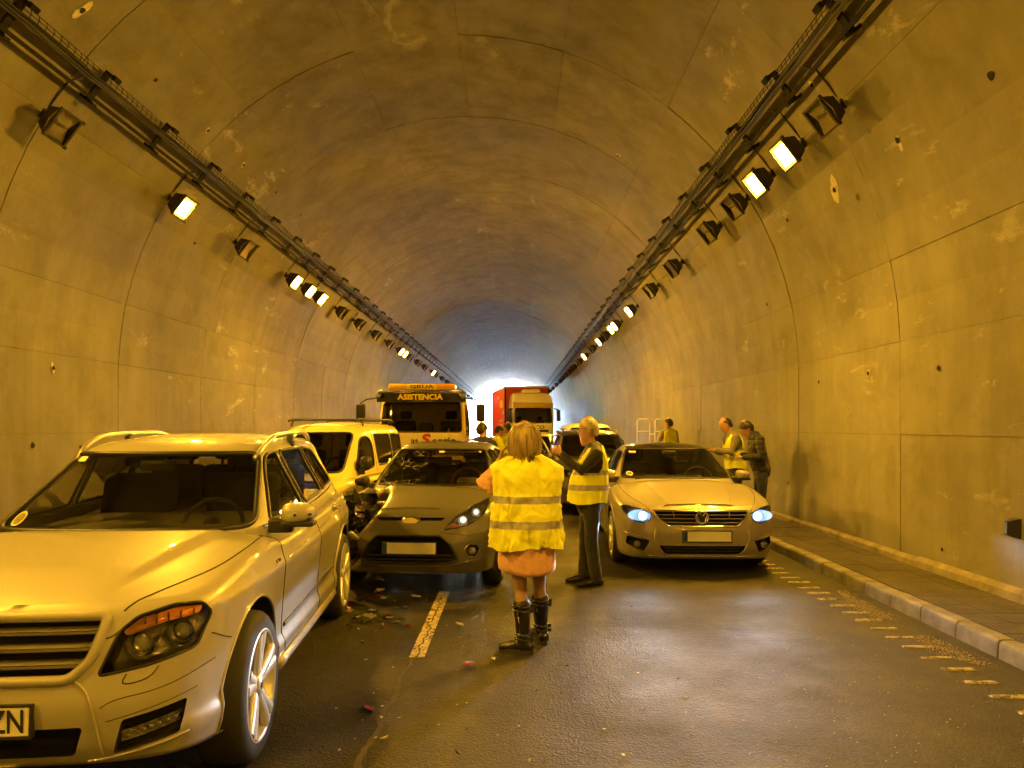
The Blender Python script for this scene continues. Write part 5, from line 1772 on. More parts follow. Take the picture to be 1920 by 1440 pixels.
# ------------------------------------------------------------------ tow truck
M['amberbar'] = Mat('amber_beacon', (.85, .42, .03), .25, coat=.6).m
M['navy'] = flat('sign_navy', (.012, .018, .09), .5)
M['signred'] = flat('sign_red', (.55, .015, .01), .5)
M['signyellow'] = flat('sign_yellow', (.85, .62, .03), .5)
M['cream'] = flat('cream_panel', (.78, .70, .45), .4, var=.05)
def cab_shell(plan, n_, zt, z0, front, side, ylen, n=70):
    pz = pch(*zip(*front)); sz = pch(*zip(*side))
    return Shell(plan, n, levels((0, .85, 26), (.85, 1, 10)), zt, lambda x, y: z0 + 0 * y, lambda z, y: sz(z), pz, lambda z: 0 * z,
                 lambda y: np.clip(1 - y / .8, 0, 1) ** 2, lambda y: 0 * y, .10, 20, None)
def build_tow():
    P = paint('tow_yellow', (.85, .58, .04), .0, .35)
    root = empty('tow_truck', (-2.1, 16.5, 0), 0, 'yellow recovery truck with amber beacon bar and black sun visor', 'truck')
    plan = [(0, 0), (.60, .0), (.84, .03), (.97, .14), (1.0, .35), (1.0, 1.2), (1.0, 1.75), (.9, 1.82), (0, 1.84)]
    sh = cab_shell(plan, 70, lambda x, y: 2.42 - .05 * (np.abs(x) / 1.0) ** 2 + 0 * y, .42, [(.4, .04), (.7, .0), (1.4, .0), (1.55, .02), (2.4, .22)], [(.4, .02), (.7, 0), (1.5, .0), (2.4, .07)], 1.84)
    glaze(sh, [(-.905, 1.535), (.905, 1.535), (.865, 2.20), (-.865, 2.20)], 'y', -1, 'windscreen', M['glass'], root, .02, r=.08)
    for sg in (-1, 1):
        glaze(sh, [(.28, 1.45), (1.25, 1.45), (1.22, 2.15), (.45, 2.15)], 'x', sg, 'window', M['glass'], root, .015)
        crossline(sh, [(.2, 1.3), (.2, .7), (1.35, .7), (1.35, 2.2)], 'x', sg, 'door_gap', M['gap'], root, .006)
        hp = rpoly([(.62, .72), (.90, .72), (.90, .90), (.62, .90)], .03, 3)
        headlamp(sh, hp, root, [(.72, .81, .06, .03), (.83, .81, .05, .03)], .1, M['darkchrome'], None, sg)
    # cream lower front panel carrying the lettering
    sh.take(sh.cut(rpoly([(-.93, 1.02), (.93, 1.02), (.93, 1.49), (-.93, 1.49)], .04, 3), 'y', -1), 'front_panel', M['cream'], root, .003, False)
    hole(sh, rpoly([(-.7, .98), (.7, .98), (.7, .78), (-.7, .78)], .02, 2), .06, 'grille', root)
    sh.finish('cab', P, root)
    y = sh.hit('y', .3, 1.33, -1)[0].y - .008
    rt = (R(90), 0, 0)
    text_mesh('lettering', 'as', .20, M['navy'], root, (-.15, y, 1.33), rt, .004, .004, .12)
    text_mesh('lettering', 'S', .33, M['signred'], root, (.09, y, 1.35), rt, .004, .01, .15, 'CENTER', 1.3)
    text_mesh('lettering', 'ergio', .22, M['navy'], root, (.50, y, 1.33), rt, .004, .005, .18, 'CENTER', 1.2)
    # visor
    v = MB()
    n_ = 24
    for k in range(n_ + 1):
        x = -1.0 + 2.0 * k / n_
        yy = -.12 + .16 * (abs(x) ** 4)
        v.V += [(x, yy, 2.20), (x, yy - .015, 2.40), (x, yy + .12, 2.435), (x, yy + .14, 2.40), (x, yy + .015, 2.21)]
    for k in range(n_):
        for j in range(5): v.F.append((k * 5 + j, k * 5 + (j + 1) % 5, (k + 1) * 5 + (j + 1) % 5, (k + 1) * 5 + j))
    v.F += [(0, 1, 2, 3, 4), tuple(n_ * 5 + j for j in (4, 3, 2, 1, 0))]
    vo = v.build('sun_visor', M['gloss'], root)
    text_mesh('lettering', 'ASISTENCIA', .165, M['signyellow'], vo, (.0, -.145, 2.305), (R(94), 0, 0), .006, .006, 0, 'CENTER', 1.12)
    for sg in (-1, 1):
        MB().lathe([(-.14, 0), (-.145, .05), (-.10, .07), (0, .05), (.03, 0)], 16, 'y', (sg * .93, 0, 2.35)).build('spot_lamp', M['chrome'], vo, True)
    # beacon bar
    b = MB().rbox(-.76, .76, .14, .42, 2.475, 2.625, .05, 3)
    bo = b.build('beacon_bar', M['amberbar'], root, True)
    MB().rbox(-.34, .34, .132, .15, 2.49, 2.61, .01, 1).build('bar_panel', M['signyellow'], bo)
    text_mesh('lettering', 'GRUA', .115, M['navy'], bo, (0, .128, 2.55), rt, .003, .002, 0, 'CENTER', 1.7)
    for sg in (-1, 1):
        for x in (.45, .62):
            MB().lathe([(2.49, .045), (2.59, .045), (2.60, .03)], 12, 'z', (sg * x, .28, 0)).build('beacon', M['darkchrome'], bo, True)
    MB().tube([(-.95, .1, 2.44), (-.9, .05, 2.46), (.9, .05, 2.46), (.95, .1, 2.44)], .02, 6).build('roof_tube', M['chrome'], root, True)
    for sg in (-1, 1):
        MB().rbox(*sorted((sg * .5, sg * .6)), .2, .34, 2.40, 2.49, .01, 1).build('bar_foot', M['black'], root)
        # mirrors on long arms
        MB().tube([(sg * .98, .1, 2.30), (sg * 1.22, -.02, 2.26), (sg * 1.34, -.06, 2.18), (sg * 1.34, -.06, 1.70), (sg * 1.2, .0, 1.58), (sg * 1.0, .1, 1.55)], .016, 6).build('mirror_arm', M['black'], root, True)
        m_ = MB().rbox(sg * 1.34 - .10, sg * 1.34 + .10, -.10, -.02, 1.76, 2.16, .035, 3).build('mirror', M['black'], root, True)
    # bumper, interior, wheels, bed
    MB().rbox(-1.02, 1.02, -.06, .25, .42, .70, .04, 2).build('bumper', M['black'], root, True)
    for x in (-.55, .55): seat(root, x, 1.25, 1.10, .5)
    MB().rbox(-.16, .16, .9, 1.15, 1.2, 1.75, .05, 2).build('centre_seat', M['interior'], root, True)
    dash(root, .86, .25, .6, 1.15, 1.48); steering(root, .55, .72, 1.5, .22)
    MB().rbox(-.92, .92, 1.68, 1.72, .9, 2.2, .01, 1).build('cab_back', M['cream'], root)
    for sg in (-1, 1):
        wheel(root, sg * .86, .95, .40, .25, sg, 'cap'); wheel(root, sg * .82, 4.6, .40, .32, sg, 'cap')
    MB().rbox(-1.05, 1.05, 2.1, 7.2, .86, 1.0, .02, 1).build('flat_bed', M['steel'], root)
    for sg in (-1, 1): MB().rbox(*sorted((sg * 1.03, sg * 1.10)), 2.1, 7.2, .86, 1.12, .01, 1).build('bed_rail', P, root)
    MB().rbox(-.4, .4, .3, 7.0, .45, .85, .02, 1).build('chassis', M['black'], root)
    return root
tow = build_tow()

# ------------------------------------------------------------------ articulated lorry
def build_lorry():
    P = paint('lorry_cream', (.85, .80, .66), .0, .38)
    root = empty('lorry', (1.02, 39.5, 0), R(7), 'cream lorry cab pulling a tall red box trailer', 'truck')
    plan = [(0, 0), (.75, .02), (1.02, .10), (1.14, .28), (1.17, .6), (1.17, 2.1), (1.1, 2.2), (0, 2.22)]
    sh = cab_shell(plan, 60, lambda x, y: 3.42 + .12 * np.clip(y, 0, 1.2) - .10 * (np.abs(x) / 1.17) ** 3, .45, [(.4, .05), (.8, 0), (1.6, .0), (2.7, .12), (3.0, .30), (3.5, .8)], [(.4, .02), (1.0, 0), (2.6, .02), (3.5, .14)], 2.2)
    glaze(sh, [(-1.0, 1.86), (1.0, 1.86), (.97, 2.62), (-.97, 2.62)], 'y', -1, 'windscreen', M['glass'], root, .03, r=.1)
    for sg in (-1, 1):
        glaze(sh, [(.35, 1.85), (1.3, 1.85), (1.3, 2.6), (.5, 2.6)], 'x', sg, 'window', M['glassdark'], root, .02)
        headlamp(sh, rpoly([(.68, .72), (1.02, .72), (1.05, .95), (.72, .92)], .04, 3), root, [(.80, .82, .07, .05), (.95, .83, .06, .06)], .12, M['darkchrome'], None, sg)
        MB().rbox(*sorted((sg * 1.25, sg * 1.45)), -.05, .08, 1.95, 2.55, .04, 2).build('mirror', M['black'], root, True)
        MB().tube([(sg * 1.12, .15, 2.62), (sg * 1.35, .0, 2.58)], .03, 6).build('mirror_arm', M['black'], root)
    hole(sh, rpoly([(-.85, 1.48), (.85, 1.48), (.80, 1.36), (-.80, 1.36)], .02, 2), .08, 'upper_grille', root)
    hole(sh, rpoly([(-.75, 1.28), (.75, 1.28), (.62, .70), (-.62, .70)], .04, 2), .08, 'grille', root)
    sh.finish('cab', P, root)
    # visor and roof deflector
    V = []
    for k in range(17):
        x = -1.08 + 2.16 * k / 16; yy = -.12 + .22 * abs(x / 1.08) ** 3
        V += [(x, yy, 2.66), (x, yy - .03, 2.90), (x, yy + .20, 2.95), (x, yy + .12, 2.68)]
    F = [(k * 4 + j, k * 4 + (j + 1) % 4, (k + 1) * 4 + (j + 1) % 4, (k + 1) * 4 + j) for k in range(16) for j in range(4)]
    obj('sun_visor', V, F, M['visor'], root)
    MB().rbox(-.5, .5, .75, 1.7, 3.45, 3.72, .12, 3).build('roof_deflector', P, root, True)
    yy = sh.hit('y', 0, 1.58, -1)[0].y - .01
    text_mesh('lettering', 'IVECO', .26, M['navy'], root, (.10, yy, 1.61), (R(90), 0, 0), .004, .004, 0, 'CENTER', 1.3)
    for x in (-.6, .6): seat(root, x, 1.4, 1.3, .5)
    dash(root, 1.0, .3, .7, 1.4, 1.85); steering(root, .6, .8, 1.85, .22)
    for sg in (-1, 1):
        wheel(root, sg * .98, 1.2, .5, .3, sg, 'cap')
        for y in (4.4, 8.6, 9.8): wheel(root, sg * .98, y, .5, .34, sg, 'cap')
    MB().rbox(-1.15, 1.15, -.05, .3, .40, .68, .05, 2).build('bumper', P, root, True)
    MB().rbox(-.45, .45, .5, 10.2, .6, 1.1, .02, 1).build('chassis', M['black'], root)
    tr = MB().box(-1.275, 1.275, 2.55, 10.6, 1.12, 3.86).build('trailer_box', M['curtain'], root)
    MB().rbox(-1.30, 1.30, 2.50, 10.62, 3.86, 3.97, .02, 1).build('trailer_roof_rail', P, tr)
    MB().box(-1.30, 1.30, 2.50, 10.62, 1.02, 1.12).build('trailer_floor_rail', M['steel'], tr)
    for sg in (-1, 1):
        MB().box(*sorted((sg * 1.22, sg * 1.295)), 2.50, 2.58, 1.12, 3.86).build('trailer_post', M['steel'], tr)
    # pale print blocks on the curtain (wording too small to read in the picture)
    for (a, b, c, d) in ((3.7, 5.3, 2.75, 3.20), (5.8, 6.9, 3.35, 3.55), (3.0, 4.0, 2.35, 2.60), (3.6, 5.6, 1.95, 2.05), (3.4, 6.2, 1.70, 1.80)):
        MB().box(-1.279, -1.276, a, b, c, d).build('curtain_print', M['signyellow'], tr)
    return root
M['visor'] = flat('lorry_visor', (.45, .30, .08), .35)
M['curtain'] = flat('red_curtain', (.78, .07, .015), .5, var=.12, scale=3)
lorry = build_lorry()

# ------------------------------------------------------------------ dark estate with an open door, silver wreck, pale van behind
def lowres(spec): spec['n'] = 70; return spec
def build_dark():
    P = paint('black_paint', (.03, .028, .026), .3, .3)
    root = empty('dark_estate_car', (1.62, 13.35, 0), R(1), 'dark estate car with a front door open behind the saloon', 'car')
    spec = lowres(dict(L=4.6, wheels=(.9, 3.6), cowl=1.1, crown=.08, fdepth=1.0,
        plan=[(0, 0), (.42, .005), (.64, .06), (.80, .20), (.87, .5), (.89, 1.2), (.90, 2.5), (.89, 3.6), (.86, 4.3), (.7, 4.52), (.4, 4.58), (0, 4.6)],
        top=[(0, .80), (.08, .84), (.3, .91), (.8, 1.0), (1.1, 1.05), (1.3, 1.02), (4.6, 1.05)],
        bot=[(0, .25), (1.2, .22), (3.6, .22), (4.6, .3)], side=[(.12, .07), (.3, .02), (.6, .0), (.8, .0), (.9, .02), (1.05, .07)],
        front=[(.1, .08), (.3, .0), (.5, .0), (.65, .05), (.8, .12), (1.0, .26)], rear=[(.15, .05), (.5, 0), (1.0, .06)],
        gh=dict(z0=.98, plan=[(0, .98), (.42, 1.0), (.62, 1.08), (.75, 1.3), (.80, 1.7), (.82, 2.6), (.81, 3.8), (.76, 4.2), (.5, 4.36), (0, 4.4)],
            top=[(1.0, 1.50), (1.8, 1.52), (2.3, 1.58), (3.2, 1.59), (4.4, 1.52)], crown=.05,
            side=[(.98, .0), (1.1, .03), (1.35, .12), (1.6, .22)], front=[(.98, 0), (1.6, 1.05)], rear=[(.98, 0), (1.6, .30)])))
    sh, gh = make_body(root, P, spec)
    glaze(gh, [(-.70, 1.06), (.70, 1.06), (.57, 1.475), (-.57, 1.475)], 'y', -1, 'windscreen', M['glass'], root, .014, r=.06)
    for sg in (-1, 1):
        glaze(gh, [(1.55, 1.06, .02), (2.4, 1.08), (2.38, 1.47), (2.1, 1.46, .2)], 'x', sg, 'window', M['glassdark'], root, .011)
        glaze(gh, [(2.5, 1.08), (4.0, 1.12), (3.8, 1.42, .1), (2.47, 1.47)], 'x', sg, 'window', M['glassdark'], root, .011)
        V, F = tube([(sg * .585, y, gh.hit('z', sg * .585, y, 1)[0].z - .01 + .05 * min(1, 6 * min(t, 1 - t))) for t, y in [(k / 15, 2.05 + 1.9 * k / 15) for k in range(16)]], .017, 6)
        obj('roof_rail', V, F, M['black'], root, True)
        headlamp(sh, rpoly([(.44, .72), (.50, .82), (.78, .88), (.80, .80), (.70, .72)], .02, 3), root, [(.6, .775, .05, .05)], .12, M['darkchrome'], None, sg)
        wheel(root, sg * .78, .9, .33, .22, sg, 'five'); wheel(root, sg * .78, 3.6, .33, .22, sg, 'five')
    gh.finish('cabin_frame', P, root)
    arches(sh, 'body', root, (.9, 3.6), .38, P, .34, .011)
    hole(sh, rpoly([(-.38, .78), (.38, .78), (.33, .66), (-.33, .66)], .03, 2), .06, 'grille', root, None, M['chrome'], .01)
    hole(sh, rpoly([(-.55, .46), (.55, .46), (.48, .32), (-.48, .32)], .03, 2), .06, 'lower_intake', root)
    p, nn = sh.hit('y', 0, .54, -1); plate(root, 0, p.y - .01, .54)
    sh.finish('body', P, root)
    mirror(root, .79, 1.55, 1.12, 1, P, .19, .13, .1)
    # open door, hinged at its front edge
    lx, lz = 0, 1
    def dpt(d, z, t=0.0):
        q = Vector((-.88, 1.30, 0)) + Vector((-math.cos(R(28)), math.sin(R(28)), 0)) * d + Vector((math.sin(R(28)), math.cos(R(28)), 0)) * t
        return (q.x + .10 * max(0, z - 1.0) * 1.2, q.y, z)
    ol = rpoly([(0.0, .30), (.98, .34), (1.05, .70), (1.02, 1.05), (0.0, 1.05)], .08, 3)
    V = [dpt(a, b, 0) for a, b in ol] + [dpt(a, b, .09) for a, b in ol]
    n_ = len(ol)
    dr = obj('door', V, [tuple(range(n_)), tuple(range(2 * n_ - 1, n_ - 1, -1))] + [(i, (i + 1) % n_, n_ + (i + 1) % n_, n_ + i) for i in range(n_)], P, root)
    fo = [(.98, 1.04), (.97, 1.3), (.86, 1.47), (.68, 1.54), (.48, 1.53), (.28, 1.42), (.02, 1.06)]
    ch = chaikin(fo, 2)
    V, F = tube([dpt(a, b, .05) for a, b in ch], .022, 6); obj('door_window_frame', V, F, M['rail'], dr, True)
    V = [dpt(a, b, .05) for a, b in ch]; obj('door_glass', V, [tuple(range(len(V)))], M['glass'], dr)
    m_ = mirror(root, -1.0, 1.40, 1.14, -1, M['black'], .19, .14, .1)
    MB().rbox(-.28, .0, 0, .05, 0, .12, .02, 2).xf(Matrix.Translation((-1.2, 1.42, .72))).build('door_pocket', M['interior'], dr)
    for x in (-.38, .38): seat(root, x, 2.45, .55, .5)
    dash(root, .7, 1.35, 1.7, .8, 1.03); steering(root, .38, 1.78, 1.02)
    return root
dark = build_dark()

def build_wreck():
    P = paint('wreck_silver', (.40, .38, .34), .45, .4)
    root = empty('wrecked_silver_car', (.20, 18.0, 0), R(-6), 'silver car with crumpled bonnet and exposed engine by the lorry', 'car')
    def deform(V):
        x, y, z = V[:, 0], V[:, 1], V[:, 2]
        d = np.clip((1.0 - y) / .8, 0, 1) * np.clip((z - .3) / .3, 0, 1)
        wob = np.array([noise.noise(Vector((a * 5, b * 5, c * 5))) for a, b, c in zip(x, y, z)])
        V[:, 2] += d * (.06 + .22 * wob); V[:, 1] += d * (.25 + .3 * wob); V[:, 0] += d * .12 * wob
        return V
    spec = lowres(dict(L=4.2, wheels=(.85, 3.4), cowl=1.1, crown=.08, deform=deform,
        plan=[(0, 0), (.42, .005), (.64, .06), (.78, .20), (.84, .5), (.86, 1.2), (.86, 2.5), (.85, 3.4), (.8, 4.0), (.6, 4.16), (0, 4.2)],
        top=[(0, .78), (.3, .88), (.8, .97), (1.1, 1.0), (1.3, .98), (4.2, 1.0)], bot=[(0, .25), (1.2, .22), (4.2, .3)],
        side=[(.12, .07), (.3, .02), (.6, .0), (.8, .01), (1.0, .07)], front=[(.1, .08), (.3, .0), (.5, .0), (.65, .05), (1.0, .26)], rear=[(.15, .05), (.5, 0), (1.0, .06)],
        gh=dict(z0=.95, plan=[(0, 1.0), (.42, 1.02), (.6, 1.1), (.72, 1.3), (.77, 1.8), (.78, 2.6), (.76, 3.3), (.7, 3.7), (.4, 3.85), (0, 3.9)],
            top=[(1.0, 1.42), (1.9, 1.43), (2.4, 1.48), (3.0, 1.47), (3.9, 1.38)], crown=.05,
            side=[(.95, .0), (1.1, .04), (1.3, .12), (1.5, .2)], front=[(.95, 0), (1.5, 1.1)], rear=[(.95, 0), (1.5, .5)])))
    sh, gh = make_body(root, P, spec)
    glaze(gh, [(-.64, 1.02), (.64, 1.02), (.53, 1.38), (-.53, 1.38)], 'y', -1, 'windscreen', M['glass_crack'], root, .014, r=.06)
    for sg in (-1, 1):
        glaze(gh, [(1.6, 1.04, .02), (3.2, 1.06), (2.9, 1.38, .1), (2.0, 1.38, .2)], 'x', sg, 'window', M['glassdark'], root, .011)
        wheel(root, sg * .75, .85, .31, .2, sg, 'five'); wheel(root, sg * .75, 3.4, .31, .2, sg, 'five')
        mirror(root, sg * .77, 1.5, 1.05, sg, P, .17, .12, .1)
    gh.finish('cabin_frame', P, root); arches(sh, 'body', root, (.85, 3.4), .36, P, .32, .011)
    sh.finish('body', P, root)
    rng = random.Random(5)
    for k in range(24):
        a = (rng.uniform(-.7, .75), rng.uniform(.0, .25), rng.uniform(.5, 1.0)); s_ = rng.uniform(.03, .09)
        MB().rbox(-s_, s_, -s_ * .5, s_ * .5, -s_ * .7, s_ * .7, s_ * .2, 1).xf(Matrix.Translation(a) @ Matrix.Rotation(rng.uniform(0, 3), 4, (rng.random(), rng.random(), rng.random()))).build('broken_part', rng.choice((M['darkchrome'], M['chrome'], M['black'], M['steel'])), root)
    return root
wreck = build_wreck()

def build_pale_van():
    r = copy_tree(van)
    r.location = (2.25, 19.6, 0); r.rotation_euler = (0, 0, R(2)); r.scale = (.95, 1, 1.03)
    tag(r, 'pale van parked behind the dark estate car', 'van')
    Pn = paint('pale_van_paint', (.78, .74, .62), .0, .35)
    r.name = 'pale_van'
    def walk(o):
        for c in o.children:
            if c.type == 'MESH' and c.data.materials and c.data.materials[0].name.startswith('yellow_van'):
                c.material_slots[0].link = 'OBJECT'; c.material_slots[0].material = Pn
            walk(c)
    walk(r)
    for c in list(r.children):
        if c.name.startswith(('roof_bars', 'roof_bar_sleeve')): bpy.data.objects.remove(c)
    return r
build_pale_van()
# ------------------------------------------------------------------ people
def skinmat(name, col):
    m = Mat(name, col, .5, sub=0)
    v = m.coord()
    m.base(m.ramp(m.noise(14, 4, .6, v), [(.3, tuple(c * .82 for c in col)), (.7, col)]))
    m.bump(m.noise(120, 3, .6, v), .15, .002)
    return m.m
def cloth(name, col, var=.15, rough=.8, bump=.35, scale=9, sheen=0.2):
    m = Mat(name, col, rough, sheen=sheen)
    v = m.coord()
    m.base(m.ramp(m.noise(scale, 5, .65, v), [(.3, tuple(c * (1 - var) for c in col)), (.7, tuple(min(1, c * (1 + var * .6)) for c in col))]))
    m.bump(m.noise(scale * 1.4, 4, .6, v, 1.2), bump, .02)
    m.bump(m.noise(350, 2, .5, v), .1, .001)
    return m.m
M['skin'] = skinmat('skin', (.56, .33, .22))
M['hivis'] = cloth('hi_vis_yellow', (.88, .92, .03), .08, .65, 1.0, 6)
M['band'] = cloth('reflective_band', (.42, .41, .38), .2, .35, .3, 12)
M['peach'] = cloth('peach_fabric', (.70, .40, .30), .12, .85, .7, 8)
M['navycloth'] = cloth('navy_trousers', (.018, .02, .032), .3, .8, .4, 6)
M['blackcloth'] = cloth('black_fleece', (.016, .015, .016), .3, .7, .4, 7)
M['puffer'] = cloth('black_puffer', (.009, .008, .009), .3, .6, .3, 9)
M['jeans'] = cloth('dark_jeans', (.05, .06, .10), .35, .85, .35, 10)
M['greycloth'] = cloth('grey_fabric', (.20, .18, .16), .25, .85, .35, 9)
M['palecloth'] = cloth('pale_fabric', (.55, .48, .38), .15, .85, .35, 9)
M['leather'] = Mat('black_leather', (.012, .011, .011), .28, coat=.4).m
M['sole'] = flat('rubber_sole', (.03, .028, .025), .7)
def hairmat(name, c0, c1):
    m = Mat(name, c1, .45)
    f = m.noise(1.0, 4, .6, m.coord((28, 28, 2.5)))
    m.base(m.ramp(f, [(.36, c0), (.62, c1)]))
    m.bump(m.noise(1.0, 3, .6, m.coord((90, 90, 4))), .7, .006)
    return m.m
M['hair_dark'] = hairmat('dark_hair', (.008, .006, .005), (.03, .022, .016))
M['hair_grey'] = hairmat('grey_hair', (.38, .34, .27), (.66, .60, .48))
M['hair_blonde'] = hairmat('highlighted_hair', (.07, .045, .025), (.46, .35, .18))
M['screen'] = emit('phone_screen', (.5, .6, .8), .02)
M['lens_glass'] = glass('spectacle_lens', (.9, .9, .9), 1)

def chain_mesh(chains):
    """capsule-ended lofts; node = (x, y, z, rx, ry) with rx across 'ref'"""
    V = []; F = []
    K = 14
    for nodes, ref in chains:
        P = [Vector(nd[:3]) for nd in nodes]
        rx = [nd[3] for nd in nodes]; ry = [nd[4] if len(nd) > 4 else nd[3] for nd in nodes]
        n_ = len(P)
        ref = Vector(ref)
        rings = []
        T = []
        for i in range(n_):
            a, b = P[max(i - 1, 0)], P[min(i + 1, n_ - 1)]
            T.append((b - a).normalized())
        def ring(c, t, a_, b_):
            u = ref - t * ref.dot(t)
            if u.length < 1e-3: u = Vector((.3, 1, .2)) - t * Vector((.3, 1, .2)).dot(t)
            u.normalize(); v = t.cross(u)
            return [c + u * (a_ * math.cos(2 * math.pi * k / K)) + v * (b_ * math.sin(2 * math.pi * k / K)) for k in range(K)]
        for q in (75, 50, 25):
            s_, c_ = math.sin(R(q)), math.cos(R(q)); m_ = min(rx[0], ry[0])
            rings.append(ring(P[0] - T[0] * m_ * s_, T[0], rx[0] * c_, ry[0] * c_))
        for i in range(n_): rings.append(ring(P[i], T[i], rx[i], ry[i]))
        for q in (25, 50, 75):
            s_, c_ = math.sin(R(q)), math.cos(R(q)); m_ = min(rx[-1], ry[-1])
            rings.append(ring(P[-1] + T[-1] * m_ * s_, T[-1], rx[-1] * c_, ry[-1] * c_))
        k0 = len(V)
        for r_ in rings: V += r_
        L = len(rings)
        for j in range(L - 1):
            for k in range(K): F.append((k0 + j * K + k, k0 + j * K + (k + 1) % K, k0 + (j + 1) * K + (k + 1) % K, k0 + (j + 1) * K + k))
        F.append(tuple(k0 + K - 1 - k for k in range(K))); F.append(tuple(k0 + (L - 1) * K + k for k in range(K)))
    return V, F

def blob(name, chains, mat, parent, voxel=.011, smooth=4, fold=0.0, fscale=8, quilt=0.0, seed=0):
    V, F = chain_mesh(chains)
    me = bpy.data.meshes.new('tmp'); me.from_pydata([tuple(v) for v in V], [], F)
    o = bpy.data.objects.new('tmp', me); COL.objects.link(o)
    md = o.modifiers.new('r', 'REMESH'); md.mode = 'VOXEL'; md.voxel_size = voxel
    ms = o.modifiers.new('s', 'SMOOTH'); ms.factor = .6; ms.iterations = smooth
    dg = bpy.context.evaluated_depsgraph_get()
    m2 = bpy.data.meshes.new_from_object(o.evaluated_get(dg))
    bpy.data.objects.remove(o); bpy.data.meshes.remove(me)
    m2.name = name
    if fold or quilt:
        nv = len(m2.vertices)
        co = np.empty(nv * 3); no = np.empty(nv * 3)
        m2.vertices.foreach_get('co', co); m2.vertex_normals.foreach_get('vector', no)
        co = co.reshape(-1, 3); no = no.reshape(-1, 3)
        if fold:
            d = np.array([noise.noise(Vector((c[0] * fscale + seed, c[1] * fscale, c[2] * fscale * .55))) + .5 * noise.noise(Vector((c[0] * fscale * 2.3, c[1] * fscale * 2.3 + seed, c[2] * fscale * 1.6))) for c in co])
            ridg = 1 - 2 * np.abs(d)
            co += no * (ridg * fold)[:, None]
        if quilt: co += no * (np.abs(np.sin(co[:, 2] * math.pi / .085)) ** .5 * quilt)[:, None]
        m2.vertices.foreach_set('co', co.reshape(-1))
    m2.materials.clear(); m2.materials.append(mat)
    m2.polygons.foreach_set('use_smooth', [True] * len(m2.polygons))
    m2.update()
    return link(bpy.data.objects.new(name, m2), parent)

def hand_chains(wrist, d, side, palm_n, curl=.6, s=1.0, thumb_side=1):
    """palm, four fingers of different length and a thumb from the side of the palm"""
    w_ = Vector(wrist); d = Vector(d).normalized(); side = (Vector(side) - d * Vector(side).dot(d)).normalized(); nrm = Vector(palm_n)
    nrm = (nrm - d * nrm.dot(d) - side * nrm.dot(side)).normalized()
    ch = []
    a = w_; b = w_ + d * .085 * s
    ch.append(([(*a, .026 * s, .019 * s), (*(a + d * .04 * s), .036 * s, .016 * s), (*b, .038 * s, .014 * s)], side))
    for k, (off, ln) in enumerate(((-.030, .066), (-.010, .078), (.010, .074), (.030, .058))):
        p = b + side * off * s - d * .012
        pts = [p]; ang = 0
        for q in range(3):
            ang += curl * (.5 if q == 0 else .62)
            pts.append(pts[-1] + (d * math.cos(ang) + nrm * math.sin(ang)) * ln * s / 3 * 1.25)
        ch.append(([(*q_, (.0095 - .0007 * i) * s) for i, q_ in enumerate(pts)], side))
    t0 = w_ + d * .025 * s + side * .03 * thumb_side * s
    t1 = t0 + (d * .6 + side * .7 * thumb_side + nrm * .3).normalized() * .035 * s
    t2 = t1 + (d * .8 + side * .1 * thumb_side + nrm * .6).normalized() * .032 * s
    ch.append(([(*t0, .014 * s), (*t1, .012 * s), (*t2, .0095 * s)], side))
    return ch

HEAD = [(-.01, .035, .05, .045), (.0, .045, .040, .040), (.02, .032, .064, .054), (.06, .015, .085, .066), (.10, .008, .092, .072), (.13, .0, .095, .075), (.17, -.006, .097, .078), (.20, -.012, .085, .070), (.222, -.018, .05, .045)]
def head_chains(c, yaw=0, pitch=0):
    """c: chin-level point at the neck axis; forward +y turned by yaw, nodding by pitch (down positive)"""
    M_ = Matrix.Translation(c) @ Matrix.Rotation(yaw, 4, 'Z') @ Matrix.Rotation(-pitch, 4, 'X')
    ch = []
    nodes = []
    for (z, f, fx, sy) in HEAD:
        p = M_ @ Vector((0, f, z)); nodes.append((*p, sy, fx))
    rx = (M_.to_3x3() @ Vector((1, 0, 0)))
    ch.append((nodes, rx))
    def pt(x, y, z): return tuple(M_ @ Vector((x, y, z)))
    ch.append(([(*pt(0, .088, .128), .009), (*pt(0, .104, .105), .013), (*pt(0, .10, .096), .012)], rx))      # nose
    ch.append(([(*pt(-.018, .088, .062), .008), (*pt(.018, .088, .062), .008)], (0, 0, 1)))                     # lips
    ch.append(([(*pt(-.035, .078, .146), .010), (*pt(.035, .078, .146), .010)], (0, 0, 1)))                     # brow
    for s_ in (-1, 1):
        ch.append(([(*pt(s_ * .076, -.006, .088), .010, .007), (*pt(s_ * .083, -.012, .115), .018, .008), (*pt(s_ * .080, -.010, .138), .014, .007)], M_.to_3x3() @ Vector((0, 1, 0))))
    return ch, M_

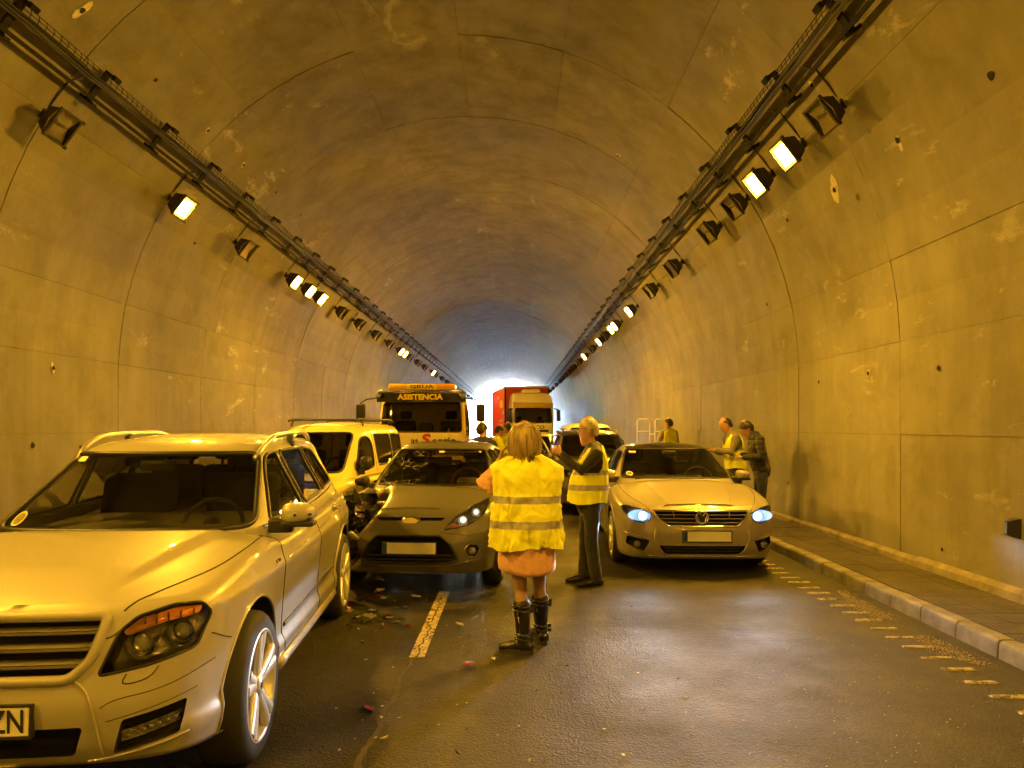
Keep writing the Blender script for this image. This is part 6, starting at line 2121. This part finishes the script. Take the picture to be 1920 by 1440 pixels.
def hair_cap(parent, M_, mat, line=((.080, .185), (-.10, .045)), grow=.012, name='hair', thin=0):
    """skull cap above a hairline running from the forehead to the nape"""
    V = []; F = []; nu, nv = 40, 26
    (f0, z0), (f1, z1) = line
    for j in range(nv + 1):
        ph = math.pi * j / nv
        for i in range(nu):
            th = 2 * math.pi * i / nu
            x = math.sin(ph) * math.cos(th); y = math.sin(ph) * math.sin(th); z = math.cos(ph)
            g = grow * (1 + .35 * noise.noise(Vector((x * 5, y * 5, z * 3))))
            V.append(M_ @ Vector((x * (.080 + g), -.010 + y * (.100 + g), .128 + z * (.108 + g))))
    inv = M_.inverted()
    for j in range(nv):
        for i in range(nu):
            f = (j * nu + i, j * nu + (i + 1) % nu, (j + 1) * nu + (i + 1) % nu, (j + 1) * nu + i)
            c = inv @ (sum((V[q] for q in f), Vector()) / 4)
            zl = z0 + (z1 - z0) * (c.y - f0) / (f1 - f0)
            if abs(c.x) > .045 and c.y > -.045: zl = max(zl, .135)
            if thin and c.z > .19 and c.y > -.05 and abs(c.x) < .07: continue
            if c.z > zl: F.append(f)
    return obj(name, V, F, mat, parent, True)

def vest(parent, rings, mat, band, bands, arm_z=(1.18, 1.46), arm_w=.62, vneck=None, fold=.010, centre=(0, 0), seed=1, gap_front=False, one_arm=False):
    """open shell round the torso, with armholes and reflective bands that are their own parts"""
    nu = 84
    zs = []
    allz = sorted(set([r_[0] for r_ in rings] + [z for b in bands for z in b]))
    for a, b in zip(allz[:-1], allz[1:]):
        k = max(1, int(round((b - a) / .014)))
        zs += [a + (b - a) * i / k for i in range(k)]
    zs.append(allz[-1])
    zr = [r_[0] for r_ in rings]
    frx = pch(zr, [r_[1] for r_ in rings]); fry = pch(zr, [r_[2] for r_ in rings])
    fcx = pch(zr, [r_[3] if len(r_) > 3 else 0 for r_ in rings]); fcy = pch(zr, [r_[4] if len(r_) > 4 else 0 for r_ in rings])
    V = []
    z0, z1 = zs[0], zs[-1]
    for z in zs:
        rx, ry, cx, cy = float(frx(z)), float(fry(z)), float(fcx(z)), float(fcy(z))
        for i in range(nu):
            th = 2 * math.pi * i / nu
            c, s_ = math.cos(th), math.sin(th)
            c = math.copysign(abs(c) ** .85, c); s_ = math.copysign(abs(s_) ** .85, s_)
            u = (z - z0) / (z1 - z0)
            q = Vector((math.cos(th) * 2.6 + seed, math.sin(th) * 2.6, z * 2.2))
            nn = noise.noise(q) + .6 * noise.noise(Vector((math.cos(th) * 6 + seed, math.sin(th) * 6, z * 4.5 + th)))
            n2 = noise.noise(Vector((math.cos(th) * 9 + seed * 2, math.sin(th) * 9, z * 14)))
            n3 = noise.noise(Vector((th * 4.2 + seed, z * 1.6, seed)))
            f = fold * (.8 * (1 - 3 * abs(n3)) * (1 - .5 * u) + (1 - 2 * abs(nn)) * (1.3 - .6 * u) + .45 * (1 - 2 * abs(n2)))
            V.append((centre[0] + cx + c * (rx + f), centre[1] + cy + s_ * (ry + f), z + (.012 * math.sin(3 * th + seed) if z == z0 else 0)))
    main = []; bd = []
    for j in range(len(zs) - 1):
        zm = (zs[j] + zs[j + 1]) / 2
        for i in range(nu):
            th = 2 * math.pi * (i + .5) / nu
            if arm_z[0] < zm < arm_z[1]:
                d = abs(th - math.pi) if one_arm else min(abs(th), abs(th - math.pi), abs(th - 2 * math.pi))
                u = (zm - arm_z[0]) / (arm_z[1] - arm_z[0])
                if d < arm_w * math.sin(math.pi * min(1, u * .9 + .1)) ** .5: continue
            if vneck and zm > vneck and abs(th - math.pi / 2) < 1.0 * (zm - vneck) / (z1 - vneck) + .03: continue
            if gap_front and abs(th - math.pi / 2) < .1: continue
            f = (j * nu + i, j * nu + (i + 1) % nu, (j + 1) * nu + (i + 1) % nu, (j + 1) * nu + i)
            (bd if any(a <= zm <= b for a, b in bands) else main).append(f)
    def sub(fs):
        ids = {}; VV = []; FF = []
        for f in fs:
            g = []
            for q in f:
                if q not in ids: ids[q] = len(VV); VV.append(V[q])
                g.append(ids[q])
            FF.append(g)
        return VV, FF
    VV, FF = sub(main)
    o = obj('vest', VV, FF, mat, parent, True)
    VV, FF = sub(bd)
    if FF: obj('reflective_band', VV, FF, band, o, True)
    return o

def shoe_chains(a, toe_dir, ln=.27, w_=.045):
    a = Vector(a); t = Vector(toe_dir).normalized()
    return [([(*(a - t * .055 + Vector((0, 0, -.045))), w_ * .8, .04), (*(a + Vector((0, 0, -.03))), w_ * .9, .055), (*(a + t * ln * .40 + Vector((0, 0, -.055))), w_, .034), (*(a + t * (ln * .68) + Vector((0, 0, -.068))), w_ * .85, .022)], t.cross(Vector((0, 0, 1))))]

def torso_chain(lean=0.0, belly=.0, w_=1.0, z=1.0, g=0.0):
    L_ = lambda zz: lean * (zz - .9)
    return ([(0, L_(.88), .88 * z, (.155 + g) * w_, .115 + g), (0, L_(1.0) + belly * .5, 1.0 * z, (.15 + g) * w_, .115 + g + belly), (0, L_(1.15) + belly * .4, 1.15 * z, (.16 + g) * w_, .118 + g + belly * .6), (0, L_(1.30), 1.30 * z, (.18 + g) * w_, .115 + g), (0, L_(1.40), 1.40 * z, (.165 + g) * w_, .085 + g)], (1, 0, 0))

def man(name, label, loc, yaw, arms, head=(0, .02, 1.475), head_yaw=0, head_pitch=0, top='blackcloth', bottom='navycloth', hair='hair_dark', hairline=((.080, .185), (-.10, .045)), thin=0,
        has_vest=False, lean=0.0, belly=0.0, legs=None, voxel=.010, quilt=0, w_=1.0, scale=1.0, sleeves=None, shirt_z=None, cat='person', group=None, vest_rings=None, vest_band=((.99, 1.05), (1.15, 1.20)), hands=True, cap=None):
    root = empty(name, loc, yaw, label, cat, group)
    root.scale = (scale,) * 3
    legs = legs or [((-.09, 0, .86), (-.10, .02, .47), (-.10, -.01, .085), (-.1, 1, 0)), ((.09, 0, .86), (.10, .02, .47), (.10, -.01, .085), (.1, 1, 0))]
    hc, HM = head_chains(Vector(head), head_yaw, head_pitch)
    neck = ([(0, lean * .45, 1.36, .07), (head[0] * .5, (lean * .5 + head[1]) * .5, 1.43, .058), (head[0], head[1] - .015, head[2] + .03, .055)], (1, 0, 0))
    body = [torso_chain(lean, belly, w_, 1, -.02), neck] + hc
    for hip, knee, ank, toe in legs:
        body.append(([(*hip, .065), (*knee, .045), (*ank, .034)], (1, 0, 0)))
    tch = [torso_chain(lean, belly, w_, 1, .012)]
    for (sh_, el, wr, hd) in arms:
        sgn = -1 if sh_[0] < 0 else 1
        body.append(([(*sh_, .040), (*el, .032), (*wr, .024)], (0, 1, .2)))
        tch.append(([(sh_[0] * .55, sh_[1], sh_[2] + .01, .075), (*sh_, .066), (*(Vector(sh_) * .5 + Vector(el) * .5), .058), (*el, .052), (*(Vector(el) * .4 + Vector(wr) * .6), .045), (*(Vector(el) * .08 + Vector(wr) * .92), .039)], (0, 1, .2)))
        if hd and hands:
            body += hand_chains(wr, hd[0], hd[1], hd[2], hd[3] if len(hd) > 3 else .6, 1.0, hd[4] if len(hd) > 4 else 1)
    bo = blob('body', body, M['skin'], root, voxel, 3)
    blob('jacket', tch, M[top], root, .012, 3, .008, 9, quilt, seed=len(name) + loc[0])
    tr = [([(0, lean * -.02, .93, .165 * w_, .125 + belly * .8), (0, 0, .84, .168 * w_, .125 + belly * .3)], (1, 0, 0))]
    sh_c = []
    for hip, knee, ank, toe in legs:
        tr.append(([(*hip, .092), (*(Vector(hip) * .5 + Vector(knee) * .5), .082), (*knee, .066), (*(Vector(knee) * .45 + Vector(ank) * .55), .062), (*(Vector(ank) + Vector((0, 0, .015))), .060)], (1, 0, 0)))
        sh_c += shoe_chains(ank, toe)
    blob('trousers', tr, M[bottom], root, .012, 3, .008, 8, seed=3)
    so = blob('shoes', sh_c, M['leather'], root, .009, 3)
    if hair: hair_cap(root, HM, M[hair], hairline, .014, 'hair', thin)
    ey = MB()
    for s_ in (-1, 1):
        p = HM @ Vector((s_ * .030, .083, .126)); ey.add(*tube([p, p + Vector((0, 0, .001))], .009, 8))
    ey.build('eyes', M['ink'], bo)
    if has_vest:
        vr = vest_rings or [(.86, .195 * w_, .15 + belly, 0, lean * -.02 + belly * .4), (1.0, .19 * w_, .15 + belly, 0, lean * .1 + belly * .5), (1.15, .195 * w_, .15 + belly * .6, 0, lean * .25 + belly * .4), (1.30, .21 * w_, .145, 0, lean * .4), (1.39, .195 * w_, .115, 0, lean * .48), (1.455, .09, .085, 0, lean * .52)]
        vest(root, vr, M['hivis'], M['band'], vest_band, vneck=1.24, seed=loc[0] + 2)
    return root, HM

# woman seen from behind, phone at her ear
def build_woman():
    root = empty('person', (.08, 5.36, 0), 0, 'person in yellow vest, peach dress and studded black boots, seen from behind', 'person')
    hc, HM = head_chains(Vector((-.01, .03, 1.43)), R(12), R(4))
    lL = ((-.075, .0, .80), (-.035, .02, .46), (-.015, -.01, .09)); lR = ((.085, .05, .80), (.105, .16, .46), (.125, .25, .09))
    body = [([(0, .03, .80, .15, .12), (0, .02, .98, .12, .10), (0, .02, 1.18, .14, .105), (0, .02, 1.33, .155, .085)], (1, 0, 0)),
            ([(0, .02, 1.34, .06), (-.005, .025, 1.41, .050), (-.01, .02, 1.46, .052)], (1, 0, 0))] + hc
    for hip, kn, an in (lL, lR):
        kn_, an_ = Vector(kn), Vector(an)
        body.append(([(*hip, .078), (*(Vector(hip) * .45 + kn_ * .55), .060), (*kn, .047), (*(kn_ * .72 + an_ * .28 + Vector((0, -.012, 0))), .049), (*(kn_ * .35 + an_ * .65), .040), (*an, .034)], (1, 0, 0)))
    shL, elL, wrL = (-.165, .02, 1.34), (-.285, .04, 1.185), (-.195, .05, 1.39)
    body.append(([(*shL, .045), (*elL, .036), (*wrL, .027)], (0, 1, 0)))
    body += hand_chains(wrL, (.28, .05, 1), (0, 1, 0), (1, 0, .1), .55, .95, 1)
    shR, elR, wrR = (.15, .03, 1.33), (.165, .12, 1.10), (.08, .28, 1.12)
    body.append(([(*shR, .045), (*elR, .036), (*wrR, .027)], (0, 1, 0)))
    body += hand_chains(wrR, (-1, .4, .1), (0, .3, 1), (0, 1, 0), .8, .95, 1)
    blob('body', body, M['skin_tan'], root, .009, 3)
    # phone held to the ear
    MB().rbox(-.036, .036, -.005, .005, -.075, .075, .005, 1).xf(Matrix.Translation((-.115, .10, 1.475)) @ Matrix.Rotation(R(80), 4, 'Z') @ Matrix.Rotation(R(10), 4, 'Y')).build('phone_case', M['black'], root)
    # dress: balloon sleeves and short skirt
    sl = []
    for (s_, e_, w2) in ((shL, elL, wrL), (shR, elR, wrR)):
        s_, e_, w2 = Vector(s_), Vector(e_), Vector(w2)
        sl.append(([(*s_, .060), (*(s_ * .55 + e_ * .45 + Vector((-.012 if s_.x < 0 else .0, 0, 0))), .074), (*(e_ + Vector((0, 0, .015))), .092 if s_.x < 0 else .07), (*(e_ * .72 + w2 * .28 + Vector((0, 0, -.01))), .078 if s_.x < 0 else .06), (*(e_ * .40 + w2 * .60), .045), (*(e_ * .25 + w2 * .75), .032)], (0, 1, 0)))
    for q_ in sl: blob('sleeve', [q_], M['peach'], root, .010, 3, .012, 20, seed=4)
    V = []; F = []; nu = 72
    zs = [.585, .588, .60, .63, .67, .72, .78, .86]
    rxs = [.165, .185, .198, .205, .207, .206, .20, .185]; rys = [.13, .15, .162, .168, .168, .166, .16, .14]
    for j, z in enumerate(zs):
        for i in range(nu):
            th = 2 * math.pi * i / nu
            f = .010 * (1 - 2 * abs(noise.noise(Vector((math.cos(th) * 3, math.sin(th) * 3, z * 5))))) + .006 * noise.noise(Vector((math.cos(th) * 9, math.sin(th) * 9, z * 20)))
            V.append((math.cos(th) * (rxs[j] + f) + .012, .04 + math.sin(th) * (rys[j] + f), z + .012 * math.sin(th * 2 + 1) * (1 if j < 4 else 0)))
    F = [(j * nu + i, j * nu + (i + 1) % nu, (j + 1) * nu + (i + 1) % nu, (j + 1) * nu + i) for j in range(len(zs) - 1) for i in range(nu)]
    obj('skirt', V, F, M['peach'], root, True)
    vest(root, [(.775, .225, .165, .005, .03), (.90, .220, .16, 0.005, .03), (1.05, .208, .15, 0.005, .03), (1.18, .212, .14, 0.008, .03), (1.28, .228, .135, .012, .03), (1.345, .232, .115, .006, .03), (1.395, .185, .09, 0, .03), (1.445, .085, .075, 0, .03), (1.462, .06, .06, 0, .03)],
         M['hivis'], M['band'], ((.92, .975), (1.10, 1.152)), arm_z=(1.10, 1.33), arm_w=.42, fold=.03, seed=5, one_arm=True)
    # hair: shoulder length, layered in strands
    V = []; F = []; nu = 64
    zs = np.linspace(1.415, 1.684, 30)
    prof = pch([1.41, 1.44, 1.49, 1.54, 1.60, 1.645, 1.67, 1.684], [.088, .102, .112, .112, .106, .085, .055, .004])
    for z in zs:
        for i in range(nu):
            th = 2 * math.pi * i / nu
            r_ = float(prof(z))
            st = .010 * math.sin(th * 13 + 6 * noise.noise(Vector((th, z * 4, 0)))) + .007 * math.sin(th * 29 + z * 30)
            k = min(1, (1.685 - z) / .1)
            V.append((-.006 + math.cos(th) * (r_ + st * k), .018 + math.sin(th) * (r_ * 1.0 + st * k), z + .012 * math.sin(th * 9) * (1 if z < 1.43 else 0)))
    def face_ok(j, i):
        th = 2 * math.pi * (i + .5) / nu
        return not (zs[j] < 1.60 and abs(th - math.pi / 2 - R(12)) < .95)
    n_ = len(zs)
    F = [(j * nu + i, j * nu + (i + 1) % nu, (j + 1) * nu + (i + 1) % nu, (j + 1) * nu + i) for j in range(n_ - 1) for i in range(nu) if face_ok(j, i)]
    ho = obj('hair', V, F, M['hair_blonde'], root, True)
    rs = random.Random(8); wisps = MB()
    for k in range(170):
        th = rs.uniform(math.pi * .98, math.pi * 2.02) if k % 5 else rs.uniform(math.pi * .85, math.pi * 2.15)
        zb = rs.uniform(1.385, 1.46); pts = []; ph = rs.uniform(0, 6); am = rs.uniform(.004, .014)
        for q in range(9):
            u = q / 8; z = 1.676 + (zb - 1.676) * u
            r_ = float(prof(max(z, 1.412))) + .004 + .006 * u * rs.uniform(.3, 1.4)
            t2 = th + am * 8 * u * math.sin(ph + u * 5)
            pts.append((-.006 + math.cos(t2) * r_, .018 + math.sin(t2) * r_, z))
        wisps.tube(pts, [.0045] * 3 + [.0055] * 3 + [.004, .003, .0012], 5)
    tag(wisps.build('hair_strands', M['hair_blonde'], ho, True), kind='stuff')
    # knee boots with buckled straps
    for (hip, kn, an), toe, nm in ((lL, (-1, .35, 0), 'l'), (lR, (-.35, 1, 0), 'r')):
        kn, an, toe = Vector(kn), Vector(an), Vector(toe).normalized()
        sp = lambda zz: an + (kn - an) * ((zz - an.z) / (kn.z - an.z))
        ch = [([(*sp(.06), .046, .05), (*sp(.13), .047), (*sp(.20), .053), (*sp(.28), .060), (*sp(.355), .064)], (1, 0, 0))]
        ch += [([(*(an - toe * .045 + Vector((0, 0, -.03))), .042, .04), (*(an + toe * .03 + Vector((0, 0, -.03))), .046, .045), (*(an + toe * .11 + Vector((0, 0, -.042))), .047, .036), (*(an + toe * .16 + Vector((0, 0, -.048))), .044, .030)], toe.cross(Vector((0, 0, 1))))]
        bt = blob('boot', ch, M['leather'], root, .008, 2, .004, 18)
        side = toe.cross(Vector((0, 0, 1)))
        s_ = MB()
        ol = []
        for k in range(20):
            a = 2 * math.pi * k / 20
            ol.append(an + toe * (.058 + .135 * math.cos(a)) + side * (.050 * math.sin(a)))
        s_.V = [(p.x, p.y, .0) for p in ol] + [(p.x, p.y, .036) for p in ol]
        s_.F = [(k, (k + 1) % 20, 20 + (k + 1) % 20, 20 + k) for k in range(20)] + [tuple(range(19, -1, -1)), tuple(range(20, 40))]
        s_.build('boot_sole', M['sole'], bt)
        for zz, rr in ((.345, .069), (.315, .067), (.145, .056), (.11, .056)):
            c = sp(zz)
            pts = [(c.x + math.cos(2 * math.pi * k / 22) * rr, c.y + math.sin(2 * math.pi * k / 22) * rr, c.z + .004 * math.sin(k)) for k in range(22)]
            V, F = tube(pts, .007, 6, True); obj('boot_strap', V, F, M['leather'], bt, True)
            st = MB()
            for k in range(12):
                a = 2 * math.pi * k / 12 + zz * 7
                p = Vector((c.x + math.cos(a) * (rr + .006), c.y + math.sin(a) * (rr + .006), c.z))
                st.tube([p, p + Vector((math.cos(a), math.sin(a), 0)) * .006], [.006, .002], 6)
            st.build('boot_studs', M['chrome'], bt, True)
            b = c + Vector((.9, -.35, 0)).normalized() * (rr + .008)
            MB().rbox(b.x - .010, b.x + .014, b.y - .014, b.y + .010, b.z - .012, b.z + .012, .004, 1).build('buckle', M['gloss'], bt, True)
        c0, c1 = sp(.30), sp(.15)
        V, F = tube([c0 + Vector((-.03, -.052, 0)), c1 + Vector((-.02, -.044, 0))], .0035, 5); obj('boot_zip', V, F, M['chrome'], bt, True)
    return root
M['skin_tan'] = skinmat('tan_skin', (.36, .21, .14))
woman = build_woman()

# grey-haired man photographing the scene; local forward +y is turned towards -x
gm, GH = man('person', 'grey haired person with glasses in yellow vest raising a phone with both hands', (.78, 7.72, 0), R(90),
    arms=[((-.19, -.06, 1.375), (-.25, .10, 1.20), (-.13, .30, 1.37), ((.3, .9, .5), (0, .2, 1), (1, .2, 0), .9, 1)),
          ((.19, -.06, 1.375), (.24, .12, 1.19), (.10, .31, 1.37), ((-.3, .9, .5), (0, .2, 1), (-1, .2, 0), .9, 1))],
    head=(0, .01, 1.50), head_pitch=R(2), head_yaw=R(6), top='blackcloth', bottom='navycloth', hair='hair_grey', hairline=((.085, .180), (-.105, .030)),
    has_vest=True, belly=.045, lean=-.10, legs=[((-.09, -.02, .86), (-.10, -.01, .47), (-.10, -.06, .085), (-.15, 1, 0)), ((.09, -.02, .86), (.09, .03, .47), (.09, .04, .085), (.1, 1, 0))], voxel=.009)
sp = MB()
for s_ in (-1, 1):
    pts = [GH @ Vector((s_ * .032 + .022 * math.cos(a), .103, .126 + .016 * math.sin(a))) for a in [2 * math.pi * k / 14 for k in range(14)]]
    sp.tube(pts, .0022, 5, True)
    sp.tube([GH @ Vector((s_ * .054, .102, .130)), GH @ Vector((s_ * .082, .06, .132)), GH @ Vector((s_ * .084, -.015, .128))], .0022, 5)
sp.tube([GH @ Vector((-.01, .106, .128)), GH @ Vector((.01, .106, .128))], .002, 5)
sp.build('spectacles', M['ink'], gm)
ph = empty('phone', (.78 - .395, 7.72, 1.43), R(90), 'dark phone held up by the grey haired person', 'phone')
MB().rbox(-.08, .08, -.005, .005, -.038, .038, .006, 2).build('body', M['gloss'], ph)
MB().box(-.074, .074, -.0065, -.005, -.033, .033).build('screen', M['screen'] if 'screen' in M else M['glassdark'], ph)

man('person', 'balding person in open yellow vest looking down at a phone', (3.62, 12.05, PZ), R(92),
    arms=[((-.19, .05, 1.37), (-.22, .14, 1.12), (-.10, .38, 1.17), ((.3, 1, .05), (1, 0, 0), (0, 0, -1), .5, 1)), ((.19, .05, 1.37), (.23, .12, 1.10), (.08, .34, 1.14), ((-.3, 1, .05), (1, 0, 0), (0, 0, 1), .5, 1))],
    head=(0, .12, 1.465), head_pitch=R(28), top='greycloth', bottom='jeans', hair='hair_dark', hairline=((.02, .20), (-.105, .035)), thin=1, has_vest=True, lean=.12, voxel=.011, scale=.98)
ph = empty('phone', (3.62 - .46, 12.0, PZ + 1.165), R(92), 'small phone in the hands of the balding person', 'phone')
MB().rbox(-.038, .038, -.08, .08, -.005, .005, .005, 1).build('body', M['gloss'], ph)
man('person', 'dark haired person in black quilted jacket leaning over the phone', (3.80, 11.35, PZ), R(84),
    arms=[((-.20, .06, 1.36), (-.27, .06, 1.10), (-.14, .30, 1.08), ((.3, 1, .1), (1, 0, 0), (0, 0, 1), .7, 1)), ((.20, .06, 1.36), (.26, .10, 1.10), (.10, .30, 1.10), ((-.3, 1, .1), (1, 0, 0), (0, 0, 1), .7, 1))],
    head=(.0, .17, 1.43), head_pitch=R(30), top='puffer', bottom='jeans', hair='hair_dark', hairline=((.088, .165), (-.105, .02)), lean=.22, belly=.02, quilt=.007, w_=1.12, voxel=.011, scale=.97)
man('person', 'dark haired person in yellow jacket standing on the pavement alone', (3.68, 17.6, PZ), R(20),
    arms=[((-.19, .0, 1.37), (-.27, .03, 1.12), (-.25, .10, .88), None), ((.19, .0, 1.37), (.27, .03, 1.12), (.20, .18, .95), None)],
    head=(0, .02, 1.475), head_yaw=R(35), top='palecloth', bottom='jeans', hair='hair_dark', has_vest=True, voxel=.013, vest_band=())
man('person', 'dark haired person in dark jacket between tow truck and hatchback', (-.545, 12.3, 0), R(-10),
    arms=[((-.19, .0, 1.37), (-.25, .03, 1.12), (-.22, .14, .92), None), ((.19, .0, 1.37), (.25, .03, 1.12), (.22, .14, .92), None)],
    head=(0, .02, 1.475), head_yaw=R(-30), top='blackcloth', bottom='jeans', hair='hair_dark', voxel=.013)
man('person', 'person in yellow jacket bending an arm beside the silver wreck', (-.40, 16.6, 0), R(-70),
    arms=[((-.19, .0, 1.37), (-.27, .12, 1.15), (-.10, .32, 1.25), None), ((.19, .0, 1.37), (.27, .08, 1.12), (.14, .28, 1.05), None)],
    head=(0, .04, 1.475), head_pitch=R(15), top='hivis', bottom='navycloth', hair='hair_dark', voxel=.013, scale=.97)
man('person', 'person in yellow jacket reaching towards the lorry driver side', (-.14, 17.3, 0), R(60),
    arms=[((-.19, .0, 1.37), (-.30, .20, 1.30), (-.15, .42, 1.40), None), ((.19, .0, 1.37), (.27, .08, 1.12), (.14, .28, 1.05), None)],
    head=(0, .04, 1.50), top='hivis', bottom='navycloth', hair='hair_dark', voxel=.013, scale=1.0)

# white tubular frames leaning on the wall behind the lone person
fr = empty('folding_barrier', (WX - .22, 22.4, PZ), 0, 'white metal folding barrier standing against the wall', 'barrier')
for k in range(2):
    b = MB(); y = -.45 * k
    x0 = -.45 + .46 * k
    b.tube([(x0, y, 0), (x0, y, 1.70), (x0 + .05, y, 1.75), (x0 + .33, y, 1.75), (x0 + .38, y, 1.70), (x0 + .38, y, 0)], .022, 6)
    for z in (1.38, 1.0, .6): b.tube([(x0, y, z), (x0 + .38, y, z)], .016, 6)
    b.build('frame', M['plate'], fr, True)
MB().tube([(-.07, 0, 1.3), (.01, -.45, 1.3)], .014, 6).build('hinge_bar', M['plate'], fr)
# ------------------------------------------------------------------ crash debris on the road
M['shard_red'] = Mat('red_lens_shard', (.30, .015, .01), .2, coat=.6).m
M['shard_clear'] = flat('clear_plastic_shard', (.55, .53, .48), .15)
M['shard_black'] = flat('black_plastic_shard', (.02, .02, .02), .4)
M['shard_silver'] = flat('silver_shard', (.5, .48, .44), .3, .7)
rng = random.Random(12)
def shard(x, y, s_, mat, lab, grp, flat_=.35, z=.004):
    n_ = rng.choice((4, 5, 6))
    V = []
    for k in range(n_):
        a = 2 * math.pi * k / n_ + rng.uniform(-.3, .3); r_ = s_ * rng.uniform(.55, 1.1)
        V.append((math.cos(a) * r_, math.sin(a) * r_ * .7, rng.uniform(0, s_ * flat_)))
    V += [(a * .9, b * .9, c + max(.004, s_ * .16)) for a, b, c in V]
    F = [tuple(range(n_ - 1, -1, -1)), tuple(range(n_, 2 * n_))] + [(k, (k + 1) % n_, n_ + (k + 1) % n_, n_ + k) for k in range(n_)]
    o = obj('debris_shard', V, F, mat)
    o.location = (x, y, z); o.rotation_euler = (rng.uniform(-.15, .15), rng.uniform(-.15, .15), rng.uniform(0, 6.3))
    return tag(o, lab, 'debris', grp)
def gp(u, v): d = 1.65 * 1380 / (v - 800); return ((u - 965) / 1380 * d, d)
big = [(880, 1252, .075, 'shard_red', 'large red lens shard lying on the open lane'), (690, 1335, .09, 'shard_red', 'dark red lens shard in the shadow by the centre crack'), (720, 1388, .03, 'shard_silver', 'shiny bit of metal by the centre crack'),
       (862, 1175, .05, 'shard_clear', 'clear curved lens piece beside the centre dash'), (690, 1166, .09, 'shard_silver', 'pale bumper strip among the crash debris'), (728, 1158, .06, 'shard_red', 'red lens strip among the crash debris'),
       (672, 1125, .07, 'shard_black', 'upright black plastic bracket among the crash debris'), (780, 1123, .07, 'shard_clear', 'pale splinter under the hatchback nose'), (710, 1090, .10, 'shard_clear', 'cream plastic lump under the hatchback bumper'),
       (858, 1416, .03, 'shard_black', 'dark pebble sized lump on the open lane'), (925, 1238, .03, 'shard_clear', 'pale sliver beside the studded boots'), (650, 1142, .07, 'shard_red', 'flat red shard beside the SUV rear wheel'), (712, 1113, .08, 'shard_clear', 'crumpled pale trim under the hatchback')]
for u, v, s_, m_, lab in big: shard(*gp(u, v), s_, M[m_], lab, None, .5)
for k in range(46):
    u = rng.gauss(700, 50); v = rng.gauss(1150, 30)
    if v < 1100 or u < 640: continue
    m_ = rng.choice(('shard_black', 'shard_black', 'shard_red', 'shard_clear', 'shard_silver'))
    col_ = {'shard_black': 'black', 'shard_red': 'red', 'shard_clear': 'pale', 'shard_silver': 'silver'}[m_]
    shard(*gp(u, v), rng.uniform(.015, .05), M[m_], 'small %s plastic shard strewn behind the SUV' % col_, 'small %s shards behind the SUV' % col_)
for k in range(70):
    u = rng.uniform(560, 1300); v = rng.uniform(1120, 1430)
    x, y = gp(u, v)
    if x < -1.1 - .02 * y and y < 8: continue
    m_ = rng.choice(('shard_black', 'shard_clear', 'shard_clear', 'shard_silver'))
    col_ = {'shard_black': 'dark', 'shard_clear': 'pale', 'shard_silver': 'silver'}[m_]
    shard(x, y, rng.uniform(.006, .016), M[m_], 'tiny %s fragment scattered over the open lane' % col_, 'tiny %s fragments on the lane' % col_)
gr = MB()
for k in range(1500):
    x, y = rng.uniform(-1.2, 3.3), 3 + 14 * rng.random() ** 1.6
    s_ = rng.uniform(.002, .006)
    gr.add([(x - s_, y - s_, .001), (x + s_, y - s_ * .6, .001), (x, y + s_, .001), (x, y, .001 + s_ * 1.2)], [(0, 1, 3), (1, 2, 3), (2, 0, 3)])
M['grit'] = flat('road_grit', (.25, .23, .20), .8, var=.5, scale=30)
tag(gr.build('road_grit', M['grit']), 'fine grit scattered over the asphalt', 'grit', kind='stuff')
# drifts of sand along the kerb
dr = MB()
for k in range(5000):
    y = rng.uniform(4.0, 8.0); x = 3.2 + rng.gauss(0, .07)
    if noise.noise(Vector((x * 3, y * 1.6, 7))) < .12: continue
    s_ = rng.uniform(.002, .006)
    dr.add([(x - s_, y - s_, .001), (x + s_, y - s_ * .6, .001), (x, y + s_, .001), (x, y, .001 + s_)], [(0, 1, 3), (1, 2, 3), (2, 0, 3)])
M['sand'] = flat('sand_drift', (.42, .34, .22), .9, var=.3, scale=30)
tag(dr.build('sand_drift', M['sand']), 'loose sand gathered along the kerb', 'sand', kind='stuff')
